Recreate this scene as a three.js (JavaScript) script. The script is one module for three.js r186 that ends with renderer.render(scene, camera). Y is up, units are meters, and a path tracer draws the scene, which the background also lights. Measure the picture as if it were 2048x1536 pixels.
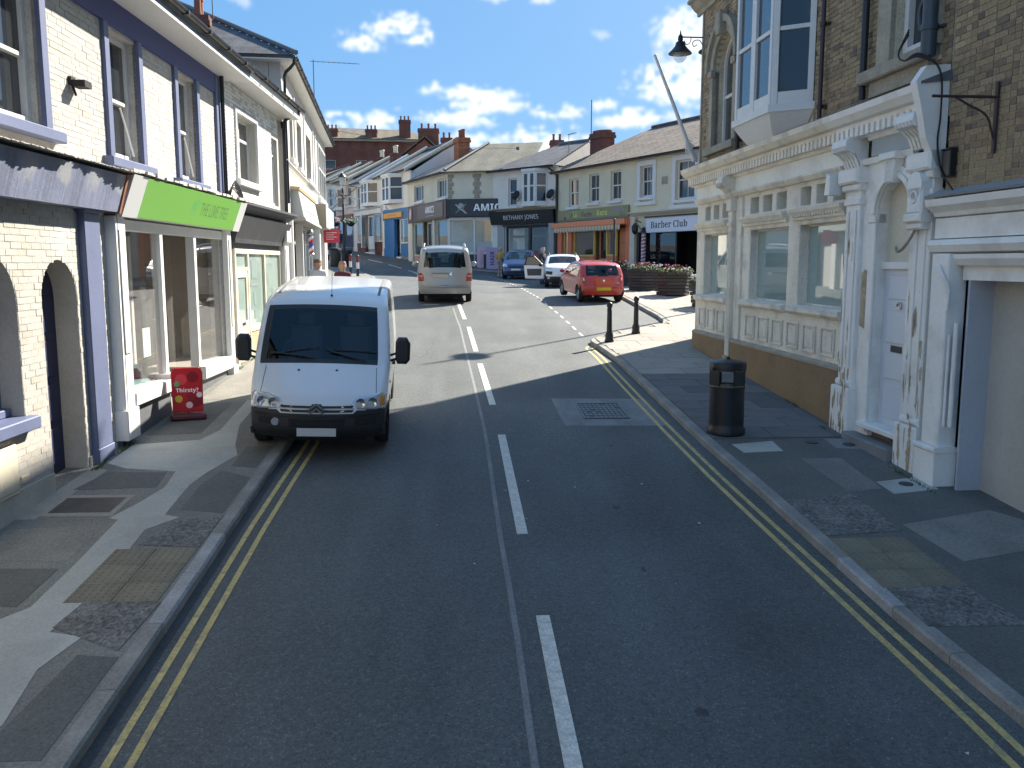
import * as THREE from 'three';
import { mergeGeometries, toCreasedNormals } from 'three/addons/utils/BufferGeometryUtils.js';
import { MarchingCubes } from 'three/addons/objects/MarchingCubes.js';

// ---------- camera, sky, sun, exposure ----------
const D = Math.PI / 180, scene = new THREE.Scene();
const camera = new THREE.PerspectiveCamera(46.93, 4 / 3, 0.1, 3000);
camera.position.set(0, 3.45, 0);
camera.rotation.order = 'YXZ';
camera.rotation.set(-7.8 * D, -3.33 * D, 0);
camera.updateMatrixWorld();
camera.updateProjectionMatrix();
const renderer = new THREE.WebGLRenderer({ antialias: true });
renderer.setSize(1024, 768);
renderer.toneMapping = THREE.LinearToneMapping;
renderer.toneMappingExposure = 2.95;
renderer.shadowMap.enabled = true;
const SUN_AZ = 46 * D, SUN_EL = 38 * D;
const sunDir = new THREE.Vector3(Math.cos(SUN_EL) * Math.cos(SUN_AZ), Math.sin(SUN_EL), -Math.cos(SUN_EL) * Math.sin(SUN_AZ));
const sun = new THREE.DirectionalLight(new THREE.Color(1, 0.92, 0.79), 4.7);
sun.position.copy(sunDir).multiplyScalar(90).add(new THREE.Vector3(0, 0, -25));
sun.target.position.set(0, 0, -25);
sun.castShadow = true;
sun.shadow.mapSize.set(4096, 4096);
Object.assign(sun.shadow.camera, { left: -60, right: 60, top: 60, bottom: -60, near: 1, far: 240 });
sun.shadow.radius = 1.4;
scene.add(sun, sun.target);

// seeded random and lattice noise
function rng(s) { return () => { s = (s + 0x6d2b79f5) | 0; let t = Math.imul(s ^ (s >>> 15), 1 | s); t = (t + Math.imul(t ^ (t >>> 7), 61 | t)) ^ t; return ((t ^ (t >>> 14)) >>> 0) / 4294967296; }; }
const R = rng(7), rr = (a, b) => a + (b - a) * R();
const HASH = new Float32Array(65536); { const r = rng(3); for (let i = 0; i < 65536; i++) HASH[i] = r(); }
const lat = (x, y) => HASH[(x * 157 + y * 7919) & 65535];
function vnoise(x, y, px, py) {
  const xi = Math.floor(x), yi = Math.floor(y); let fx = x - xi, fy = y - yi; fx = fx * fx * (3 - 2 * fx); fy = fy * fy * (3 - 2 * fy);
  const m = (a, p) => (p ? ((a % p) + p) % p : a), x0 = m(xi, px), x1 = m(xi + 1, px), y0 = m(yi, py), y1 = m(yi + 1, py);
  const a = lat(x0, y0), b = lat(x1, y0), c = lat(x0, y1), d = lat(x1, y1);
  return a + (b - a) * fx + (c - a) * fy + (a - b - c + d) * fx * fy;
}
function fbm(x, y, o = 5, p = 0) { let s = 0, a = 0.5, n = 0; for (let i = 0; i < o; i++) { s += a * vnoise(x, y, p, p); n += a; x = x * 2 + 0; y = y * 2 + 0; p *= 2; a *= 0.5; } return s / n; }
const clamp = (v, a = 0, b = 1) => Math.min(b, Math.max(a, v)), lerp = (a, b, t) => a + (b - a) * t, sstep = (a, b, v) => { v = clamp((v - a) / (b - a)); return v * v * (3 - 2 * v); };

// sky: clear blue air with broken fair-weather cloud, computed for all directions alike
{
  const W = 2048, H = 1024, px = new Float32Array(W * H * 4);
  // cumulus seen in the photograph: azimuth from -z towards +x, elevation, half sizes (degrees), strength
  const puffs = [[-3.81, 14, 1.69, 0.594, 1], [-5.86, 13.1, 1.47, 0.631, 1], [-2.71, 13.4, 1.23, 0.371, 1], [-1.75, 10.6, 1.04, 0.334, 0.9], [0.959, 10.3, 2.91, 0.482, 1], [1.76, 9.64, 2.3, 0.668, 1], [0.159, 8.87, 2.45, 0.631, 0.95], [2.24, 8.69, 0.735, 0.371, 0.8], [6.09, 9.17, 1.69, 0.371, 0.95], [8.95, 9.55, 0.674, 0.371, 0.9], [10.5, 8.63, 2.02, 0.519, 1], [13.4, 8.81, 1.07, 0.334, 0.6], [14.8, 13.3, 2.3, 1.85, 1], [13.5, 13.7, 1.53, 1.11, 0.9], [13.4, 10.6, 2.91, 1.26, 1], [15.1, 10.7, 1.84, 1.85, 1], [12.4, 12.3, 0.368, 0.519, 0.5], [5.12, 7.31, 3.37, 0.89, 1], [1.28, 7.52, 2.15, 0.594, 0.8], [-7.26, 8.45, 2.15, 0.556, 0.9], [-4.76, 8.51, 1.53, 0.668, 0.85], [4.96, 15.7, 0.797, 0.371, 0.8], [2.08, 15.8, 0.919, 0.297, 0.6], [8.8, 13.6, 0.49, 0.26, 0.4], [-12.9, 15.1, 0.766, 0.519, 0.4], [-30, 14, 6, 2, 0.9], [28, 16, 6, 2.4, 0.9], [42, 11, 7, 2, 0.9], [-46, 10, 7, 2, 0.9], [-22, 24, 5, 1.6, 0.7], [18, 27, 5, 1.6, 0.7]];
  for (let j = 0; j < H; j++) for (let i = 0; i < W; i++) {
    const el = ((j + 0.5) / H - 0.5) * Math.PI, lon = ((i + 0.5) / W - 0.5) * 2 * Math.PI;
    const dx = Math.cos(el) * Math.cos(lon), dy = Math.sin(el), dz = Math.cos(el) * Math.sin(lon);
    const h = Math.max(dy, 0), t = Math.pow(1 - h, 2.2), cs = Math.max(0, dx * sunDir.x + dy * sunDir.y + dz * sunDir.z);
    let r = lerp(0.047, 0.125, t * t), g = lerp(0.132, 0.245, t * t), b = lerp(0.275, 0.385, t * t);
    const au = Math.pow(cs, 10) * 0.16 + Math.pow(cs, 3) * 0.05; r += au; g += au * 0.95; b += au * 0.85;
    if (dy > 0) {
      const az = Math.atan2(dx, -dz) / D, ed = el / D;
      const q = 1 / (dy + 0.16), n1 = fbm(dx * q * 2.6 + 40, dz * q * 2.6 + 11, 6), w = fbm(az * 0.55 + 90, ed * 0.9 + 50, 5), w2 = fbm(az * 2.1 + 10, ed * 3.2 + 70, 4), w3 = fbm(az * 4.6 + 33, ed * 8 + 20, 4);
      let c = 0;
      if (Math.abs(az) > 50 || ed > 26) c = sstep(0.52, 0.7, n1) * 0.95 * sstep(52, 30, ed);      // cloud field all round
      for (const [a, e, sa, se, k] of puffs) {
        const ua = (az - a + (w - 0.5) * 1.4) / sa, ue = (ed - e + (w2 - 0.5) * 0.7) / se, d2 = ua * ua + ue * ue * (ue < 0 ? 1.5 : 0.8);
        if (d2 < 4) c = Math.max(c, k * sstep(1.2, -0.15, d2 + (w2 - 0.5) * 2.6 + (w3 - 0.5) * 1.5 + (w - 0.5) * 0.8));
      }
      const lum = 0.43 + 0.12 * (w2 - 0.5) + 0.1 * (w - 0.5), hz = sstep(0.0, 0.12, dy);
      c *= hz;
      r = lerp(r, lum * 0.97, c); g = lerp(g, lum * 1.0, c); b = lerp(b, lum * 1.03, c);
    } else { r = 0.10; g = 0.11; b = 0.12; }
    const o = (j * W + i) * 4; px[o] = r; px[o + 1] = g; px[o + 2] = b; px[o + 3] = 1;
  }
  const sky = new THREE.DataTexture(px, W, H, THREE.RGBAFormat, THREE.FloatType);
  sky.mapping = THREE.EquirectangularReflectionMapping; sky.magFilter = THREE.LinearFilter; sky.needsUpdate = true;
  scene.background = sky; scene.environment = sky;
}

// ---------- geometry helpers ----------
const G = 0.065, gy = (z) => (z > -33 ? -G * z : z > -58 ? 2.145 + (-33 - z) * 0.0236 : -G * z - 1.035);   // the street climbs 6.5 %, flattens at the junction, then climbs again
const V3 = (x, y, z) => new THREE.Vector3(x, y, z);
const bx = (x0, x1, y0, y1, z0, z1) => new THREE.BoxGeometry(Math.abs(x1 - x0), Math.abs(y1 - y0), Math.abs(z1 - z0)).translate((x0 + x1) / 2, (y0 + y1) / 2, (z0 + z1) / 2);
const shp = (pts, holes = []) => { const s = new THREE.Shape(pts.map((p) => new THREE.Vector2(p[0], p[1]))); for (const h of holes) s.holes.push(new THREE.Path(h.map((p) => new THREE.Vector2(p[0], p[1])))); return s; };
function ext(pts, z0, z1, holes = [], bevel = 0) {
  const g = new THREE.ExtrudeGeometry(shp(pts, holes), { depth: z1 - z0 - 2 * bevel, bevelEnabled: bevel > 0, bevelSize: bevel, bevelThickness: bevel, bevelOffset: -bevel, bevelSegments: 1, curveSegments: 8 });
  return g.translate(0, 0, z0 + bevel);
}
const ring = (c, ys, r0, r1, n = 18) => { const p = []; for (let i = 0; i <= n; i++) { const a = Math.PI * i / n; p.push([c + r1 * Math.cos(a), ys + r1 * Math.sin(a)]); } for (let i = n; i >= 0; i--) { const a = Math.PI * i / n; p.push([c + r0 * Math.cos(a), ys + r0 * Math.sin(a)]); } return p; };
const rect = (x0, x1, y0, y1) => [[x0, y0], [x1, y0], [x1, y1], [x0, y1]];
const cb = (x0, x1, y0, y1, z0, z1, b = 0.006) => ext(rect(x0, x1, y0, y1), z0, z1, [], b);
const prof = (zy, x0, x1) => { const g = new THREE.ExtrudeGeometry(shp(zy.map(([z, y]) => [-z, y])), { depth: x1 - x0, bevelEnabled: false }); return g.rotateY(Math.PI / 2).translate(x0, 0, 0); };
const lathe = (pts, seg = 20) => new THREE.LatheGeometry(pts.map((p) => new THREE.Vector2(p[0], p[1])), seg);
const cyl = (r0, r1, h, seg = 16) => new THREE.CylinderGeometry(r1, r0, h, seg).translate(0, h / 2, 0);
function rod(a, b, r, seg = 8, r2 = r) {
  const A = V3(...a), B = V3(...b), d = B.clone().sub(A), g = new THREE.CylinderGeometry(r2, r, d.length(), seg);
  return g.applyMatrix4(new THREE.Matrix4().makeRotationFromQuaternion(new THREE.Quaternion().setFromUnitVectors(V3(0, 1, 0), d.clone().normalize()))).translate((A.x + B.x) / 2, (A.y + B.y) / 2, (A.z + B.z) / 2);
}
const tube = (pts, r, n = 24, seg = 8, closed = false) => new THREE.TubeGeometry(new THREE.CatmullRomCurve3(pts.map((p) => V3(...p)), closed, 'centripetal'), n, r, seg, closed);
const archPts = (x0, x1, y0, ys, n = 14, k = 1) => { const r = (x1 - x0) / 2, c = (x0 + x1) / 2, p = [[x0, y0], [x1, y0]]; for (let i = 0; i <= n; i++) p.push([c + r * Math.cos(Math.PI * i / n), ys + k * r * Math.sin(Math.PI * i / n)]); return p; };
function boxuv(g, ox = 0, oy = 0) {
  const p = g.attributes.position, uv = new Float32Array(p.count * 2), a = V3(), b = V3(), c = V3();
  for (let i = 0; i < p.count; i += 3) {
    a.fromBufferAttribute(p, i); b.fromBufferAttribute(p, i + 1); c.fromBufferAttribute(p, i + 2);
    const n = b.clone().sub(a).cross(c.clone().sub(a)), x = Math.abs(n.x), y = Math.abs(n.y), z = Math.abs(n.z);
    for (const [k, v] of [[i, a], [i + 1, b], [i + 2, c]]) {
      uv[k * 2] = (x >= y && x >= z ? v.z : v.x) + ox; uv[k * 2 + 1] = (y > x && y >= z ? v.z : v.y) + oy;
    }
  }
  g.setAttribute('uv', new THREE.BufferAttribute(uv, 2)); return g;
}
function mg(list, keepUV = false, crease = 0) {
  list = (Array.isArray(list) ? list : [list]).flat(9).map((g) => {
    let n = g.index ? g.toNonIndexed() : g.clone();
    if (crease) n = toCreasedNormals(n, crease);
    if (!n.attributes.normal) n.computeVertexNormals();
    for (const k of Object.keys(n.attributes)) if (!['position', 'normal', 'uv'].includes(k)) n.deleteAttribute(k);
    if (!n.attributes.uv) n.setAttribute('uv', new THREE.BufferAttribute(new Float32Array(n.attributes.position.count * 2), 2));
    return n;
  });
  const m = list.length > 1 ? mergeGeometries(list) : list[0];
  m.clearGroups?.();
  return keepUV ? m : boxuv(m);
}
const taken = new Map();
const numbered = (n) => { const k = taken.get(n) || 0; taken.set(n, k + 1); return k ? n + '_' + String(k).padStart(3, '0') : n; };
function add(name, geo, mat, parent, o = {}) {
  const m = new THREE.Mesh(o.raw ? geo : mg(geo, o.keepUV, o.crease), mat);
  m.name = parent === scene ? numbered(name) : name; m.castShadow = m.receiveShadow = true;
  if (o.label) m.userData.label = o.label;
  if (o.kind) m.userData.kind = o.kind;
  parent.add(m); return m;
}
const addEach = (name, geos, mat, parent) => geos.map((g) => add(name, g, mat, parent));
function thing(name, label, category, pos = [0, 0, 0], turn = 0, group) {
  const o = new THREE.Group(); o.name = numbered(name); o.position.set(...pos); o.rotation.y = turn; o.userData = { label, category }; if (group) o.userData.group = group;
  scene.add(o); return o;
}
function single(name, label, category, geo, mat, o = {}) { const m = add(name, geo, mat, scene, o); Object.assign(m.userData, { label, category }); if (o.group) m.userData.group = o.group; return m; }
function copy(src, label, pos, turn) { const c = src.clone(); c.name = numbered(src.name.replace(/_\d+$/, '')); c.userData = { ...src.userData, label }; if (pos) c.position.set(...pos); if (turn !== undefined) c.rotation.y = turn; scene.add(c); return c; }
const frustum = (v) => { const p = v.clone().project(camera); return p.z < 1 && Math.abs(p.x) < 1.02 && Math.abs(p.y) < 1.02; };
// pieces: the ones that show largest become parts of their own, the rest one part; items {s:[w,h,d], p:[x,y,z], m, rz}
const unitBox = boxuv(new THREE.BoxGeometry(1, 1, 1).toNonIndexed());
const unitBrick = (() => { const c = 0.035, g = ext([[-.5 + c, -.5], [.5 - c, -.5], [.5, -.5 + 2.4 * c], [.5, .5 - 2.4 * c], [.5 - c, .5], [-.5 + c, .5], [-.5, .5 - 2.4 * c], [-.5, -.5 + 2.4 * c]], -.5, .5); return boxuv(g.index ? g.toNonIndexed() : g); })();
function pieces(parent, name, restName, items, max = 300, unit = unitBox) {
  parent.updateWorldMatrix(true, false);
  for (const it of items) { const v = V3(...it.p).applyMatrix4(parent.matrixWorld); it.d = v.distanceTo(camera.position) + (frustum(v) ? 0 : 1000); }
  items.sort((a, b) => a.d - b.d);
  const rest = new Map();
  items.forEach((it, i) => {
    if (i < max && it.d < 1000) {
      const m = new THREE.Mesh(unit, it.m); m.name = name; m.scale.set(...it.s); m.position.set(...it.p); if (it.r) m.rotation.set(...it.r); m.castShadow = m.receiveShadow = true; parent.add(m);
    } else {
      const g = unit.clone(); g.applyMatrix4(new THREE.Matrix4().compose(V3(...it.p), new THREE.Quaternion().setFromEuler(new THREE.Euler(...(it.r || [0, 0, 0]))), V3(...it.s)));
      if (!rest.has(it.m)) rest.set(it.m, []); rest.get(it.m).push(g);
    }
  });
  for (const [m, gs] of rest) add(restName, gs, m, parent, { kind: 'stuff' });
}

// ---------- textures and materials ----------
function tex(size, metres, f, srgb = false) {       // f(u, v) -> [r, g, b] linear 0..1 for a tile of that many metres
  const d = new Uint8Array(size * size * 4);
  for (let j = 0; j < size; j++) for (let i = 0; i < size; i++) { const c = f(i / size, j / size), o = (j * size + i) * 4; for (let k = 0; k < 3; k++) { const v = clamp(c[k]); d[o + k] = Math.round(255 * (srgb ? (v <= 0.0031308 ? v * 12.92 : 1.055 * Math.pow(v, 1 / 2.4) - 0.055) : v)); } d[o + 3] = 255; }
  const t = new THREE.DataTexture(d, size, size); t.wrapS = t.wrapT = THREE.RepeatWrapping; t.magFilter = THREE.LinearFilter; t.minFilter = THREE.LinearMipmapLinearFilter; t.generateMipmaps = true;
  if (srgb) t.colorSpace = THREE.SRGBColorSpace;
  t.repeat.set(1 / metres, 1 / metres); t.needsUpdate = true; return t;
}
const tn = (u, v, n, o = 4) => fbm(u * n, v * n, o, n);    // tiling noise, n cells across
function tinted(c, metres, { size = 256, big = 0.25, fine = 0.15, bigN = 4, fineN = 64, stain = 0, stainC = [0.2, 0.18, 0.15], stainN = 6, streak = 0 } = {}) {
  return tex(size, metres, (u, v) => {
    let k = 1 + big * 2 * (tn(u, v, bigN) - 0.5) + fine * 2 * (tn(u + 0.31, v + 0.17, fineN, 3) - 0.5);
    if (streak) k += streak * (fbm(u * 48, v * 3, 3, 0) - 0.5);
    const s = stain * sstep(0.52, 0.72, tn(u + 0.5, v + 0.7, stainN, 5));
    return [0, 1, 2].map((i) => lerp(c[i] * k, stainC[i], s));
  }, true);
}
const bumpFine = tex(256, 0.5, (u, v) => { const n = tn(u, v, 64, 2); return [n, n, n]; });
const bumpCoarse = tex(512, 1.6, (u, v) => { const n = 0.5 * tn(u, v, 24, 4) + 0.5 * tn(u + .4, v, 110, 2); return [n, n, n]; });
const mats = {};
function std(color, rough = 0.8, o = {}) {
  const m = new THREE.MeshStandardMaterial({ roughness: rough, ...o });
  if (typeof color === 'string' || typeof color === 'number') m.color.set(color); else m.color.setRGB(...color);
  return m;
}
function sur(c, metres, opt, rough = 0.85, bump = 0, bt = bumpCoarse, more = {}) { return new THREE.MeshStandardMaterial({ map: tinted(c, metres, opt), roughness: rough, ...(bump ? { bumpMap: bt, bumpScale: bump } : {}), ...more }); }
const M = {
  asphalt: new THREE.MeshStandardMaterial({ roughness: 0.74, bumpMap: bumpCoarse, bumpScale: 0.006, map: tex(1024, 6.8, (u, v) => {
    const sp = tn(u, v, 256, 2), s2 = lat(Math.floor(u * 700) + 13, Math.floor(v * 700) + 5), b = tn(u + .2, v + .6, 5, 5), w = tn(u + .7, v + .1, 2, 3);
    let k = 0.088 * (1 + 0.5 * (sp - 0.5) + 0.5 * (b - 0.5) + 0.45 * (w - 0.5) + 0.3 * (vnoise(u * 9, v * 2, 9, 2) - 0.5) + 0.22 * (vnoise(u * 31 + 4, v * 5, 31, 5) - 0.5)); if (s2 > 0.93) k *= 1.7; if (s2 < 0.1) k *= 0.6;
    return [k * 0.93, k * 1.02, k * 1.02];
  }, true) }),
  footway: sur([0.19, 0.187, 0.168], 2.6, { size: 1024, big: 0.22, fine: 0.45, fineN: 200, stain: 0.3, stainC: [0.17, 0.165, 0.155] }, 0.92, 0.006),
  footway2: sur([0.122, 0.124, 0.115], 2.2, { big: 0.2, fine: 0.4, fineN: 180 }, 0.92, 0.006),
  footway3: sur([0.225, 0.214, 0.19], 2.4, { big: 0.25, fine: 0.35, fineN: 160 }, 0.92, 0.005),
  concrete: sur([0.41, 0.41, 0.375], 2.8, { size: 1024, big: 0.16, fine: 0.18, fineN: 200, stain: 0.25, stainC: [0.22, 0.215, 0.2] }, 0.9, 0.003),
  concrete2: sur([0.21, 0.212, 0.21], 1.8, { big: 0.2, fine: 0.2, fineN: 128 }, 0.9, 0.003),
  kerb: sur([0.25, 0.24, 0.22], 1.7, { big: 0.35, fine: 0.3, fineN: 120 }, 0.9, 0.005),
  kerb2: sur([0.33, 0.325, 0.32], 1.5, { big: 0.3, fine: 0.3, fineN: 120 }, 0.9, 0.005),
  paveBeige: [0, 1, 2].map((i) => sur([0.33 - i * .025, 0.31 - i * .024, 0.27 - i * .02], 2 + i * .3, { big: 0.14, fine: 0.2, fineN: 128, stain: 0.25, stainC: [0.2, 0.19, 0.165] }, 0.9, 0.003)),
  paveGrey: [0, 1, 2].map((i) => sur([0.115 + i * .02, 0.118 + i * .02, 0.12 + i * .02], 2.1 + i * .3, { big: 0.2, fine: 0.25, fineN: 128, stain: 0.3, stainC: [0.07, 0.07, 0.07] }, 0.9, 0.003)),
  tactile: [0, 1].map((i) => sur([0.21 - i * .02, 0.185 - i * .02, 0.13 - i * .01], 1.3, { big: 0.25, fine: 0.2, fineN: 100 }, 0.9, 0.002)),
  stones: sur([0.15, 0.145, 0.135], 0.9, { big: 0.4, fine: 0.7, fineN: 40, stain: 0.5, stainC: [0.30, 0.29, 0.27], stainN: 24 }, 0.9, 0.02, tex(256, 0.8, (u, v) => { const n = Math.abs(tn(u, v, 20, 3) - 0.5) * 2; return [n, n, n]; })),
  whiteLine: sur([0.62, 0.61, 0.55], 0.8, { big: 0.2, fine: 0.3, fineN: 60, stain: 0.4, stainC: [0.35, 0.34, 0.32], stainN: 18 }, 0.75, 0.002),
  yellowLine: sur([0.52, 0.40, 0.16], 0.9, { big: 0.2, fine: 0.35, fineN: 60, stain: 0.55, stainC: [0.24, 0.22, 0.17], stainN: 14 }, 0.8, 0.002),
  ground: sur([0.12, 0.11, 0.09], 6, { big: 0.3, fine: 0.3 }, 0.95),
  mortarWhite: sur([0.46, 0.44, 0.405], 1.5, { big: 0.2, fine: 0.2 }, 0.9),
  brickWhite: [[0.475, 0.46, 0.425], [0.46, 0.442, 0.405], [0.485, 0.47, 0.43], [0.44, 0.415, 0.365]].map((c, i) => sur(c, 1.1 + i * .17, { size: 256, big: 0.14, fine: 0.1, stain: 0.3, stainC: [0.42, 0.36, 0.28], stainN: 7 }, 0.75, 0.004)),
  mortarBuff: sur([0.52, 0.47, 0.35], 1.3, { big: 0.25, fine: 0.3 }, 0.95),
  brickBuff: [[0.37, 0.275, 0.165], [0.30, 0.22, 0.14], [0.40, 0.31, 0.19], [0.24, 0.18, 0.125], [0.34, 0.245, 0.14], [0.17, 0.135, 0.105]].map((c, i) => sur(c, 0.8 + i * .13, { size: 256, big: 0.3, fine: 0.3, stain: 0.25, stainC: [0.09, 0.075, 0.055], stainN: 9 }, 0.9, 0.006)),
  brickRed: sur([0.15, 0.062, 0.045], 3, { big: 0.35, fine: 0.3, fineN: 60 }, 0.9),
  blue: sur([0.11, 0.135, 0.235], 2.2, { big: 0.14, fine: 0.08, stain: 0.1, stainC: [0.16, 0.17, 0.28] }, 0.55),
  blueFaded: sur([0.17, 0.195, 0.29], 1.6, { size: 512, big: 0.2, fine: 0.15, stain: 0.95, stainC: [0.29, 0.305, 0.33], stainN: 4, streak: 0.6 }, 0.7, 0.003),
  rust: sur([0.3, 0.12, 0.07], 0.7, { big: 0.4, fine: 0.3 }, 0.9),
  white: sur([0.66, 0.66, 0.64], 2.4, { big: 0.06, fine: 0.04, stain: 0.12, stainC: [0.5, 0.47, 0.42] }, 0.5),
  whiteWorn: sur([0.8, 0.785, 0.74], 1.9, { size: 1024, big: 0.07, fine: 0.05, stain: 0.3, stainC: [0.44, 0.40, 0.33], stainN: 5 }, 0.55, 0.002),
  peel: sur([0.42, 0.33, 0.22], 0.6, { big: 0.35, fine: 0.3, stain: 0.6, stainC: [0.55, 0.5, 0.42] }, 0.85, 0.004),
  cream: sur([0.60, 0.55, 0.43], 2.6, { big: 0.1, fine: 0.07, stain: 0.15, stainC: [0.46, 0.41, 0.32] }, 0.7),
  stone: sur([0.74, 0.68, 0.575], 2.1, { size: 1024, big: 0.2, fine: 0.14, fineN: 90, stain: 0.55, stainC: [0.44, 0.405, 0.345], stainN: 6 }, 0.75, 0.003),
  stoneFascia: sur([0.76, 0.74, 0.67], 2.8, { big: 0.1, fine: 0.08, stain: 0.2, stainC: [0.42, 0.40, 0.34] }, 0.7),
  stoneDark: sur([0.33, 0.295, 0.23], 1.4, { big: 0.3, fine: 0.25 }, 0.9, 0.004),
  tan: sur([0.25, 0.165, 0.085], 2.7, { size: 512, big: 0.12, fine: 0.12, stain: 0.25, stainC: [0.14, 0.092, 0.05] }, 0.85, 0.003),
  slate: [[0.085, 0.088, 0.1], [0.105, 0.107, 0.115], [0.07, 0.073, 0.085]].map((c) => sur(c, 1.3, { size: 256, big: 0.3, fine: 0.2, stain: 0.3, stainC: [0.14, 0.13, 0.09] }, 0.7)),
  tileBrown: [[0.13, 0.098, 0.08], [0.10, 0.078, 0.066], [0.155, 0.125, 0.1]].map((c) => sur(c, 1.5, { size: 256, big: 0.3, fine: 0.3, stain: 0.35, stainC: [0.2, 0.17, 0.11] }, 0.9)),
  slateFar: sur([0.088, 0.09, 0.096], 2, { big: 0.35, fine: 0.3, fineN: 30 }, 0.75),
  tileFar: sur([0.14, 0.115, 0.08], 2.4, { big: 0.4, fine: 0.35, fineN: 30 }, 0.9),
  lead: std([0.13, 0.14, 0.15], 0.6), black: std([0.012, 0.013, 0.016], 0.42), gutter: std([0.016, 0.017, 0.02], 0.35), blackMatt: std([0.02, 0.02, 0.022], 0.85),
  iron: sur([0.05, 0.05, 0.052], 0.6, { size: 256, big: 0.3, fine: 0.4 }, 0.6), ironLight: std([0.13, 0.135, 0.14], 0.5, { metalness: 0.4 }), steel: std([0.5, 0.5, 0.5], 0.3, { metalness: 1 }),
  greyPanel: sur([0.42, 0.45, 0.5], 2.5, { big: 0.06, fine: 0.05 }, 0.5), greyDoor: sur([0.44, 0.42, 0.37], 2.4, { big: 0.12, fine: 0.08 }, 0.7),
  glassDark: new THREE.MeshPhysicalMaterial({ color: new THREE.Color(0.022, 0.026, 0.03), roughness: 0.03, clearcoat: 0.6, clearcoatRoughness: 0.02 }),
  glass: new THREE.MeshPhysicalMaterial({ color: 0xffffff, roughness: 0.01, transmission: 1, thickness: 0, ior: 1.5 }),
  glassFilm: new THREE.MeshPhysicalMaterial({ color: new THREE.Color(0.27, 0.36, 0.35), roughness: 0.03, clearcoat: 1, clearcoatRoughness: 0.01 }),
  glassMint: new THREE.MeshPhysicalMaterial({ color: new THREE.Color(0.36, 0.47, 0.43), roughness: 0.08, clearcoat: 1, clearcoatRoughness: 0.02 }),
  curtain: std([0.5, 0.49, 0.45], 0.95), room: std([0.12, 0.11, 0.1], 0.95), terracotta: sur([0.23, 0.085, 0.055], 0.8, { big: 0.3, fine: 0.2 }, 0.85),
};
// ---------- ground, road, pavements ----------
function splitZ(g, zc) { // cut triangles along a line across the street
  const p = g.attributes.position, out = [], P = (i) => [p.getX(i), p.getY(i), p.getZ(i)];
  const cut = (a, b) => { const k = (zc - a[2]) / (b[2] - a[2]); return [lerp(a[0], b[0], k), lerp(a[1], b[1], k), zc]; };
  for (let i = 0; i < p.count; i += 3) {
    const t = [P(i), P(i + 1), P(i + 2)], up = t.map((v) => v[2] >= zc), n = up.filter(Boolean).length;
    if (n === 0 || n === 3) { out.push(...t.flat()); continue; }
    const k = up.findIndex((u) => u === (n === 1)), a = t[k], b = t[(k + 1) % 3], c = t[(k + 2) % 3], ab = cut(a, b), ac = cut(a, c);
    out.push(...a, ...ab, ...ac, ...ab, ...b, ...c, ...ab, ...c, ...ac);
  }
  const r = new THREE.BufferGeometry(); r.setAttribute('position', new THREE.BufferAttribute(new Float32Array(out), 3)); return r;
}
const shear = (g) => { g = splitZ(splitZ(g, -33), -58); const p = g.attributes.position; for (let i = 0; i < p.count; i++) p.setY(i, p.getY(i) + gy(p.getZ(i))); g.computeVertexNormals(); return g; };
const slab = (xz, h0, h1) => { const g = new THREE.ExtrudeGeometry(shp(xz.map(([x, z]) => [x, -z])), { depth: h1 - h0, bevelEnabled: false }).rotateX(-Math.PI / 2).translate(0, h0, 0); return shear(g.toNonIndexed ? (g.index ? g.toNonIndexed() : g) : g); };
const sheet = (xz, h) => slab(xz, h - 0.02, h);
const structure = (name, geo, mat, o = {}) => add(name, geo, mat, scene, { kind: 'structure', ...o });
{
  const pos = [], rows = [[60, gy(60)], [0, 0], [-33, gy(-33)], [-58, gy(-58)], [-150, gy(-150)], [-230, gy(-150) + 1], [-2500, gy(-150) + 1]];
  for (let i = 0; i < rows.length - 1; i++) { const [z0, y0] = rows[i], [z1, y1] = rows[i + 1]; const q = [[-1500, y0 - .06, z0], [1500, y0 - .06, z0], [1500, y1 - .06, z1], [-1500, y1 - .06, z1]]; for (const k of [0, 1, 2, 0, 2, 3]) pos.push(...q[k]); }
  const g = new THREE.BufferGeometry(); g.setAttribute('position', new THREE.BufferAttribute(new Float32Array(pos), 3)); g.computeVertexNormals();
  structure('ground', g, M.ground);
}
const road = structure('road', slab([[-40, 40], [24, 40], [24, -140], [-40, -140]], -0.04, 0), M.asphalt);
const interp = (pl, z) => { for (let i = 0; i < pl.length - 1; i++) if (z <= pl[i][1] && z >= pl[i + 1][1]) return lerp(pl[i][0], pl[i + 1][0], (pl[i][1] - z) / (pl[i][1] - pl[i + 1][1])); return pl[pl.length - 1][0]; };
const KL = [[-2.46, 40], [-2.46, -4], [-2.49, -8], [-2.53, -11], [-2.52, -14], [-2.5, -20], [-2.75, -28], [-3.3, -36], [-4.1, -44], [-4.9, -50.9], [-6.6, -59.2], [-7.9, -64.9], [-10.2, -73.7], [-14, -85], [-20, -98]];
const KR = [[3.9, 40], [3.82, -5.4], [3.71, -7], [3.64, -10.2], [3.56, -13], [3.54, -16.4], [3.5, -19.6], [3.38, -21.2], [3.3, -21.75], [3.34, -22.15], [3.6, -22.6], [4.3, -23.5], [5.2, -24.4], [5.85, -25.1], [6.05, -25.9], [6.1, -27], [6.05, -32], [5.95, -36], [5.75, -41], [5.3, -46], [4.7, -51], [4.0, -55], [2.9, -58.8], [1.0, -61], [-0.6, -63.2], [-2.2, -66.8], [-3.8, -73], [-6.4, -82], [-10, -91], [-14, -100]];
const pavL = structure('pavement', slab([...KL, [-50, -98], [-50, 40]], -0.03, 0.1), M.footway);
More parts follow.
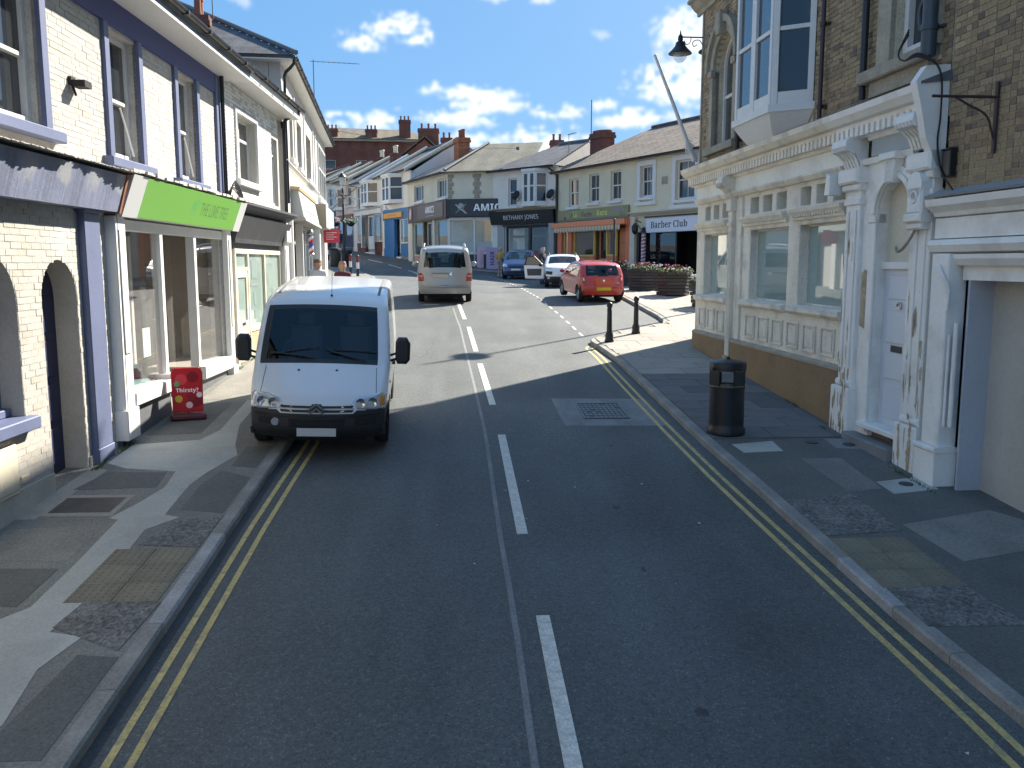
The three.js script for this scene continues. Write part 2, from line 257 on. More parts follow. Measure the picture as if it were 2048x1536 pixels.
const pavR = structure('pavement', slab([...KR, [50, -100], [50, 40]].reverse(), -0.03, 0.1), M.footway2);
// kerb stones, one by one
function kerbs(line, parent, side, h, n0, n1, pale) {
  const geo = new Map(); let count = 0;
  for (let i = 0; i < line.length - 1; i++) {
    const [x0, z0] = line[i], [x1, z1] = line[i + 1]; if (z0 > 8 && z1 > 8) continue; if (z1 < -84) continue;
    const zs = Math.min(z0, 8), xs = lerp(x0, x1, (z0 - zs) / (z0 - z1 || 1)), L = Math.hypot(x1 - xs, z1 - zs), n = Math.max(1, Math.round(L / 0.915)), l = L / n;
    for (let k = 0; k < n; k++) {
      const t = (k + 0.5) / n, x = lerp(xs, x1, t), z = lerp(zs, z1, t), a = Math.atan2(x1 - xs, z1 - zs);
      const key = l.toFixed(3); if (!geo.has(key)) geo.set(key, mg(prof([[-0.07, -0.03], [0.062, -0.03], [0.066, h - 0.02], [0.048, h + 0.003], [-0.07, h + 0.004]], -l / 2 + 0.004, l / 2 - 0.004)));
      const m = new THREE.Mesh(geo.get(key), pale(z) ? M.kerb2 : M.kerb); m.name = 'kerb_stone'; m.castShadow = m.receiveShadow = true;
      m.position.set(x, gy(z) + rr(-.003, .003), z); m.rotation.order = 'YXZ'; m.rotation.y = a + (side > 0 ? -Math.PI / 2 : Math.PI / 2) + rr(-.006, .006);
      m.rotation.z = (side > 0 ? -1 : 1) * Math.atan(G * Math.cos(a)); parent.add(m); count++;
    }
  }
}
kerbs(KL, pavL, 1, 0.1, 0, 0, (z) => z < -7.2 && z > -8.7);
kerbs(KR, pavR, -1, 0.1, 0, 0, (z) => z < -7.3 && z > -8.6);
// left footway: pale concrete trench strip, patches, hatch
const part = (name, geo, mat, parent, o) => add(name, geo, mat, parent, o);
part('concrete_strip', sheet([[-3.3, -4.6], [-4.2, -5.4], [-3.86, -7.0], [-3.63, -7.34], [-3.64, -8.24], [-3.69, -9.45], [-3.80, -9.5], [-3.66, -10.0], [-3.55, -10.55], [-3.62, -11.2], [-4.3, -11.35], [-4.62, -11.6], [-4.6, -12.5], [-3.75, -12.73], [-3.61, -13.29], [-3.69, -15.37], [-3.45, -15.3], [-3.4, -13.6], [-3.18, -12.43], [-3.02, -11.9], [-3.21, -11.14], [-3.28, -10.63], [-3.24, -9.58], [-3.06, -9.49], [-3.3, -9.13], [-3.19, -7.37], [-3.27, -6.88], [-2.98, -6.79], [-3.1, -6.3], [-3.0, -5.6]].reverse(), 0.104), M.concrete, pavL);
for (const [pts, m] of [
  [[[-4.85, -7.5], [-3.75, -7.35], [-3.75, -8.15], [-4.8, -8.2]], M.footway2], [[[-4.7, -8.3], [-3.75, -8.35], [-3.78, -9.3], [-4.7, -9.2]], M.footway3],
  [[[-4.6, -10.5], [-3.65, -10.55], [-3.72, -11.15], [-4.45, -11.2]], M.footway2], [[[-3.12, -9.75], [-2.62, -9.6], [-2.62, -10.9], [-3.05, -11.2], [-3.15, -10.6]], M.footway2],
  [[[-4.6, -13.0], [-3.85, -13.1], [-3.9, -15.2], [-4.55, -15.2]], M.footway2], [[[-2.98, -11.4], [-2.64, -11.3], [-2.64, -12.4], [-3.0, -12.3]], M.footway2],
  [[[-4.5, -15.4], [-2.66, -15.4], [-2.66, -21], [-4.5, -21]], M.footway3], [[[-3.0, -5.2], [-2.58, -5.2], [-2.58, -6.45], [-2.9, -6.5]], M.footway2], [[[-4.8, -9.5], [-4.58, -9.5], [-4.5, -11.3], [-4.75, -11.4]], M.paveBeige[0]],
]) part('footway_patch', sheet(pts, 0.1 + (m === M.footway2 ? 0.0035 : 0.0025)), m, pavL);
part('cobble_strip', sheet([[-3.22, -8.7], [-2.6, -8.62], [-2.6, -9.52], [-3.05, -9.38]], 0.107), M.stones, pavL);
part('cobble_strip', sheet([[-3.28, -6.95], [-2.62, -6.55], [-2.57, -7.38], [-3.22, -7.42]], 0.107), M.stones, pavL);
{ // tactile tiles with blisters
  const tile = (x, z, w, parent, h, m) => {
    const t = add('tactile_tile', cb(-w / 2 + .004, w / 2 - .004, -w / 2 + .004, w / 2 - .004, 0, 0.03, 0.004).rotateX(-Math.PI / 2), m, parent); t.position.set(x, gy(z) + h - 0.022, z); t.rotation.x = Math.atan(G);
    const b = []; for (let i = 0; i < 6; i++) for (let k = 0; k < 6; k++) b.push(new THREE.CylinderGeometry(0.008, 0.0125, 0.006, 6).translate((i - 2.5) * w / 6, 0.033, (k - 2.5) * w / 6));
    add('blister', b, m, t);
  };
  for (let i = 0; i < 2; i++) for (let k = 0; k < 3; k++) tile(-2.80 - i * 0.4, -7.6 - k * 0.4, 0.4, pavL, 0.1, M.tactile[(i + k) % 2]);
  for (let i = 0; i < 2; i++) for (let k = 0; k < 3; k++) tile(3.93 + i * 0.4, -7.55 - k * 0.4, 0.4, pavR, 0.1, M.tactile[(i + k) % 2]);
}
part('cobble_strip', sheet([[3.74, -8.62], [4.6, -8.72], [4.6, -9.9], [3.72, -9.72]], 0.107), M.stones, pavR);
part('cobble_strip', sheet([[3.76, -6.62], [4.6, -6.6], [4.5, -7.36], [3.76, -7.34]], 0.107), M.stones, pavR);
// right footway: patches and slabs
for (const [pts, m] of [[[[3.88, -11.72], [4.45, -11.78], [4.48, -12.3], [3.84, -12.15]], M.concrete], [[[5.1, -9.9], [5.72, -10.05], [5.78, -10.55], [5.1, -10.36]], M.concrete], [[[5.25, -11.9], [5.75, -11.8], [5.78, -12.35], [5.28, -12.4]], M.concrete2], [[[4.7, -8.9], [5.9, -9.3], [6.4, -8.4], [4.8, -7.9]], M.footway3], [[[4.6, -10.0], [5.05, -10.1], [5.1, -11.4], [4.55, -11.4]], M.footway]])
  part('footway_patch', sheet(pts.slice().reverse(), 0.1035), m, pavR);
for (const [x, z] of [[5.42, -10.25], [5.02, -12.2], [5.5, -12.05]]) { const c = part('stop_tap_cover', [new THREE.CylinderGeometry(0.085, 0.085, 0.02, 18), bx(-.03, .03, 0.008, 0.0125, -.006, .006)], M.iron, pavR); c.position.set(x, gy(z) + 0.103, z); c.rotation.x = Math.atan(G); }
{
  const its = [];
  const lay = (z0, z1, dz, dx, ms, xa, xb) => { let row = 0; for (let z = z0; z > z1; z -= dz, row++) { const a = xa(z - dz / 2), b = xb(z - dz / 2); for (let x = a + (row % 2 ? -dx / 2 : 0); x < b; x += dx) { const l = Math.max(x, a), r = Math.min(x + dx, b); if (r - l < 0.08) continue; its.push({ s: [r - l - 0.009, 0.03, dz - 0.009], p: [(l + r) / 2, gy(z - dz / 2) + 0.101 + rr(-.0012, .0012), z - dz / 2], r: [Math.atan(G), 0, rr(-.003, .003)], m: ms[Math.floor(R() * ms.length)] }); } } };
  const kb = (z) => Math.max(interp(KR, z), z < -22 && z > -25.2 ? interp(KR.slice(9), z) : -9) + 0.085;
  lay(-12.45, -17.4, 0.62, 0.92, M.paveGrey, kb, () => 5.62);
  lay(-17.4, -44, 0.62, 0.92, M.paveBeige, kb, (z) => (z > -20.7 ? 5.52 : Math.min(9.6, 5.6 + (-20.7 - z) * 1.2, 99)));
  pieces(pavR, 'paving_slab', 'paving', its, 300);
}
{ // utility covers
  const h = part('inspection_cover', [bx(-.33, .33, -.01, .004, -.25, .25)], M.iron, pavL); h.position.set(-4.2, gy(-9.94) + 0.104, -9.94); h.rotation.x = Math.atan(G);
  const t = []; for (let i = 0; i < 10; i++) for (let k = 0; k < 7; k++) t.push(bx(-.3 + i * .062, -.256 + i * .062, .004, .007, -.22 + k * .064, -.178 + k * .064)); add('tread_plate', t, M.iron, h);
  part('cover_surround', sheet([[-4.6, -9.6], [-3.8, -9.57], [-3.8, -10.28], [-4.55, -10.3]], 0.1032), M.paveBeige[1], pavL);
}
// road: trench patch with cover, seams, markings
const tarPale = sur([0.2, 0.205, 0.208], 1.5, { big: 0.25, fine: 0.35, fineN: 100 }, 0.9, 0.004), tarDark = sur([0.058, 0.06, 0.063], 1, { big: .3, fine: .4, fineN: 80 }, .85);
const mark = (name, xz, h, m) => part(name, sheet(xz, h), m, road);
mark('road_patch', [[1.69, -13.71], [3.3, -13.66], [3.3, -15.6], [1.67, -15.72]], 0.004, tarPale);
mark('patch_edge', [[1.64, -13.7], [1.70, -13.7], [1.68, -15.72], [1.62, -15.72]], 0.0065, M.concrete2);
{
  const c = part('drain_cover', [bx(-.38, .38, -.02, .006, -.56, .56)], M.iron, road); c.position.set(2.38, gy(-14.7), -14.7); c.rotation.x = Math.atan(G);
  const f = [bx(-.38, -.35, .006, .02, -.56, .56), bx(.35, .38, .006, .02, -.56, .56), bx(-.35, .35, .006, .02, .53, .56), bx(-.35, .35, .006, .02, -.56, -.53)];
  add('cover_frame', f, M.ironLight, c);
  for (let i = 0; i < 9; i++) for (let k = 0; k < 7; k++) { if (R() < .08) continue; add('cover_stud', [bx(-.025, .025, .006, .016, -.055, .055)], M.ironLight, c).position.set(-.3 + i * .075, 0, -.44 + k * .147); }
}
const CL = [[0.72, 20], [0.68, -7.2], [0.64, -9.1], [0.61, -13.2], [0.55, -15.25], [0.42, -19.3], [0.36, -21], [0.23, -25.2], [0.13, -26.9], [-0.06, -31.1], [-0.32, -36.8], [-0.7, -40.8], [-1.03, -45.8], [-2.97, -59.2], [-5.6, -68], [-8.5, -76]];
const strip = (line, za, zb, off, w, n) => { const a = [], b = []; for (let i = 0; i <= n; i++) { const z = lerp(za, zb, i / n), x = interp(line, z) + off; a.push([x - w / 2, z]); b.push([x + w / 2, z]); } return [...a, ...b.reverse()].reverse(); };
for (const [za, zb] of [[-1.2, -5.2], [-3.2 - 0, -3.2], [-7.18 + 4, -7.18], [-9.09, -13.2], [-15.25, -19.28], [-20.95, -25.21], [-26.92, -31.1], [-33, -37], [-39, -43], [-45, -49], [-51, -55], [-57, -61], [-63, -67], [-69, -73]]) { if (Math.abs(za - zb) < 1 || za === -1.2) continue; mark('centre_line_dash', strip(CL, za, zb, 0, 0.115, 4), 0.006, M.whiteLine); }
mark('centre_line_dash', strip(CL, 3, -1.18, 0, 0.115, 3), 0.006, M.whiteLine);
mark('tar_seam', strip(CL, -2, -30, -0.24, 0.05, 24), 0.003, tarPale);
mark('gutter_strip', strip([[-2.36, 10], [-2.36, -4], [-2.4, -8], [-2.43, -11], [-2.42, -20]], 6, -19, 0, 0.1, 20), 0.002, tarDark);
{ // oil drips and worn spots with ragged outlines
  const dark = tarDark, pale = tarPale;
  const blob = (x, z, a, b, n = 22) => { const p = []; for (let i = 0; i < n; i++) { const t = i / n * 2 * Math.PI, q = rr(.6, 1); p.push([x + a * q * Math.cos(t), z - b * q * Math.sin(t)]); } return p; };
  for (let i = 0; i < 9; i++) { const s = rr(.02, .06); mark('oil_spot', blob(rr(1.4, 2.6) - (i % 2) * 3, rr(-5, -22), s, s * rr(1, 2.4)), 0.0022, dark); }
  for (let i = 0; i < 0; i++) { const s = rr(.05, .22); mark('worn_spot', blob(rr(-1.9, 3), rr(-5, -24), s * .6, s * rr(1.5, 3)), 0.0018, pale); }
}
{ // hairline cracks wandering along the carriageway
  for (const [x0, z0, n, dx] of [[1.4, -15.8, 20, .02], [-0.9, -20, 22, .01]]) {
    const a = [], b = []; let x = x0, z = z0; for (let i = 0; i < n; i++) { const w = .004 + .004 * R(); a.push([x - w, z]); b.push([x + w, z]); x += dx + rr(-.05, .05); z -= rr(.07, .16); } mark('crack', [...a, ...b.reverse()].reverse(), 0.0024, tarDark);
  }
}
const YL = [[-2.15, 10], [-2.15, -5.25], [-2.18, -7.3], [-2.21, -9.8], [-2.18, -12.6], [-2.18, -20], [-2.45, -28], [-3.0, -36], [-3.8, -44], [-4.6, -50.9]];
const YR = [[3.6, 10], [3.53, -5], [3.4, -7.9], [3.27, -10.8], [3.2, -13.9], [3.18, -17], [3.17, -20], [3.12, -21.2]];
for (const o of [-0.075, 0.075]) { mark('yellow_line', strip(YL, 8, -50, o, 0.055, 40), 0.005, M.yellowLine); mark('yellow_line', strip(YR, 8, -21.2, o, 0.055, 26), 0.005, M.yellowLine); }
for (const r of [0.33, 0.18]) { // the lines curl round the end of the kerb
  const a = [], b = []; for (let i = 0; i <= 8; i++) { const t = Math.PI * (1 - i / 14), cx = 3.375, cz = -21.2; a.push([cx + (r + 0.0275) * Math.cos(t), cz - 1.6 * (r + 0.0275) * Math.sin(t)]); b.push([cx + (r - 0.0275) * Math.cos(t), cz - 1.6 * (r - 0.0275) * Math.sin(t)]); }
  mark('yellow_line', [...a, ...b.reverse()], 0.005, M.yellowLine);
}
const BL = [[3.24, -23.3], [3.15, -27.3], [2.97, -32], [2.74, -40.7], [2.39, -47.5], [1.6, -54]];
for (let z = -23.3; z > -53; z -= 1.25) mark('bay_line_dash', strip(BL, z, z - 0.62, 0, 0.06, 1), 0.006, M.whiteLine);
// litter flecks on the tarmac
{
  const g = []; for (let i = 0; i < 22; i++) { const x = rr(-2.3, 3.4), z = rr(-5, -19); const s = rr(.006, .02); g.push(new THREE.TetrahedronGeometry(s, 0).scale(1.4, .35, 1).rotateY(rr(0, 6)).translate(x, gy(z) + s * .3, z)); }
  for (const [x, z] of [[4.0, -13.4], [4.1, -13.5], [3.95, -13.7], [4.2, -13.3], [3.6, -12.4], [2.6, -9.3], [3.9, -13.2]]) g.push(new THREE.TetrahedronGeometry(.03, 0).scale(1.3, .4, 1).rotateY(rr(0, 6)).translate(x, gy(z) + (x > 3.6 ? 0.11 : 0.01), z));
  const m = structure('litter', g, std([0.55, 0.55, 0.52], 0.9)); m.userData.kind = 'stuff';
}
// ---------- building helpers (local frame: x along the front, z out to the street, y = world height) ----------
function house(name, label, ox, oz, ux, uz, category = 'building') { return thing(name, label, category, [ox, 0, oz], Math.atan2(-uz, ux)); }
const win = (x0, x1, y0, y1) => rect(x0, x1, y0, y1).reverse();
// a window: frame part with pane sub-parts
function window_(p, x0, x1, y0, y1, z, o = {}) {
  const { m = M.white, g = M.glassDark, f = 0.055, d = 0.07, kind = 'sash', mid = 0.5, bars = 0, name = 'window' } = o, F = [], P = [];
  F.push(cb(x0, x0 + f, y0, y1, z - d, z, 0.004), cb(x1 - f, x1, y0, y1, z - d, z, 0.004), cb(x0 + f, x1 - f, y1 - f, y1, z - d, z - 0.002, 0.004), cb(x0 + f, x1 - f, y0, y0 + f * 1.3, z - d, z + 0.004, 0.004));
  const xi = x0 + f, xj = x1 - f, ya = y0 + f * 1.3, yb = y1 - f, ym = lerp(ya, yb, mid);
  if (kind === 'sash') {
    F.push(cb(xi, xj, ym - .025, ym + .025, z - d * .9, z - .006, 0.004));
    P.push([xi, xj, ya, ym - .025, z - d * .75], [xi, xj, ym + .025, yb, z - d * .45]);
    for (let i = 1; i <= bars; i++) { const x = lerp(xi, xj, i / (bars + 1)); F.push(bx(x - .012, x + .012, ya, ym - .026, z - d * .8, z - d * .5), bx(x - .012, x + .012, ym + .026, yb, z - d * .6, z - d * .2)); }
  } else { // lights side by side
    const n = o.n || 2; for (let i = 0; i < n; i++) { const a = lerp(xi, xj, i / n), b = lerp(xi, xj, (i + 1) / n); if (i) F.push(cb(a - .03, a + .03, ya, yb, z - d * .95, z - .003, 0.004)); P.push([a + (i ? .03 : 0), b - (i < n - 1 ? .03 : 0), ya, yb, z - d * .6]); }
    if (o.transom) F.push(cb(xi, xj, lerp(ya, yb, o.transom) - .03, lerp(ya, yb, o.transom) + .03, z - d * .96, z - .005, 0.004));
  }
  const w = add(name, F, m, p);
  for (const [a, b, c, e, zz] of P) add('pane', bx(a, b, c, e, zz - .006, zz), g, w);
  if (o.curtain) { const cu = []; for (const s of o.curtain) { const a = s < 0 ? xi : xj - .28 * (xj - xi), b = s < 0 ? xi + .28 * (xj - xi) : xj, n = 8; for (let i = 0; i < n; i++) cu.push(bx(lerp(a, b, i / n), lerp(a, b, (i + .95) / n), ya, yb, z - d - .1 - (i % 2) * .02, z - d - .07)); } add('curtain', cu, M.curtain, w); }
  return w;
}
// brick skin on z = 0 with clipped openings; holes: {x0,x1,y0,y1, arch}
function brickSkin(p, x0, x1, y0, y1, z, ms, o = {}) {
  const bw = o.bw || 0.225, bh = o.bh || 0.075, j = o.j || 0.01, dep = o.dep || 0.016, holes = o.holes || [], its = []; let row = 0;
  for (let y = y0; y < y1 - 0.02; y += bh, row++) {
    const yt = Math.min(y + bh, y1);
    let spans = [[x0, x1]];
    for (const h of holes) {
      if (yt <= h.y0 || y >= h.y1) continue;
      let a = h.x0, b = h.x1; if (h.arch) { const r = (b - a) / 2, c = (a + b) / 2, ys = h.y1 - r, q = (y + yt) / 2 - ys; if (q > 0) { const w = Math.sqrt(Math.max(0, r * r - q * q)); a = c - w; b = c + w; if (w < 0.02) continue; } }
      spans = spans.flatMap(([s, e]) => (b <= s || a >= e ? [[s, e]] : [[s, a], [b, e]].filter(([k, l]) => l - k > 0.02)));
    }
    for (const [s, e] of spans) {
      const off = row % 2 ? bw / 2 : 0; let x = x0 + Math.floor((s - x0 - off) / bw) * bw + off;
      for (; x < e; x += bw) {
        let a = Math.max(x, s), b = Math.min(x + bw, e); if (b - a < 0.03) continue;
        if (o.flemish && (Math.round((x - x0) / bw) + row) % 2) { const c = (a + b) / 2; if (b - a > 0.15) { its.push(mk(a, c), mk(c, b)); continue; } }
        its.push(mk(a, b));
      }
    }
    function mk(a, b) { const pr = dep + rr(-.003, .003); return { s: [b - a - j, yt - y - j, pr], p: [(a + b) / 2, (y + yt) / 2, z - dep + pr / 2], m: ms[Math.floor(R() * R() * ms.length * 1.3) % ms.length] }; }
  }
  pieces(p, 'brick', 'brickwork', its, o.max ?? 300, unitBrick);
}
// pitched roof laid with slates between an eave line and a ridge line (local points, left to right)
function slates(p, e0, e1, r0, r1, ms, o = {}) {
  const E0 = V3(...e0), E1 = V3(...e1), R0 = V3(...r0), R1 = V3(...r1), h = o.h || 0.22, w = o.w || 0.3, its = [];
  const len = R0.clone().add(R1).sub(E0).sub(E1).length() / 2, rows = Math.max(2, Math.round(len / h));
  const up = R0.clone().add(R1).sub(E0).sub(E1).normalize(), along = E1.clone().sub(E0).normalize(), n = along.clone().cross(up).normalize();
  const basis = new THREE.Matrix4().makeBasis(along, up, n), e = new THREE.Euler().setFromRotationMatrix(basis);
  add('roof_deck', (() => { const g = new THREE.BufferGeometry(), q = [E0, E1, R1, R0].map((v) => v.clone().addScaledVector(n, -0.03)), b = q.map((v) => v.clone().addScaledVector(n, -0.1)), ps = []; const tri = (a, c, d) => ps.push(...a.toArray(), ...c.toArray(), ...d.toArray()), quad = (a, c, d, f) => { tri(a, c, d); tri(a, d, f); }; quad(...q); quad(b[3], b[2], b[1], b[0]); for (let i = 0; i < 4; i++) quad(q[(i + 1) % 4], q[i], b[i], b[(i + 1) % 4]); g.setAttribute('position', new THREE.BufferAttribute(new Float32Array(ps), 3)); g.computeVertexNormals(); return g; })(), o.deck || M.slateFar, p);
  if (o.far) return;
  for (let i = 0; i < rows; i++) {
    const t = (i + 0.5) / rows, A = E0.clone().lerp(R0, t), B = E1.clone().lerp(R1, t), L = A.distanceTo(B), off = i % 2 ? w / 2 : 0;
    for (let x = -off; x < L; x += w) { const a = Math.max(0, x), b = Math.min(L, x + w); if (b - a < 0.04) continue; const c = A.clone().addScaledVector(along, (a + b) / 2).addScaledVector(n, -0.012); its.push({ s: [b - a - .008, len / rows * 1.12, .016], p: c.toArray(), r: [e.x + rr(-.012, .012), e.y, e.z], m: ms[Math.floor(R() * ms.length)] }); }
  }
  pieces(p, 'slate', 'slating', its, o.max ?? 120);
}
function gutter(p, x0, x1, y, z) {
  const pts = []; for (let i = 0; i <= 8; i++) { const a = Math.PI + Math.PI * i / 8; pts.push([z + 0.058 * Math.cos(a), y + 0.058 * Math.sin(a)]); } for (let i = 8; i >= 0; i--) { const a = Math.PI + Math.PI * i / 8; pts.push([z + 0.05 * Math.cos(a), y + 0.05 * Math.sin(a)]); }
  const g = [prof(pts, x0, x1)]; for (let x = x0 + .4; x < x1; x += 1.15) g.push(bx(x - .03, x + .03, y - .068, y - .055, z - .06, z + .062), bx(x - .035, x + .035, y - .06, y + .004, z + .058, z + .064));
  return add('gutter', g, M.gutter, p);
}
const corniceZ = (y0, y1, d, z = 0) => [[z, y0], [z + d * .18, y0], [z + d * .22, y0 + (y1 - y0) * .22], [z + d * .42, y0 + (y1 - y0) * .34], [z + d * .7, y0 + (y1 - y0) * .62], [z + d * .74, y0 + (y1 - y0) * .7], [z + d, y0 + (y1 - y0) * .78], [z + d, y0 + (y1 - y0) * .95], [z + d * .9, y1], [z, y1 + .02]];
function printed(w, h, draw, px = 160) { // flat print for a sign face, uv 0..1
  const c = document.createElement('canvas'); c.width = Math.round(Math.min(1400, w * px)); c.height = Math.round(c.width * h / w); draw(c.getContext('2d'), c.width, c.height);
  const t = new THREE.CanvasTexture(c); t.colorSpace = THREE.SRGBColorSpace; t.anisotropy = 4; return t;
}
function signFace(name, w, h, draw, parent, o = {}) { const m = new THREE.Mesh(new THREE.PlaneGeometry(w, h), new THREE.MeshStandardMaterial({ map: printed(w, h, draw, o.px), roughness: o.rough ?? 0.5 })); m.name = name; parent.add(m); return m; }
const txt = (c, s, x, y, size, fill, font = 'sans-serif', wgt = 'bold', sx = 1) => { c.save(); c.translate(x, y); c.scale(sx, 1); c.font = `${wgt} ${size}px ${font}`; c.fillStyle = fill; c.textAlign = 'center'; c.textBaseline = 'middle'; c.fillText(s, 0, 0); c.restore(); };
function chimney(p, x0, x1, y0, y1, z0, z1, m, pots = 2) {
  const c = add('chimney', [bx(x0, x1, y0, y1 - .28, z0, z1), bx(x0 - .06, x1 + .06, y1 - .28, y1 - .14, z0 - .06, z1 + .06), bx(x0 - .03, x1 + .03, y1 - .14, y1, z0 - .03, z1 + .03)], m, p);
  for (let i = 0; i < pots; i++) { const q = add('chimney_pot', lathe([[.1, 0], [.11, .05], [.095, .1], [.09, .42], [.12, .45], [.12, .5], [.08, .5], [.075, .1]], 12), M.terracotta, c); q.position.set(lerp(x0, x1, (i + .5) / pots), y1, (z0 + z1) / 2); }
  return c;
}
function aerial(p, x, y, z, turn, L = 1.1) { const g = [rod([x, y, z], [x, y + 1.3, z], .014)], c = Math.cos(turn), s = Math.sin(turn); g.push(rod([x - c * .1, y + 1.25, z - s * .1], [x + c * L, y + 1.25, z + s * L], .009)); for (let i = 0; i < 9; i++) { const t = i * L / 9; g.push(rod([x + c * t - s * .12, y + 1.25, z + s * t + c * .12], [x + c * t + s * .12, y + 1.25, z + s * t - c * .12], .005, 5)); } return add('aerial', g, M.ironLight, p); }

// ---------- left row, nearest: white painted brick with blue trim ----------
const LU = [0.01777, -0.99984], LO = [-4.83, -9], LW = (u) => [LO[0] + LU[0] * u, LO[1] + LU[1] * u];
{
  const p = house('painted_brick_shop', 'white painted brick building with blue window trim and faded blue fascia', ...LO, ...LU);
  const X0 = -10, X1 = 9.25, wins = [[-.45, 1.98, 4.98], [3.62, 5.0, 4.88], [6.43, 7.75, 4.85]].map(([a, b, y]) => [a + .16, b - .16, y + .02, 6.62]);
  wins.unshift([-3.6, -1.9, 4.98, 6.62]);
  const dr = { x0: 1.5, x1: 2.42, y0: 0.6, y1: 3.5 }, aw = { x0: -0.15, x1: 0.95, y0: 1.75, y1: 3.56 };
  // solid wall with real openings, then the brick skin
  add('wall', ext(rect(X0, X1, -1, 7.15), -0.3, -0.005, [...wins.map((w) => win(...w)), archPts(dr.x0, dr.x1, dr.y0, dr.y1 - .46).reverse(), archPts(aw.x0, aw.x1, aw.y0, aw.y1 - .55).reverse(), win(3.55, 8.95, 0.9, 4.05)]), M.mortarWhite, p);
  add('house_body', [bx(X0, X1, -1, 7.1, -7, -6.7), bx(X1 - .25, X1 - .01, -1, 7.1, -6.7, -.31), bx(X0, X0 + .25, -1, 7.1, -6.7, -.31), bx(X0 + .25, X1 - .25, 4.3, 4.5, -6.7, -.32)], M.mortarWhite, p);
  brickSkin(p, 1.0, 8.75, 4.62, 6.66, 0, M.brickWhite, { j: .006, dep: .007, holes: wins.map(([a, b, c, d]) => ({ x0: a - .17, x1: b + .17, y0: c - .16, y1: d + .4 })), max: 220 });
  brickSkin(p, -0.9, 3.32, 0.3, 4.2, 0, M.brickWhite, { j: .006, dep: .007, holes: [{ ...dr, arch: 1 }, { ...aw, arch: 1 }, { x0: 2.52, x1: 3.06, y0: 0, y1: 4.1 }], max: 260 });
  // arched openings: reveals are the wall thickness; door and window inside
  const door = add('door', [ext(archPts(dr.x0, dr.x1, dr.y0, dr.y1 - .46), -.34, -.29), ...[0, 1, 2, 3].map((i) => cb(1.6, 2.32, .95 + i * .55, 1.4 + i * .55, -.3, -.28, .01))], std([0.02, 0.025, 0.075], .5), p);
  add('door_handle', [tube([[1.62, 1.75, -.27], [1.62, 1.75, -.22], [1.62, 2.0, -.22], [1.62, 2.0, -.27]], .012, 12, 6)], M.steel, door); add('letter_plate', bx(1.8, 2.1, 2.5, 2.57, -.282, -.276), M.steel, door);
  add('door_reveal', [(() => { const o = archPts(dr.x0 - .002, dr.x1 + .002, dr.y0, dr.y1 - .46), i = archPts(dr.x0 + .006, dr.x1 - .006, dr.y0, dr.y1 - .466).reverse(); return ext(o, -.3, -.005, [i]); })()], M.brickWhite[3], p);
  add('window_reveal', [(() => { const o = archPts(aw.x0 - .002, aw.x1 + .002, aw.y0, aw.y1 - .55), i = archPts(aw.x0 + .006, aw.x1 - .006, aw.y0 + .004, aw.y1 - .556).reverse(); return ext(o, -.3, -.005, [i]); })()], M.brickWhite[3], p);
  const arw = add('window', [ext(archPts(aw.x0, aw.x1, aw.y0, aw.y1 - .55), -.33, -.25, [archPts(aw.x0 + .08, aw.x1 - .08, aw.y0 + .09, aw.y1 - .55).reverse()]), cb(.37, .43, aw.y0, 3.4, -.32, -.26), cb(aw.x0, aw.x1, 2.55, 2.62, -.32, -.262)], M.blue, p);
  add('pane', ext(archPts(aw.x0 + .08, aw.x1 - .08, aw.y0 + .09, aw.y1 - .55), -.3, -.292), M.glassDark, arw);
  add('window_sill', [cb(aw.x0 - .1, aw.x1 + .08, 1.63, 1.77, -.3, .13, .012), cb(aw.x0 + .02, aw.x1 - .02, 1.772, 1.86, -.28, -.14, .01)], M.blue, p);
  add('pilaster', [cb(2.54, 3.04, 0.5, 1.05, -.02, .1, .01), cb(2.56, 3.02, 1.05, 4.08, -.02, .085, .008), cb(2.5, 3.08, 4.08, 4.2, -.02, .12, .01)], M.blue, p);
  add('corner_strip', [cb(8.78, 9.25, .8, 7.0, -.02, .05, .008)], M.blue, p); add('plinth', [bx(-3, 1.46, .0, 1.0, -.02, .03), bx(2.46, 3.3, .0, .98, -.02, .028)], M.brickWhite[3], p);
  add('meter_box', [cb(-.25, .62, .98, 1.52, -.02, .05, .01), cb(-.2, .57, 1.03, 1.47, .05, .062, .006)], M.cream, p); add('vent_grille', [bx(.74, .92, 1.05, 1.13, 0, .012), ...[0, 1, 2].map((i) => bx(.75, .91, 1.058 + i * .024, 1.068 + i * .024, .012, .02))], M.cream, p);
  // upper windows with blue surrounds
  wins.forEach(([a, b, c, d], i) => {
    window_(p, a, b, c, d, -.12, { mid: .47, f: .075, d: .1, curtain: i === 1 ? [1] : [-1, 1] });
    const [s] = addEach('window_surround', [cb(a - .16, a, c - .02, d + .05, -.05, .05, .008), cb(b, b + .16, c - .02, d + .05, -.05, .05, .008)], M.blue, p);
    add('window_sill', [cb(a - .32, b + .3, c - .15, c - .02, -.2, .14, .012)], M.blue, s);
    if (i > 1) add('window_stay', [rod([lerp(a, b, .45), c + .72, -.04], [lerp(a, b, .82), c + .1, -.03], .014, 6)], M.white, s);
  });
  add('eaves_band', [bx(X0, X1, 6.67, 7.02, -.02, .035)], std([0.05, 0.062, 0.2], .6), p);
  add('soffit', [bx(X0, X1 + .25, 7.02, 7.06, -.1, .55)], M.white, p); add('fascia_board', [bx(X0, X1 + .25, 7.06, 7.26, .5, .53)], M.gutter, p);
  gutter(p, X0, X1 + .28, 7.25, .6);
  slates(p, [X0, 7.26, .6], [X1 + .25, 7.26, .6], [X0, 9.6, -3.4], [X1 + .25, 9.6, -3.4], M.slate, { max: 20, far: true });
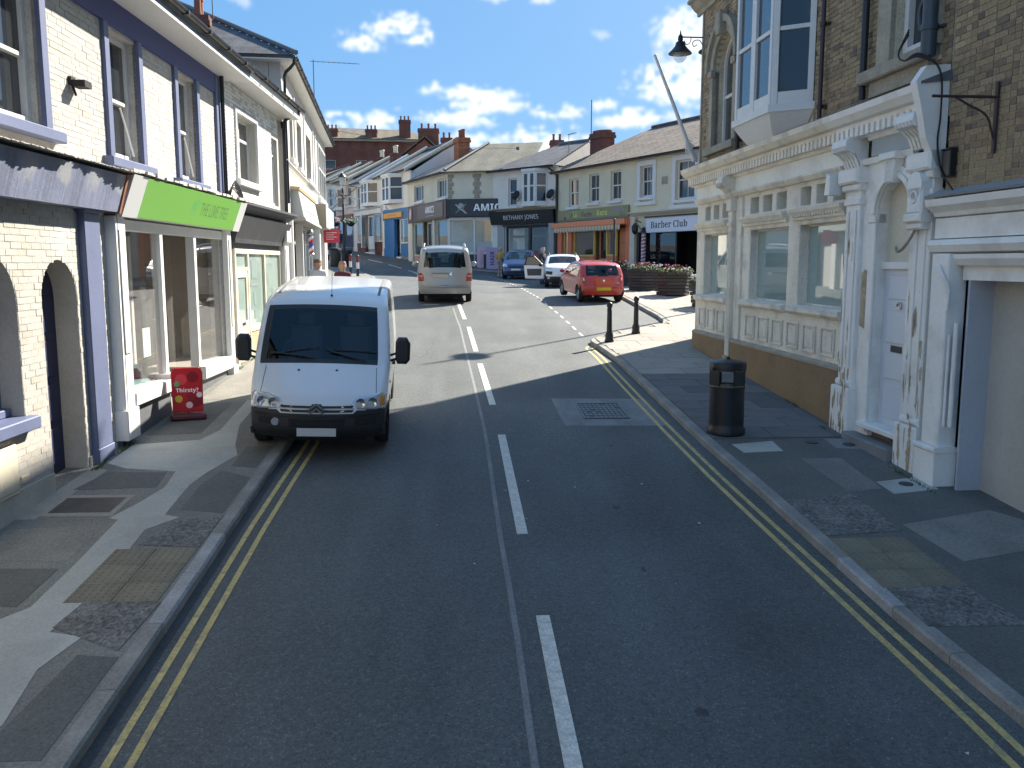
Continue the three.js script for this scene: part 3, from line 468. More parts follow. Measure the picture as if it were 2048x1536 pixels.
  slates(p, [X1 + .25, 7.26, -7.2], [X0, 7.26, -7.2], [X1 + .25, 9.6, -3.4], [X0, 9.6, -3.4], M.slate, { far: true });
  add('gable', ext([[-7, 7], [0, 7], [-3.4, 9.55]].map(([a, b]) => [-a, b]), -.2, 0).rotateY(Math.PI / 2).translate(X1, 0, 0), M.mortarWhite, p);
  // weathered fascia over the ground floor with broken lead flashing on top
  const fa = add('fascia', [prof([[.0, 4.62], [.36, 4.6], [.22, 4.12], [.0, 4.12]], X0, 3.3)], M.blueFaded, p);
  add('fascia_end', [prof([[.0, 4.64], [.38, 4.62], [.235, 4.1], [.0, 4.1]], 3.3, 3.36)], M.rust, fa);
  const fl = [], fn = (x) => .368 + .15 * clamp(fbm(x * .9 + 31, 4, 3) * 2 - .55) + .04 * vnoise(x * 7, 9) + .03 * vnoise(x * 23, 5); for (let x = X0; x < 3.4; x += .07) { const w = fn(x); fl.push(ext([[0, 4.672], [w, 4.648 - (w - .4) * .12], [w, 4.656 - (w - .4) * .12], [0, 4.682]], 0, .0705).rotateY(-Math.PI / 2).translate(x + .0705, rr(-.003, .003), 0)); } add('lead_flashing', fl, M.mortarWhite, p);
  add('downpipe', [rod([3.45, .7, .1], [3.45, 4.1, .1], .045), rod([3.45, 4.1, .1], [3.5, 4.5, .2], .06), rod([9.02, 4.7, .1], [9.02, 7.1, .1], .04)], M.gutter, p);
  add('security_light', [bx(2.55, 2.68, 5.62, 5.72, 0, .04), bx(2.56, 2.76, 5.6, 5.68, .04, .2), rod([2.6, 5.66, .02], [2.62, 5.5, .06], .015)], M.blackMatt, p);
  const mess = []; for (let i = 0; i < 5; i++) mess.push(tube([[8.9 + i * .08, 4.7, .1], [9.1 + i * .05, 4.9 + i * .04, .2], [9.25 + i * .06, 4.72, .3], [9.5, 4.62 + i * .02, .2]], .012, 14, 5)); add('loose_cable', mess, M.blackMatt, p);
  // flashing over the shopfront
  const f2 = []; for (let x = 3.4; x < 9.7; x += .2) f2.push(bx(x, x + .205, 4.66 + rr(-.01, .01), 4.69 + rr(0, .02), -.02, .44 + rr(-.03, .03))); add('lead_flashing', f2, M.mortarWhite, p);
  // shopfront
  const wp = [];
  for (const [a, b] of [[3.38, 3.72], [8.78, 9.06]]) wp.push(cb(a, b, 1.0, 4.08, -.05, .14, .01), cb(a + .07, b - .07, 2.2, 3.9, .14, .16, .008), cb(a - .04, b + .04, 1.0, 1.42, -.05, .18, .012));
  add('shopfront_pilaster', wp.slice(0, 3), M.white, p); add('shopfront_pilaster', wp.slice(3), M.white, p);
  const sf = add('shopfront_frame', [cb(3.72, 5.45, 1.42, 1.62, -.05, .16, .015), cb(6.98, 8.78, 1.38, 1.62, -.05, .16, .015), cb(3.72, 8.78, 3.9, 4.06, -.1, .05, .01), cb(5.3, 5.44, 1.62, 3.9, -.1, .05, .01), cb(6.98, 7.12, 1.62, 3.9, -.1, .05, .01), cb(6.5, 6.62, 1.1, 3.9, -1.0, -.9, .01), cb(5.4, 5.5, 1.1, 3.9, -1.0, -.9, .01), cb(5.22, 5.5, 1.5, 1.7, -.1, .2, .02)], M.white, p);
  for (const [a, b] of [[3.72, 5.3], [7.12, 8.78]]) add('pane', bx(a, b, 1.62, 3.9, -.02, -.012), M.glass, sf);
  for (const x of [5.42, 7.0]) { const q = add('pane', bx(-.004, .004, 1.62, 3.9, -.9, -.08), M.glass, sf); q.position.x = x; }
  addEach('stall_riser', [bx(3.4, 5.42, .6, 1.42, -.05, .06), bx(7.0, 9.0, .8, 1.38, -.05, .06)], sur([0.11, 0.12, 0.13], 1.5, { big: .2, fine: .15 }, .7), p);
  add('shop_interior', [bx(3.5, 8.95, .7, 1.12, -5.5, -1.0), bx(5.45, 6.97, .7, 1.14, -1.0, .02), bx(3.45, 3.5, 1, 4.2, -5.5, -.32), bx(8.98, 9.0, 1, 4.2, -5.5, -.32), bx(3.5, 9, 1, 4.2, -5.5, -5.4), bx(3.5, 9, 4.1, 4.2, -5.4, -.32), bx(3.6, 5.4, 1.42, 1.6, -.9, -.06), bx(7.05, 8.9, 1.4, 1.6, -.9, -.06)], sur([0.3, 0.27, 0.24], 3, { big: .15, fine: .1 }, .9), p);
}
// things seen in the shop window
{
  const at = (u, y, w) => [LO[0] + LU[0] * u + w * 0.9998, y, LO[1] + LU[1] * u + w * 0.0178], turn = Math.atan2(-LU[1], LU[0]);
  const stool = thing('bar_stool', 'chrome bar stool with red seat in the shop doorway, nearer the street', 'stool', at(6.0, 1.14, -1.6), turn, 'stools inside the shop');
  add('seat', new THREE.CylinderGeometry(.17, .17, .06, 18).translate(0, .74, 0), std([.35, .03, .02], .4), stool); add('frame', [0, 1, 2, 3].map((i) => { const a = i * Math.PI / 2 + .4; return rod([.2 * Math.cos(a), 0, .2 * Math.sin(a)], [.12 * Math.cos(a), .72, .12 * Math.sin(a)], .013); }).concat([new THREE.TorusGeometry(.165, .01, 6, 20).rotateX(Math.PI / 2).translate(0, .28, 0)]), M.steel, stool);
  copy(stool, 'chrome bar stool with red seat behind the one in the shop doorway', at(6.35, 1.14, -2.3), turn + .5);
  const tb = thing('tall_table', 'tall brown table with chrome legs inside the shop doorway', 'table', at(6.5, 1.14, -1.95), turn); add('table_top', cb(-.45, .35, .98, 1.03, -.3, .3, .01), std([.16, .08, .05], .4), tb); for (const [x, z] of [[-.38, -.24], [.28, -.24], [-.38, .24], [.28, .24]]) add('leg', rod([x, 0, z], [x, .98, z], .018), M.steel, tb);
  const ct = thing('shop_counter', 'long dark counter at the back of the shop', 'counter', at(6.4, 1.13, -3.9), turn); add('counter_front', cb(-1.8, 1.8, 0, 1.0, -.3, .3, .02), std([.14, .09, .06], .6), ct); add('counter_top', cb(-1.86, 1.86, 1.0, 1.05, -.36, .36, .01), std([.3, .28, .25], .3), ct);
  for (const [u, y, w, h, c, l] of [[4.1, 2.5, .9, 1.1, [.25, .04, .03], 'dark red menu board on the shop back wall, left'], [6.2, 2.6, 1.2, .8, [.04, .05, .06], 'black menu board on the shop back wall, middle'], [8.1, 2.7, .7, .5, [.45, .05, .04], 'small red poster on the shop back wall, right']]) { const b = thing('menu_board', l, 'menu board', at(u, y, -5.37), turn); add('board', cb(-w / 2, w / 2, 0, h, 0, .03, .005), std(c, .7), b); add('board_frame', [bx(-w / 2 - .04, w / 2 + .04, -.04, 0, 0, .04), bx(-w / 2 - .04, w / 2 + .04, h, h + .04, 0, .04)], std([.3, .2, .12], .6), b); }
  const dsp = thing('window_display', 'low shelf of coloured boxes in the left shop window', 'display', at(4.5, 1.605, -.45), turn);
  add('cloth', cb(-.75, .75, 0, .05, -.35, .3, .01), std([.12, .25, .26], .9), dsp); for (let i = 0; i < 7; i++) add('box', cb(-.09, .09, 0, rr(.12, .22), -.08, .08, .006), std([[.4, .05, .03], [.5, .3, .06], [.1, .25, .3], [.45, .1, .06]][i % 4], .6), dsp).position.set(-.62 + i * .2, .05, rr(-.15, .12));
  const po = single('paper_notice', 'white paper notice stuck inside the shop window', 'notice', bx(-.15, .15, -.22, .22, 0, .004), std([.6, .6, .6], .8)); po.position.set(...at(4.75, 2.25, -.035)); po.rotation.y = turn;
  const ld = thing('leaning_poles', 'pale green poles standing upright behind the shop window', 'poles', at(4.35, 1.62, -.7), turn); for (let i = 0; i < 4; i++) add('pole', rod([-.09 + i * .06, 0, i % 2 * .05], [-.06 + i * .05, 1.75 + i * .12, 0], .022), std([.4, .5, .42], .5), ld);
  // slanted green sign
  const s = thing('shop_sign', 'slanted lime green shop sign with thin dark lettering and a tree', 'sign', at(0, 0, 0), turn);
  const tilt = Math.atan2(.2, .55), m = add('sign_box', [prof([[.06, 4.64], [.4, 4.62], [.2, 4.08], [.06, 4.08]], 3.42, 9.35)], M.white, s);
  addEach('sign_end', [prof([[.405, 4.63], [.42, 4.63], [.22, 4.07], [.205, 4.07]], 3.42, 3.95), prof([[.405, 4.63], [.42, 4.63], [.22, 4.07], [.205, 4.07]], 8.9, 9.35)], std([.5, .52, .53], .6), s);
  const f = signFace('sign_face', 4.95, .575, (c, w, h) => { c.fillStyle = '#659f3b'; c.fillRect(0, 0, w, h); for (let i = 0; i < 60; i++) { c.fillStyle = `rgba(90,160,50,${.05})`; c.fillRect(R() * w, R() * h, R() * 200, R() * 30); } txt(c, 'THE LIME TREE', w * .70, h * .5, h * .52, '#37622a', 'sans-serif', 'normal', .82); c.strokeStyle = '#4f9a4c'; c.lineWidth = 3; for (let i = 0; i < 16; i++) { c.beginPath(); c.arc(w * .475 + (R() - .5) * h * .5, h * (.3 + R() * .3), h * .08, 0, 6); c.stroke(); } c.beginPath(); c.moveTo(w * .475, h * .5); c.lineTo(w * .475, h * .85); c.stroke(); }, s, { px: 260 });
  f.position.set(6.425, 4.352, .321); f.rotation.x = tilt;
  // red pavement board
  const B = thing('advertising_board', 'red free-standing drinks board reading Thirsty? on the pavement', 'board', [-4.3, gy(-14.05) + .1, -14.05], .3); B.scale.setScalar(.87);
  add('board_panel', ext([[-.26, .12], [.26, .12], [.27, .85], [.2, .93], [-.2, .93], [-.27, .85]], -.03, .03, [], .01), std([.42, .02, .025], .35), B);
  const bf = signFace('board_face', .5, .78, (c, w, h) => { c.fillStyle = '#c01822'; c.fillRect(0, 0, w, h); for (const [x, y, r, k] of [[.3, .25, .2, '#e0404a'], [.7, .2, .2, '#8c0d18'], [.2, .7, .13, '#d8b23a'], [.75, .75, .25, '#8c0d18'], [.15, .35, .1, '#5fa86a'], [.55, .85, .12, '#e9c7c0'], [.9, .62, .1, '#f0dcd8'], [.62, .64, .16, '#a3121c']]) { c.fillStyle = k; c.beginPath(); c.arc(x * w, y * h, r * w, 0, 7); c.fill(); } txt(c, 'Thirsty?', w * .5, h * .5, h * .13, '#ffffff'); }, B, { px: 500, rough: .3 }); bf.position.set(0, .525, .0312);
  add('base', [cb(-.3, .3, 0, .1, -.22, .22, .03), bx(-.02, .02, .1, .14, -.03, .03)], std([.1, .02, .03], .6), B);
}
// ---------- left row: white building over a black shopfront ----------
const renderWhite = sur([0.5, 0.49, 0.46], 2.6, { big: .08, fine: .06, stain: .25, stainC: [.5, .46, .39], stainN: 4 }, .8);
{
  const p = house('white_rendered_shop', 'white building over an empty black shopfront with pale green glass', ...LW(9.25), ...LU);
  const o = 9.25, X1 = 5.15, w = [10.3 - o, 12.0 - o, 5.2, 6.56], s = [13.62 - o, 14.25 - o, 4.86, 6.5];
  add('wall', ext(rect(0.02, X1, 0, 7.25), -.3, -.02, [win(...w), win(...s), win(.35, 4.65, 1.2, 4.2)]), renderWhite, p);
  brickSkin(p, .1, X1 - .1, 4.75, 7.1, .0, [M.white, renderWhite], { holes: [{ x0: w[0] - .1, x1: w[1] + .1, y0: w[2] - .2, y1: w[3] + .1 }, { x0: s[0] - .08, x1: s[1] + .08, y0: 4.7, y1: s[3] + .08 }], max: 120 });
  add('house_body', [bx(0.02, X1, 0, 7.2, -7, -6.7), bx(X1 - .2, X1, 0, 7.2, -6.7, -.31), bx(0.02, X1 - .2, 4.4, 4.6, -6.7, -.31)], renderWhite, p);
  window_(p, ...w, -.16, { kind: 'case', n: 2, transom: .68, curtain: [1] }); window_(p, ...s, -.1, { mid: .78 });
  add('window_surround', [cb(w[0] - .1, w[0], w[2], w[3] + .1, -.02, .04), cb(w[0], w[1] + .1, w[3], w[3] + .1, -.02, .041), cb(w[1], w[1] + .1, w[2], w[3], -.02, .04), cb(w[0] - .16, w[1] + .16, w[2] - .13, w[2], -.02, .1)], M.white, p);
  add('soffit', bx(-.1, X1 + .5, 7.1, 7.14, -.1, .46), M.white, p); add('fascia_board', bx(-.1, X1 + .5, 7.14, 7.32, .44, .47), M.white, p); gutter(p, -.1, X1 + .55, 7.34, .54);
  slates(p, [-.1, 7.36, .5], [X1 + .5, 7.36, .5], [-.1, 8.9, -3], [X1 + .5, 8.9, -3], M.slate, { max: 30 }); slates(p, [X1 + .5, 7.36, -7], [-.1, 7.36, -7], [X1 + .5, 8.9, -3], [-.1, 8.9, -3], M.slate, { far: true });
  add('downpipe', [rod([X1 + .2, 4.6, .1], [X1 + .2, 6.9, .1], .045), tube([[X1 + .2, 6.9, .1], [X1 + .2, 7.05, .14], [X1 + .2, 7.25, .5]], .045, 10), cyl(.07, .09, .16).translate(X1 + .2, 6.85, .1)], M.gutter, p);
  // shopfront
  const dark = sur([0.035, 0.038, 0.043], 2, { big: .3, fine: .15, stain: .35, stainC: [.075, .08, .085] }, .45);
  add('cornice', prof(corniceZ(4.4, 4.68, .42), .1, X1 + .15), std([.055, .06, .075], .6), p);
  add('fascia', prof([[0, 4.4], [.3, 4.4], [.12, 3.95], [.12, 3.86], [0, 3.86]], .2, X1 - .2), dark, p);
  add('blind_panel', bx(.35, 4.62, 3.72, 4.2, -.04, .02), dark, p);
  const fr = M.cream, sf = add('shopfront_frame', [cb(.35, 4.65, 3.64, 3.74, -.04, .06), ...[.35, 1.38, 2.9, 4.55].map((x) => cb(x, x + .1, 1.3, 3.64, -.04, .055)), cb(1.48, 4.55, 1.95, 2.05, -.04, .065), cb(.45, 1.38, 3.28, 3.36, -.04, .05)], fr, p);
  for (const [a, b, y0, y1] of [[1.48, 2.9, 2.05, 3.64], [3.0, 4.55, 2.05, 3.64], [.45, 1.38, 3.36, 3.64]]) add('pane', bx(a, b, y0, y1, -.01, .0), M.glassMint, sf);
  const d = add('door', [cb(.45, .57, 1.35, 3.28, -.02, .04), cb(1.26, 1.38, 1.35, 3.28, -.02, .04), cb(.57, 1.26, 3.14, 3.28, -.02, .04), cb(.57, 1.26, 2.1, 2.22, -.02, .04), cb(.57, 1.26, 1.35, 2.1, -.02, .03)], fr, p); add('pane', bx(.57, 1.26, 2.22, 3.14, 0, .008), M.glassMint, d); add('letter_plate', bx(.8, 1.05, 2.13, 2.19, .04, .05), M.black, d);
  add('stall_riser', bx(1.4, 4.65, .8, 1.95, -.04, .04), sur([.42, .33, .2], 1.6, { big: .3, fine: .15, stain: .4, stainC: [.5, .45, .35] }, .9), p);
  add('shopfront_pilaster', [cb(4.68, 5.12, 1, 4.4, -.04, .16, .012), cb(4.62, 5.16, 3.95, 4.38, .16, .24, .02), cb(4.74, 5.06, 2.0, 3.8, .16, .18, .01)], M.white, p);
  const nt = add('window_notices', [bx(1.85, 2.35, 3.1, 3.5, .004, .007), bx(1.75, 2.45, 2.93, 3.0, .004, .007), bx(2.0, 2.2, 2.5, 2.8, .004, .007), bx(2.02, 2.22, 2.2, 2.4, .004, .007)], std([.16, .22, .21], .8), p); add('orange_poster', bx(4.1, 4.45, 2.1, 2.75, .004, .008), std([.6, .25, .12], .8), p);
}
// ---------- left row: corner building with hipped slate roof, barber shop below ----------
const L3O = [-4.56, -23.9], L3U = [-0.082, -0.99663], L3T = Math.atan2(-L3U[1], L3U[0]), l3 = (u, y, w) => [L3O[0] + L3U[0] * u + w * 0.99663, y, L3O[1] + L3U[1] * u - w * 0.082];
{
  const p = house('hipped_roof_house', 'tall white building with hipped slate roof and barber shop', ...L3O, ...L3U), X1 = 16.6, E = 8.55;
  const ws = [[1.7, 2.6, 6.35, 7.75], [3.8, 5.3, 6.3, 7.7], [6.9, 8.9, 6.25, 7.75], [12.0, 15.9, 6.0, 8.1]];
  add('wall', ext(rect(0, X1, 0, E), -.3, 0, [...ws.map((w) => win(...w)), win(.6, 16, 1.6, 4.7)]), renderWhite, p);
  add('side_wall', [bx(-.02, .25, 4, E, -7, -.31)], renderWhite, p); add('house_body', [bx(X1 - .3, X1, 0, E, -7, -.31), bx(.25, X1, 4.8, 5, -7, -.31), bx(.3, X1 - .3, 1.6, 4.8, -.7, -.5)], renderWhite, p);
  ws.forEach((w, i) => { window_(p, ...w, i === 3 ? .06 : -.14, { mid: .55, f: .08, kind: i === 3 ? 'case' : 'sash', n: 3, transom: i === 3 ? .55 : 0, d: i === 3 ? .3 : .08 }); add('window_sill', cb(w[0] - .15, w[1] + .15, w[2] - .14, w[2], -.1, .12), M.white, p); });
  add('string_course', [prof(corniceZ(6.0, 6.14, .09), .02, 11.5)], M.white, p); addEach('panel_moulding', [2.9, 6, 9.6, 10.6].map((x) => cb(x, x + .14, 6.15, 8.2, 0, .04)), M.white, p);
  add('soffit', bx(-.35, X1 + .3, E, E + .04, -.2, .34), M.white, p); add('side_soffit', bx(-.35, -.02, E, E + .04, -7, -.2), M.white, p); const gt = gutter(p, -.35, X1 + .3, E + .1, .4);
  add('bargeboard', bx(-.35, X1 + .3, E + .045, E + .16, .32, .345), std([.03, .10, .085], .5), p);
  add('hopper_pipe', [tube([[-.3, E + .08, .38], [-.3, E - .1, .36], [-.12, E - .3, .12], [.1, E - .5, .08], [.1, 5, .08]], .04, 24)], M.gutter, p);
  // hip: near slope faces down the street
  slates(p, [-.4, E + .12, -7.2], [-.4, E + .12, .4], [3.6, 10.9, -3.6], [3.6, 10.9, -3.4], M.slate, { max: 200, w: .34, h: .26 });
  slates(p, [-.4, E + .12, .42], [X1 + .3, E + .12, .42], [3.6, 10.9, -3.4], [X1 - 3, 10.9, -3.4], M.slate, { max: 20, far: true }); slates(p, [X1 + .3, E + .12, -7.2], [-.4, E + .12, -7.2], [X1 - 3, 10.9, -3.4], [3.6, 10.9, -3.4], M.slate, { far: true });
  add('ridge_tiles', [rod([-.4, E + .16, .44], [3.6, 10.95, -3.4], .07, 6), rod([3.6, 10.95, -3.4], [X1 - 3, 10.95, -3.4], .07, 6)], M.lead, p);
  chimney(p, 1.4, 2.0, 8.9, 10.0, -2.55, -2.0, M.brickRed, 2); aerial(p, 1.6, 9.95, -1.9, 1.3, 1.5); aerial(p, 4.5, 8.3, .5, 1.45, 1.4);
  // shopfronts
  addEach('shopfront_frame', [cb(.55, .75, 1.6, 4.6, -.1, .12), cb(3.4, 3.55, 1.6, 4.6, -.1, .12), cb(9.9, 10.4, 1.6, 4.75, -.1, .16), cb(12.6, 13.1, 1.6, 4.75, -.1, .16)], M.white, p);
  add('black_door', cb(1.0, 2.7, 1.6, 4.45, -.2, -.1), M.black, p); add('shop_glazing', [bx(3.6, 9.8, 1.9, 4.5, -.1, -.09)], new THREE.MeshPhysicalMaterial({ color: new THREE.Color(.13, .17, .18), roughness: .05, clearcoat: 1 }), p);
  addEach('glazing_bar', [4.6, 6, 7.4, 8.6].map((x) => cb(x, x + .06, 1.9, 4.5, -.1, -.04)), M.greyPanel, p);
  const sb = thing('barber_sign', 'white slanted signboard with black lettering above the barber pole', 'sign', l3(0, 0, 0), L3T);
  add('sign_box', [prof([[0, 5.46], [.2, 5.46], [.34, 4.72], [0, 4.7]], 1.5, 7.4)], std([.42, .43, .43], .6), sb); add('sign_cap', [prof([[0, 5.56], [.26, 5.54], [.24, 5.46], [0, 5.46]], 1.4, 7.5)], std([.45, .35, .2], .7), sb); add('sign_shelf', [prof([[0, 4.7], [.36, 4.72], [.4, 4.66], [.4, 4.62], [0, 4.6]], 1.4, 7.6)], std([.36, .35, .32], .7), sb);
  const f = signFace('sign_face', 5.6, .72, (c, w, h) => { c.fillStyle = '#b9c2c4'; c.fillRect(0, 0, w, h); txt(c, 'ANTHONY', w * .5, h * .36, h * .5, '#4a5a66', 'serif', 'bold', 1.5); c.fillStyle = '#333'; c.fillRect(w * .1, h * .66, w * .8, 4); txt(c, 'BARBERS SHOP', w * .5, h * .83, h * .22, '#222', 'sans-serif', 'bold', 1.6); }, sb, { px: 120 }); f.position.set(4.45, 5.09, .276); f.rotation.x = -Math.atan2(.14, .74);
  const s2 = thing('blank_sign', 'pale blue box signboard at the far end of the white row', 'sign', l3(0, 0, 0), L3T); add('sign_box', cb(10, 15.2, 4.75, 5.6, -.02, .4, .02), std([.36, .42, .44], .5), s2); add('sign_end', bx(9.94, 10, 4.72, 5.62, -.02, .41), std([.3, .27, .2], .7), s2);
  const bp = thing('barber_pole', 'short red white and blue barber pole on a wall bracket', 'barber pole', l3(4.3, 3.75, .28), 0);
  const pole = (p, h, r, cols, turns) => { const n = 60, q = [[], [], []]; for (let i = 0; i < n; i++) for (let k = 0; k < 12; k++) { const a0 = k / 12 * 2 * Math.PI, a1 = (k + 1) / 12 * 2 * Math.PI, y0 = h * i / n, y1 = h * (i + 1) / n, c = Math.floor((((k / 12 + turns * i / n) % 1) * cols.length)) % 3; const P = (a, y) => [r * Math.cos(a), y, r * Math.sin(a)]; const A = P(a0, y0), B = P(a1, y0), C = P(a1, y1), E = P(a0, y1); q[c].push(...A, ...C, ...B, ...A, ...E, ...C); } ['red_stripe', 'white_stripe', 'blue_stripe'].forEach((nm, i) => { if (!q[i].length) return; const g = new THREE.BufferGeometry(); g.setAttribute('position', new THREE.BufferAttribute(new Float32Array(q[i]), 3)); g.computeVertexNormals(); add(nm, g, cols[i], p); }); };
  globalThis.__pole = pole; const RED = std([.5, .03, .03], .35), WHT = std([.75, .75, .75], .35), BLU = std([.04, .09, .45], .35);
  pole(bp, .55, .075, [RED, WHT, BLU], 1.6); add('pole_cap', [lathe([[.0, .74], [.05, .72], [.09, .66], [.095, .6], [.095, .55], [0, .55]], 14), lathe([[0, -.14], [.05, -.12], [.09, -.07], [.095, 0], [0, 0]], 14), rod([0, .28, 0], [-.3, .28, .02], .02)], M.steel, bp);
  const rs = thing('red_shop_sign', 'square red hanging sign on the end of the white row', 'sign', l3(12.6, 4.25, .12), L3T); add('sign_panel', cb(-.02, .02, 0, .55, 0, .62, .008), std([.55, .07, .09], .5), rs); add('sign_bracket', rod([0, .56, -.1], [0, .56, .62], .012), M.black, rs); const rf = signFace('sign_face', .58, .5, (c, w, h) => { c.fillStyle = '#c93a4c'; c.fillRect(0, 0, w, h); for (let i = 0; i < 4; i++) { c.fillStyle = '#f3c9cf'; c.fillRect(w * .14, h * (.22 + i * .17), w * (.72 - (i % 2) * .2), h * .06); } }, rs, { px: 300 }); rf.position.set(-.0215, .275, .31); rf.rotation.y = -Math.PI / 2;
  const br = thing('ironwork_bracket', 'scrolled wrought iron sign bracket at the far end of the white row', 'bracket', l3(14.8, 6.1, .1), L3T); add('bracket_bar', [rod([0, .7, 0], [0, .5, 1.7], .02), rod([0, -.6, 0], [0, .52, 1.3], .02), rod([0, -.7, -.05], [0, .8, -.05], .025)], M.ironLight, br); add('bracket_scroll', [0, 1, 2, 3].map((i) => tube([...Array(14)].map((_, k) => { const a = k * .6, r = .24 - k * .014; return [0, .2 + r * Math.cos(a) - i * .12, .25 + i * .3 + r * Math.sin(a)]; }), .012, 40, 5)), M.ironLight, br);
}
// ---------- right: yellow brick pub-like corner building with stone shopfront ----------
const PO = [5.5676, -20.6465], PU = [0.03, 0.99955], PT = Math.atan2(-PU[1], PU[0]), pb = (u, y, w) => [PO[0] + PU[0] * u - w * PU[1], y, PO[1] + PU[1] * u + w * PU[0]];
{
  const p = house('yellow_brick_corner_building', 'yellow brick building with pale stone shopfront, oriel window and peeling white doorway', ...PO, ...PU);
  const XE = 10.0, TOP = 12.3, lowW = [[.45, 2.2, 2.74, 4.08], [3.42, 5.3, 2.74, 4.08], [5.78, 7.5, 2.74, 4.08]];
  const aw = { x0: .86, x1: 2.2, y0: 5.95, y1: 8.25 }, uw = [8.62, 9.42, 6.15, 8.6];
  const tr = []; for (const [a, b] of [[.35, 2.15], [3.25, 5.25], [5.65, 7.5]]) for (let i = 0; i < 3; i++) { const w = (b - a) / 3; tr.push([a + i * w + .1, a + (i + 1) * w - .1, 4.4, 4.7]); }
  add('wall', ext(rect(0, XE, 5.2, TOP), -.35, -.016, [archPts(aw.x0, aw.x1, aw.y0, aw.y1 - .67).reverse(), win(...uw), win(2.5, 3.3, 9.9, 11.6), win(5.6, 6.4, 9.9, 11.6), win(8.6, 9.4, 9.9, 11.6)]), M.mortarBuff, p);
  brickSkin(p, 0, XE, 5.62, TOP - .3, 0, M.brickBuff, { flemish: true, holes: [{ ...aw, arch: 1, x0: aw.x0 - .2, x1: aw.x1 + .2, y1: aw.y1 + .2 }, { x0: 3.55, x1: 6.1, y0: 5.5, y1: 9.3 }, { x0: uw[0] - .4, x1: uw[1] + .35, y0: uw[2] - .2, y1: uw[3] + .3 }, ...[2.5, 5.6, 8.6].map((x) => ({ x0: x - .1, x1: x + .9, y0: 9.8, y1: 11.7 }))], max: 300 });
  // canted far end and back: it stands on the corner, so its outline shades the road
  const body = (pts, y0, y1) => { const g = new THREE.ExtrudeGeometry(shp(pts.map(([x, z]) => [x, -z])), { depth: y1 - y0, bevelEnabled: false }).rotateX(-Math.PI / 2).translate(0, y0, 0); return g; };
  add('end_wall', body([[-.001, -.002], [-1.55, -.5], [-1.55, -9], [0, -9], [-.001, -.36]].reverse(), 0, TOP), M.brickBuff[0], p);
  add('house_body', body([[0, -8.7], [XE, -8.7], [XE, -9], [0, -9]].reverse(), 0, TOP), M.brickBuff[0], p); add('floor_slab', [bx(0, XE, 4.95, 5.2, -8.7, -.36), bx(0, XE, TOP - .2, TOP, -8.7, -.36), bx(7.5, 7.7, 0, 4.95, -8.7, -.4)], M.stoneDark, p);
  add('upper_cornice', [prof(corniceZ(TOP - .3, TOP + .15, .42), -1.0, XE), bx(-1.6, -1.0, TOP - .05, TOP + .14, -9, .0)], M.stoneDark, p); add('string_course', [prof(corniceZ(9.05, 9.4, .3), -.4, XE)], M.stoneDark, p);
  add('roof', [prof([[.3, TOP + .15], [-4.4, TOP + 1.1], [-9.2, TOP + .15]], -1.4, XE)], M.slateFar, p);
  add('quoin_strip', [bx(-.06, .02, 5.6, 9.1, -.2, .03)], M.stoneDark, p);
  window_(p, 2.5, 3.3, 9.9, 11.6, -.12); window_(p, 5.6, 6.4, 9.9, 11.6, -.12); window_(p, 8.6, 9.4, 9.9, 11.6, -.12);
  // arched first floor window with stone surround
  add('arch_surround', [ext(archPts(aw.x0 - .2, aw.x1 + .2, aw.y0, aw.y1 - .67, 16), -.1, .05, [archPts(aw.x0, aw.x1, aw.y0, aw.y1 - .67, 16).reverse()]), ext(ring((aw.x0 + aw.x1) / 2, aw.y1 - .67, .87, 1.01), -.05, .13), cb(1.4, 1.66, aw.y1 - .05, aw.y1 + .42, 0, .2, .02), cb(aw.x0 - .22, aw.x0 + .04, aw.y1 - .78, aw.y1 - .64, 0, .1), cb(aw.x1 - .04, aw.x1 + .22, aw.y1 - .78, aw.y1 - .64, 0, .1)], M.stoneDark, p);
  const arw = add('window', [ext(archPts(aw.x0, aw.x1, aw.y0, aw.y1 - .67, 16), -.3, -.2, [archPts(aw.x0 + .09, aw.x1 - .09, aw.y0 + .1, aw.y1 - .67, 16).reverse()]), cb(aw.x0, aw.x1, 6.98, 7.05, -.29, -.21)], M.white, p); add('pane', ext(archPts(aw.x0 + .08, aw.x1 - .08, aw.y0 + .09, aw.y1 - .67), -.26, -.25), M.glassDark, arw); add('window_sill', cb(aw.x0 - .3, aw.x1 + .3, 5.8, 5.95, -.3, .14), M.stoneDark, p);
  // oriel: three canted sides on a curved corbel
  {
    const P = [[3.55, 0], [3.95, .55], [5.7, .55], [6.1, 0]], y0 = 6.05, y1 = 8.9, or = add('oriel_window', [body([[3.5, 0], [3.92, .62], [5.73, .62], [6.15, 0]].reverse(), y0 - .12, y0), body([[3.5, 0], [3.92, .62], [5.73, .62], [6.15, 0]].reverse(), y1, y1 + .3)], M.white, p);
    const cor = []; for (let i = 0; i < 28; i++) { const t = i / 28, k = .3 + .7 * Math.pow(1 - t, .55), u = (t + 1 / 28); const a = [[4.82 - 1.3 * k, 0], [4.82 - .88 * k, .58 * k], [4.82 + .88 * k, .58 * k], [4.82 + 1.3 * k, 0]]; cor.push(body(a.slice().reverse(), y0 - .12 - .5 * u, y0 - .12 - .5 * t)); } add('oriel_corbel', cor, M.white, or);
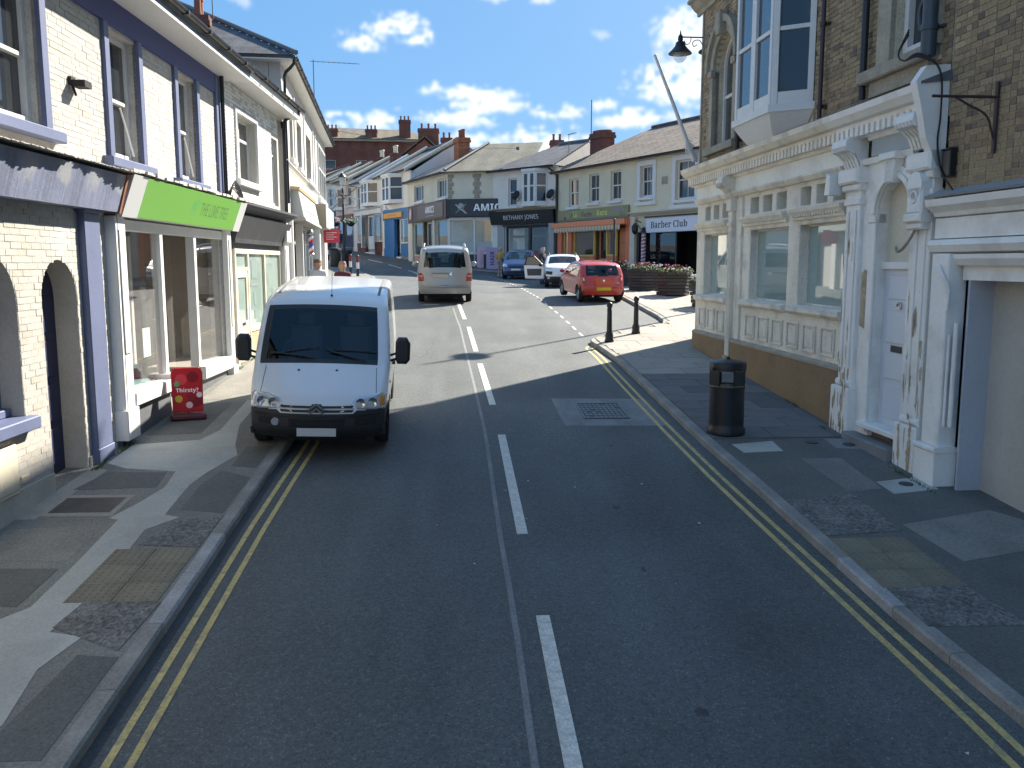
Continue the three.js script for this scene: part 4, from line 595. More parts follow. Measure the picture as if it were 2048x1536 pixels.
    for (let i = 0; i < 3; i++) {
      const [xa, za] = P[i], [xb, zb] = P[i + 1], L = Math.hypot(xb - xa, zb - za), gq = new THREE.Group(); gq.name = 'oriel_side'; gq.position.set(xa, 0, za); gq.rotation.y = Math.atan2(-(zb - za), xb - xa); p.add(gq);
      const n = i === 1 ? 2 : 1, F = [], gl = [];
      for (let k = 0; k < n; k++) { const a = L * k / n, b = L * (k + 1) / n; F.push(cb(a, a + .1, y0, y1, -.08, .03, .006), cb(b - .1, b, y0, y1, -.08, .03, .006), cb(a + .1, b - .1, y0, y0 + .2, -.06, .02, .006), cb(a + .1, b - .1, y1 - .12, y1, -.06, .02, .006), cb(a + .1, b - .1, 7.22, 7.29, -.06, .015, .006)); gl.push([a + .1, b - .1, y0 + .2, 7.22], [a + .1, b - .1, 7.29, y1 - .12]); }
      add('sash_frame', F, M.white, gq); for (const [a, b, c, d] of gl) add('pane', bx(a, b, c, d, -.03, -.022), M.glassDark, gq);
      if (i === 2) add('net_curtain', bx(.12, L - .12, y0 + .2, y1 - .1, -.2, -.18), M.curtain, gq);
    }
  }
  // first floor window over the door
  add('window_surround', [cb(uw[0] - .38, uw[0] - .02, uw[2] - .05, uw[3] + .3, -.1, .06), cb(uw[1] + .02, uw[1] + .34, uw[2] - .05, uw[3] + .3, -.1, .06), cb(uw[0] - .7, uw[1] + .25, uw[2] - .22, uw[2] - .05, -.2, .18, .02), cb(uw[0] - .5, uw[1] + .2, uw[2] - .42, uw[2] - .22, -.02, .08)], M.stoneDark, p); window_(p, ...uw, -.12, { f: .1, d: .12, mid: .52 });
  const pipe = (x, y0, y1, r, z = .09) => { const g = [rod([x, y0, z], [x, y1, z], r, 12)]; for (let y = y0 + .3; y < y1; y += 1.25) g.push(cyl(r + .014, r + .014, .07, 12).translate(x, y, z), bx(x - r - .05, x + r + .05, y + .02, y + .05, 0, z - r)); return g; };
  add('downpipe', pipe(2.72, 5.55, 12, .05), M.gutter, p); add('downpipe', pipe(6.55, 5.55, 12, .035), std([.04, .025, .03], .4), p); add('downpipe', pipe(7.95, 5.75, 12, .05), M.gutter, p); add('soil_pipe', [...pipe(9.72, 5.95, 12, .09, .14), tube([[9.5, 6.3, .12], [9.45, 6.55, .12], [9.6, 6.7, .13]], .03, 12)], std([.045, .06, .075], .35), p);
  const cabs = []; for (let i = 0; i < 3; i++) cabs.push(tube([[9.35, 6.35 - i * .03, .2], [9.2, 6.1, .24], [9.45, 5.95, .3], [9.8, 5.92 + i * .02, .3], [10.02, 5.75, .16], [10.05, 5.2, .12], [10.02, 4.9, .12], [10.1, 4.55, .1], [10.4, 4.3, .12]], .011, 60, 5)); add('cable', cabs, M.blackMatt, p);
  // entablature
  add('lead_apron', [prof([[-.05, 5.62], [.0, 5.74], [.36, 5.6], [.36, 5.57]], -.1, XE + .02)], M.lead, p);
  const corn = (a, b, m) => add('cornice', [prof([[0, 5.2], [.12, 5.2], [.12, 5.24], [.2, 5.34], [.22, 5.4], [.3, 5.42], [.38, 5.5], [.4, 5.58], [0, 5.6]], a, b)], m, p);
  corn(-.3, 7.35, M.stone); corn(7.35, 8.2, M.whiteWorn); corn(8.2, 9.95, M.whiteWorn);
  for (let x = -.15, i = 0; x < 9.8; x += .15, i++) add('dentil', bx(x, x + .085, 5.21, 5.345, .1, .235), x > 7.4 ? M.whiteWorn : M.stone, p);
  add('fascia', [bx(0, 7.4, 4.87, 5.2, -.02, .06)], M.stoneFascia, p); add('fascia_moulding', [prof([[0, 4.78], [.08, 4.78], [.13, 4.85], [.13, 4.88], [0, 4.88]], 0, 7.45), prof([[0, 5.14], [.1, 5.16], [.12, 5.2], [0, 5.2]], -.1, 7.4)], M.stone, p);
  add('door_fascia', [bx(8.25, 9.3, 4.92, 5.2, -.02, .05)], std([.36, .4, .42], .7), p); add('fascia_moulding', [prof([[0, 4.82], [.07, 4.82], [.1, 4.9], [0, 4.92]], 8.0, 9.4), prof([[0, 5.13], [.08, 5.15], [.1, 5.2], [0, 5.2]], 8.2, 9.4)], M.whiteWorn, p);
  const console_ = (x0, x1, y0, y1, d, m, label) => { const c = []; const pr = [[0, y0], [d * .3, y0], [d * .32, y0 + (y1 - y0) * .2], [d * .5, y0 + (y1 - y0) * .45], [d * .95, y0 + (y1 - y0) * .58], [d, y0 + (y1 - y0) * .72], [d * .96, y0 + (y1 - y0) * .9], [d * .8, y1], [0, y1]]; c.push(prof(pr, x0, x1)); const n = 5; for (let i = 0; i < n; i++) { const a = lerp(x0, x1, (i + .2) / n), b = lerp(x0, x1, (i + .7) / n); c.push(prof(pr.slice(1, 6).map(([z, y]) => [z + .012, y]).concat([[d * .5, y1 - .3]]), a, b)); } return add('console_bracket', c, m, p); };
  console_(2.2, 2.6, 4.72, 5.2, .34, M.stone); console_(7.6, 8.06, 4.78, 5.22, .34, M.whiteWorn); console_(9.42, 9.85, 4.86, 5.3, .36, M.whiteWorn);
  add('cornice_end', [prof([[0, 4.6], [.1, 4.6], [.26, 4.95], [.34, 5.3], [.42, 5.6], [.3, 5.78], [0, 5.8]], 9.86, 10.0)], M.whiteWorn, p);
  // stone shopfront: frames, transom lights, ledges, sills, panels
  const holes = [...lowW.map((w) => win(...w)), ...tr.map((w) => win(...w))];
  add('shopfront_stone', ext(rect(0, 7.55, 1.8, 4.8), -.28, 0, holes, .012), M.stone, p);
  for (const w of lowW) { const f = add('window', [bx(w[0], w[0] + .03, w[2], w[3], -.2, -.14), bx(w[1] - .03, w[1], w[2], w[3], -.2, -.14), bx(w[0] + .03, w[1] - .03, w[3] - .03, w[3], -.2, -.14), bx(w[0] + .03, w[1] - .03, w[2], w[2] + .03, -.2, -.14)], M.stone, p); add('pane', bx(w[0] + .03, w[1] - .03, w[2] + .03, w[3] - .03, -.175, -.165), M.glassFilm, f); }
  for (const w of tr) add('transom_pane', bx(w[0], w[1], w[2], w[3], -.2, -.19), M.glassFilm, p);
  for (const [a, b] of [[.02, 2.18], [3.08, 5.3], [5.55, 7.52]]) { const l = add('window_ledge', prof([[0, 4.16], [.05, 4.16], [.06, 4.2], [.14, 4.29], [.15, 4.34], [0, 4.36]], a, b), M.stone, p); for (let x = a + .1; x < b - .08; x += .1) add('ledge_dentil', bx(x, x + .05, 4.21, 4.26, .06, .1), M.stone, l); add('window_sill', prof([[0, 2.58], [.05, 2.58], [.1, 2.63], [.1, 2.7], [0, 2.73]], a - .02, b + .02), M.stone, p); }
  for (const [a, b, n] of [[.15, 2.1, 3], [3.25, 7.4, 6]]) for (let i = 0; i < n; i++) { const x0 = lerp(a, b, (i + .14) / n), x1 = lerp(a, b, (i + .86) / n); add('riser_panel', [cb(x0, x0 + .035, 1.98, 2.44, 0, .03, .008), cb(x1 - .035, x1, 1.98, 2.44, 0, .03, .008), cb(x0 + .035, x1 - .035, 1.98, 2.015, 0, .03, .008), cb(x0 + .035, x1 - .035, 2.405, 2.44, 0, .03, .008), cb(x0 + .09, x1 - .09, 2.05, 2.37, 0, .018, .012)], M.stone, p); }
  add('plinth', [bx(-.12, 7.6, .4, 1.82, -.3, .06)], M.tan, p); add('plinth_cap', prof([[.0, 1.82], [.075, 1.82], [.07, 1.86], [0, 1.9]], -.1, 7.58), M.stoneDark, p); add('return_wall', [bx(-.14, -.001, 1.82, 5.2, -.5, -.01)], M.stone, p);
  add('pilaster', [cb(2.32, 2.54, 1.52, 4.5, -.02, .08, .006), cb(2.28, 2.58, 4.5, 4.74, -.02, .13, .02), cb(2.3, 2.56, 4.2, 4.28, -.02, .11, .01), cb(2.36, 2.4, 1.6, 4.1, .08, .092, .004), cb(2.46, 2.5, 1.6, 4.1, .08, .092, .004)], M.stone, p); add('pilaster_foot', cb(2.3, 2.56, 1.2, 1.52, -.02, .12, .01), M.stoneDark, p); add('pilaster', [cb(2.78, 3.02, 1.9, 4.74, -.02, .05, .01)], M.stone, p);
  add('wall_light', [ext([[7.32, 4.45], [7.5, 4.45], [7.5, 4.72], [7.38, 4.78]], .1, .3, [], .01)], std([.75, .75, .72], .4), p);
  // doorway with peeling pilasters
  const pil = (x0, x1, yb, o) => {
    const q = add('door_pilaster', [cb(x0, x1, yb + .8, 4.5, -.05, .08, .012), cb(x0 - .06, x1 + .06, yb, yb + .72, -.05, .16, .02), cb(x0 - .03, x1 + .03, yb + .72, yb + .82, -.05, .12, .03), cb(x0 + .08, x0 + .13, yb + 1.0, 4.2, .08, .1, .004), cb(x1 - .13, x1 - .08, yb + 1.0, 4.2, .08, .1, .004)], M.whiteWorn, p);
    add('pilaster_capital', [cb(x0 - .03, x1 + .03, 4.28, 4.36, -.05, .11, .01), cb(x0 - .05, x1 + .05, 4.48, 4.58, -.05, .14, .02), cb(x0 - .08, x1 + .08, 4.58, 4.8, -.05, .2, .03)], M.whiteWorn, q);
    const fl = []; for (let i = 0; i < o; i++) { const y = yb + Math.pow(R(), 1.6) * 2.8 + .05, x = rr(x0 - .03, x1 - .02), w = rr(.02, .07), h = rr(.06, .42), z = y < yb + .72 ? .1605 : y < yb + .84 ? .1205 : .0805; const n = 18, pts = []; for (let k = 0; k < n; k++) { const a = k / n * 2 * Math.PI, r = rr(.4, 1); pts.push([x + w * r * Math.cos(a) / 1.4, y + h * r * Math.sin(a) / 1.6]); } fl.push(ext(pts, z - .002, z + .0015)); } addEach('peeled_paint', fl, M.peel, q);
  };
  pil(7.62, 8.06, .9, 46); pil(9.52, 9.92, .66, 30); add('bare_render', ext([[8.09, 2.55], [8.3, 2.5], [8.31, 3.3], [8.2, 3.36], [8.1, 3.3]], .021, .024), M.peel, p);
  const dx0 = 8.5, dx1 = 9.4; // door opening with arched fanlight
  add('door_surround', [ext(rect(8.06, 9.52, .9, 4.82), -.2, .02, [archPts(dx0, dx1, .9, 4.12, 16).reverse()], .0), ext(ring((dx0 + dx1) / 2, 4.12, .45, .61), .02, .07, [], .008), ext(ring((dx0 + dx1) / 2, 4.12, .455, .53), .07, .1, [], .008), cb(dx0 - .2, dx0 + .0, 4.0, 4.12, -.1, .08, .015), cb(dx1 - .0, dx1 + .12, 4.0, 4.12, -.1, .06, .015), cb(dx0 - .18, dx0 - .01, 1.05, 4.0, .02, .06, .01), cb(dx1 + .01, dx1 + .1, 1.05, 4.0, .02, .06, .01)], M.whiteWorn, p);
  const ks = add('keystone', [ext([[8.85, 4.5], [9.05, 4.5], [9.12, 4.86], [8.78, 4.86]], .02, .16, [], .015), cb(8.74, 9.16, 4.8, 4.9, .02, .2, .015)], M.whiteWorn, p); const kd = []; for (let i = 0; i < 5; i++) for (let k = 0; k < 3; k++) kd.push(new THREE.TorusGeometry(.022, .007, 5, 8).translate(8.89 + k * .06, 4.54 + i * .06, .162)); add('carved_knots', kd, M.whiteWorn, ks);
  add('fanlight_board', ext(archPts(dx0, dx1, 3.4, 4.12), -.16, -.12), M.cream, p); add('door_transom', cb(dx0, dx1, 3.36, 3.46, -.14, -.06, .012), M.whiteWorn, p);
  const door = add('door', [cb(dx0, dx1, 1.2, 3.36, -.17, -.12, .006), ...[[1.3, 1.75], [1.85, 2.2], [2.35, 2.8], [2.95, 3.28]].map(([a, b]) => cb(dx0 + .14, dx1 - .14, a, b, -.122, -.105, .012))], sur([.62, .65, .7], 2, { big: .04, fine: .03 }, .35), p);
  add('letter_plate', [cb(8.78, 9.06, 2.23, 2.32, -.12, -.105, .004)], M.black, door); add('door_knocker', [new THREE.TorusGeometry(.05, .012, 6, 14, Math.PI).translate(8.95, 2.86, -.1), bx(8.9, 9.0, 2.83, 2.86, -.11, -.09)], M.steel, door);
  add('door_sill', cb(dx0 - .12, dx1 + .1, 1.12, 1.2, -.3, .14, .015), M.whiteWorn, p); add('doorstep', [cb(8.14, 9.44, .5, 1.0, -.3, .24, .02)], M.concrete2, p); add('door_base', bx(8.08, 9.5, .9, 1.12, -.3, -.05), M.brickBuff[5], p);
  add('scroll_bracket', [cb(9.56, 9.9, 4.05, 4.4, .08, .22, .03), new THREE.TorusGeometry(.07, .016, 6, 16).translate(9.73, 4.26, .22), cb(9.53, 9.93, 3.95, 4.06, .06, .24, .02), cb(9.55, 9.91, 3.86, 3.95, .06, .2, .02), new THREE.CylinderGeometry(.17, .17, .14, 18).rotateX(Math.PI / 2).translate(9.73, 4.4, .15)], M.whiteWorn, p);
  add('hook_arm', tube([[9.7, 3.9, .14], [9.6, 3.75, .16], [9.45, 3.62, .18], [9.35, 3.6, .19], [9.33, 3.66, .19]], .02, 20, 6), M.stoneDark, p);
}
// ---------- right edge: brick house over a white garage front ----------
{
  const X0 = 10.02, X1 = 27, p = house('garage_front_house', 'dark yellow brick house over a white garage shopfront', ...PO, ...PU);
  add('wall', [ext(rect(X0, X1, 4.15, 12.4), -.35, -.03, [win(11.75, 12.8, 5.3, 7.2), win(15, 16, 5.3, 7.2), win(19, 20, 5.3, 7.2)])], M.mortarBuff, p);
  brickSkin(p, X0, 13.5, 4.3, 8.2, -.014, M.brickBuff, { flemish: true, holes: [{ x0: 11.65, x1: 12.9, y0: 5.1, y1: 7.3 }], max: 240 });
  add('house_body', [bx(X0, X1, 0, 12.4, -9, -8.7), bx(X1 - .3, X1, 0, 12.4, -8.7, -.36), bx(X0, X0 + .2, 0, 4.0, -8.7, -.6), bx(X0, X1, 12.2, 12.4, -8.7, -.36), bx(X0, X1, 4.0, 4.14, -8.7, -.36), bx(13.4, X1, -1, 4, -.35, -.05)], M.brickBuff[3], p);
  add('roof', [prof([[.35, 12.4], [.3, 12.55], [-4.4, 13.6], [-9.2, 12.4]], X0, X1)], M.slateFar, p); for (const x of [11.75, 15, 19]) { window_(p, x, x + 1, 5.3, 7.2, -.1); add('window_sill', cb(x - .15, x + 1.15, 5.16, 5.3, -.2, .12), M.white, p); }
  add('garage_cornice', [prof([[0, 3.98], [.1, 4.0], [.12, 4.05], [.22, 4.12], [.24, 4.2], [0, 4.24]], X0, 13.4), prof([[0, 3.56], [.12, 3.58], [.16, 3.66], [.14, 3.72], [0, 3.74]], X0 - .02, 13.4), prof([[0, 3.42], [.05, 3.42], [.1, 3.5], [.1, 3.55], [0, 3.56]], 10.15, 13.4)], M.whiteWorn, p);
  add('garage_fascia', [bx(X0, 13.4, 3.74, 3.98, -.2, .08), bx(10.5, 13.4, 3.25, 3.42, -.25, -.02)], M.whiteWorn, p); add('lead_flashing', prof([[-.03, 4.32], [0, 4.33], [.24, 4.245], [.22, 4.22]], X0 - .02, 13.4), std([.3, .31, .32], .6), p);
  add('garage_pilaster', [cb(10.06, 10.5, .4, 1.18, -.1, .2, .012), cb(10.04, 10.52, 1.18, 1.24, -.1, .22, .015), cb(10.1, 10.46, 1.24, 3.56, -.1, .14, .012)], M.whiteWorn, p); add('pipe', [tube([[10.3, 3.42, .17], [10.4, 3.3, .17], [10.5, 3.15, .15], [10.5, 2.9, .15]], .02, 16, 6), rod([10.55, 1.5, .05], [10.55, 2.75, .05], .03), rod([10.5, 1.5, .1], [10.5, 2.6, .1], .018)], M.whiteWorn, p);
  add('reveal_panel', [bx(10.62, 10.66, .4, 3.25, -.32, -.02)], M.greyPanel, p); add('jamb', [bx(10.5, 10.62, .4, 3.4, -.3, -.1)], M.greyPanel, p); add('garage_door', [bx(10.66, 13.4, .4, 3.4, -.38, -.32)], M.greyDoor, p);
  const br = thing('wall_bracket', 'rusty iron sign bracket on the dark brick wall', 'bracket', pb(10.95, 4.75, 0), PT); add('bracket_plate', bx(-.025, .025, -.1, .66, 0, .02), std([.05, .03, .03], .7), br); add('bracket_arm', [rod([0, .5, 0], [-.0, .5, .75], .016), tube([[0, .05, .02], [0, .3, .12], [0, .42, .35], [0, .5, .5]], .012, 20, 6)], std([.05, .03, .03], .7), br);
  const bb = thing('alarm_box', 'small black box fixed where the white cornice meets the brick', 'box', pb(10.16, 4.42, 0), PT); add('box_body', cb(-.09, .09, .05, .36, 0, .09, .012), M.black, bb); add('box_lid', cb(-.095, .095, .36, .38, -.0, .1, .006), M.black, bb);
}
{ // lamp on the corner and the bare flagpole
  const L = thing('bracket_lamp', 'black bracket street lamp with clear bowl on the corner of the yellow brick building', 'lamp', pb(.1, 8.33, 0), PT);
  add('bracket', [rod([-.1, .18, 0], [-.1, .18, .52], .016), tube([[-.1, .0, .02], [-.1, .12, .12], [-.1, .08, .26], [-.1, -.02, .24], [-.1, .02, .16]], .01, 24, 6), tube([[-.1, .17, .3], [-.1, .05, .34], [-.1, .02, .42], [-.1, .1, .46]], .009, 20, 6)], M.black, L);
  add('lamp_hood', lathe([[.0, .34], [.012, .3], [.02, .24], [.05, .2], [.06, .12], [.045, .1], [.1, .06], [.12, -.02], [.19, -.1], [.26, -.17], [.265, -.19], [.13, -.16], [0, -.16]], 24).translate(-.1, 0, .55), M.black, L); add('lamp_bowl', lathe([[.15, -.17], [.16, -.22], [.13, -.3], [.07, -.36], [0, -.38]], 20).translate(-.1, 0, .55), new THREE.MeshPhysicalMaterial({ color: 0xffffff, roughness: .15, transmission: .8, thickness: 0, side: THREE.DoubleSide }), L);
  const a = pb(-.3, 5.95, .12), b = [4.55, 8.2, -21.1], F = thing('flagpole', 'bare white flagpole leaning out from the corner above the shopfront', 'flagpole', a, 0);
  const d = [b[0] - a[0], b[1] - a[1], b[2] - a[2]]; add('pole', rod([0, 0, 0], d, .05, 12, .036), M.white, F); add('pole_cap', new THREE.SphereGeometry(.04, 10, 8).translate(...d), M.white, F); add('pole_socket', [rod([d[0] * -.06, d[1] * -.06, d[2] * -.06], [d[0] * .12, d[1] * .12, d[2] * .12], .065), bx(.02, .14, -.16, .12, -.02, .02)], M.white, F); const w = []; for (let i = 0; i < 6; i++) w.push(tube([[0.0, -.1 + i * .08, 0], [-.12, .1 + i * .05, -.1], [-.14, .3 - i * .06, .06], [.02, .2, .08]], .008, 16, 4)); add('wire_basket', w, M.white, F);
}
const beforeFar = scene.children.length, UNIT = 1.3, DATUM = -1.035;   // the blocks beyond the junction are set out in units of 1.3 m from a lower datum
// ---------- far side of the junction ----------
function terraceHouse(name, label, ox, oz, ux, uz, s) {
  const p = house(name, label, ox, oz, ux, uz), { x0, x1, y0, eave } = s, wm = s.wall, ws = s.wins || [], sh = s.shop;
  const holes = ws.map((w) => win(...w.slice(0, 4)));
  if (sh) holes.push(win(sh.x0, sh.x1, y0 - .3, sh.top)); if (s.hole) holes.push(win(...s.hole));
  add('wall', ext(rect(x0, x1, y0 - 1.5, eave), -.3, 0, holes), wm, p);
  add('house_body', [bx(x0 + .01, x0 + .25, y0 - 1.5, eave, -7, -.31), bx(x1 - .25, x1 - .01, y0 - 1.5, eave, -7, -.31), bx(x0, x1, y0 - 1.5, eave, -7.3, -7), ...(sh ? [bx(x0 + .25, x1 - .25, sh.top + .02, sh.top + .2, -7, -.31)] : [])], wm, p);
  for (const w of ws) { window_(p, w[0], w[1], w[2], w[3], -.09, { kind: w[4] === 'case' ? 'case' : 'sash', n: w[5] || 2, f: .07, bars: w[6] || 0, m: s.frame || M.white, curtain: s.curtain }); add('window_sill', cb(w[0] - .12, w[1] + .12, w[2] - .12, w[2], -.1, .12), s.frame || M.white, p); }
  for (const b of s.bays || []) { // canted bay
    const [a, c, yb, yt, d] = b, k = (c - a) * .24, P = [[a, 0], [a + k, d], [c - k, d], [c, 0]];
    const cap = (y, e, h) => new THREE.ExtrudeGeometry(shp([[a - e, 0], [a + k - e * .5, d + e], [c - k + e * .5, d + e], [c + e, 0]].map(([x, z]) => [x, -z]).reverse()), { depth: h, bevelEnabled: false }).rotateX(-Math.PI / 2).translate(0, y, 0);
    const bay = add('bay_window', [cap(yb - .14, .05, .14), cap(yt, .08, .14)], M.white, p);
    if (b[5]) add('bay_roof', cap(yt + .14, .02, .2), b[5], p);
    for (let i = 0; i < 3; i++) { const [xa, za] = P[i], [xb, zb] = P[i + 1], L = Math.hypot(xb - xa, zb - za), q = new THREE.Group(); q.name = 'bay_side'; q.position.set(xa, 0, za); q.rotation.y = Math.atan2(-(zb - za), xb - xa); p.add(q); const n = i === 1 ? 2 : 1, F = [], ym = lerp(yb, yt, .55); for (let j = 0; j < n; j++) { const u = L * j / n, v = L * (j + 1) / n; F.push(bx(u, u + .09, yb, yt, -.08, .02), bx(v - .09, v, yb, yt, -.08, .02), bx(u + .09, v - .09, yb, yb + .1, -.07, .01), bx(u + .09, v - .09, yt - .1, yt, -.07, .01), bx(u + .09, v - .09, ym - .035, ym + .035, -.07, .01)); add('pane', bx(u + .09, v - .09, yb + .1, ym - .035, -.04, -.03), M.glassDark, q); add('pane', bx(u + .09, v - .09, ym + .035, yt - .1, -.04, -.03), M.glassDark, q); } add('sash_frame', F, M.white, q); }
  }
  if (sh) {
    const f = add('shop_fascia', [cb(sh.x0 - .15, sh.x1 + .15, sh.top, sh.ftop, -.02, sh.fd || .14, .01)], sh.fm, p);
    if (sh.corn) add('shop_cornice', prof(corniceZ(sh.ftop, sh.ftop + .16, .24), sh.x0 - .2, sh.x1 + .2), sh.cm || sh.fm, p);
    add('shop_interior', [bx(sh.x0, sh.x1, y0 - .3, sh.top, -3.2, -3.1), bx(sh.x0, sh.x1, y0 - .4, y0 - .02, -3.1, -.3)], sh.inside || M.room, p);
    const fr = sh.frame || M.white;
    for (const [a, b, k] of sh.bays) {
      if (k === 'glass') { const q = add('shop_window', [cb(a, a + .08, y0 + (sh.st || .5), sh.top, -.1, 0), cb(b - .08, b, y0 + (sh.st || .5), sh.top, -.1, 0), cb(a + .08, b - .08, sh.top - .08, sh.top, -.1, 0), cb(a + .08, b - .08, y0 + (sh.st || .5), y0 + (sh.st || .5) + .08, -.1, .03)], fr, p); add('pane', bx(a + .08, b - .08, y0 + (sh.st || .5) + .08, sh.top - .08, -.06, -.05), M.glass, q); add('stall_riser', bx(a, b, y0 - .6, y0 + (sh.st || .5), -.12, 0), sh.sm || fr, p); if (sh.hung) for (const x of [.33, .66]) add('mullion', bx(lerp(a, b, x) - .03, lerp(a, b, x) + .03, y0 + .6, sh.top - .1, -.08, 0), fr, p); }
      else if (k === 'door') { const q = add('door', [cb(a, a + .12, y0 - .1, sh.top, -.3, -.24), cb(b - .12, b, y0 - .1, sh.top, -.3, -.24), cb(a + .12, b - .12, sh.top - .14, sh.top, -.3, -.24), cb(a + .12, b - .12, y0 - .1, y0 + .8, -.3, -.24)], sh.dm || fr, p); add('pane', bx(a + .12, b - .12, y0 + .8, sh.top - .14, -.28, -.27), M.glassDark, q); }
      else if (k === 'solid') add('door', [cb(a, b, y0 - .1, sh.top - .1, -.2, -.14), ...[.1, .9, 1.5].map((y) => cb(a + .1, b - .1, y0 + y, y0 + y + .5, -.14, -.12, .01))], sh.dm || fr, p);
      else add('shop_pilaster', [cb(a, b, y0 - .6, sh.top + .02, -.1, .1, .01), cb(a - .03, b + .03, y0 - .6, y0 + .25, -.1, .14, .01)], sh.pm || fr, p);
    }
  }
  add('soffit', bx(x0, x1, eave, eave + .04, -.1, .32), M.white, p); gutter(p, x0, x1, eave + .1, .38);
  const rz = s.ridgeZ ?? -4, ry = s.ridge, hl = s.hipL || 0, hr = s.hipR || 0, rm = s.roof, opt = { max: s.nslate || 0, far: !s.nslate, deck: s.deck, w: .35, h: .3 };
  slates(p, [x0 - .05, eave + .1, .38], [x1 + .05, eave + .1, .38], [x0 + hl, ry, rz], [x1 - hr, ry, rz], rm, opt); slates(p, [x1, eave + .1, -7.4], [x0, eave + .1, -7.4], [x1 - hr, ry, rz], [x0 + hl, ry, rz], rm, { far: true, deck: s.deck });
  if (hl) slates(p, [x0 - .05, eave + .1, -7.4], [x0 - .05, eave + .1, .38], [x0 + hl, ry, rz - .02], [x0 + hl, ry, rz], rm, { far: true, deck: s.deck }); else add('gable', ext([[7.3, eave - .1], [.0, eave - .1], [-rz, ry - .05]].reverse(), 0, .2).rotateY(Math.PI / 2).translate(x0, 0, 0), wm, p);
  if (hr) slates(p, [x1 + .05, eave + .1, .38], [x1 + .05, eave + .1, -7.4], [x1 - hr, ry, rz], [x1 - hr, ry, rz - .02], rm, { far: true, deck: s.deck }); else add('gable', ext([[7.3, eave - .1], [.0, eave - .1], [-rz, ry - .05]].reverse(), -.2, 0).rotateY(Math.PI / 2).translate(x1, 0, 0), wm, p);
  add('ridge_tiles', rod([x0 + hl, ry + .03, rz], [x1 - hr, ry + .03, rz], .09, 6), s.ridgeM || M.terracotta, p);
  for (const c of s.copings || []) { const a = V3(c, eave + .05, .4), b = V3(c, ry + .12, rz); add('coping', rod(a.toArray(), b.toArray(), .14, 4), s.copeM || M.cream, p); }
  return p;
}
const creamWall = sur([0.66, 0.60, 0.44], 3, { big: .07, fine: .05, stain: .12, stainC: [.52, .46, .34] }, .8), ivory = sur([0.66, 0.62, 0.49], 3, { big: .08, fine: .05, stain: .15, stainC: [.52, .47, .37] }, .8), whiteWall = sur([0.72, 0.69, 0.63], 3, { big: .06, fine: .04, stain: .12, stainC: [.56, .53, .48] }, .7), pinkWall = sur([0.66, 0.54, 0.46], 3, { big: .08, fine: .05 }, .8);
const un = (a, l) => [Math.sin(a * D) * l, -Math.cos(a * D) * l];
const A = [4.84, -44.16], AU = [0.4249, 0.9052], at2 = (o, u, x, y, w) => [o[0] + u[0] * x - u[1] * w, y, o[1] + u[1] * x + u[0] * w];
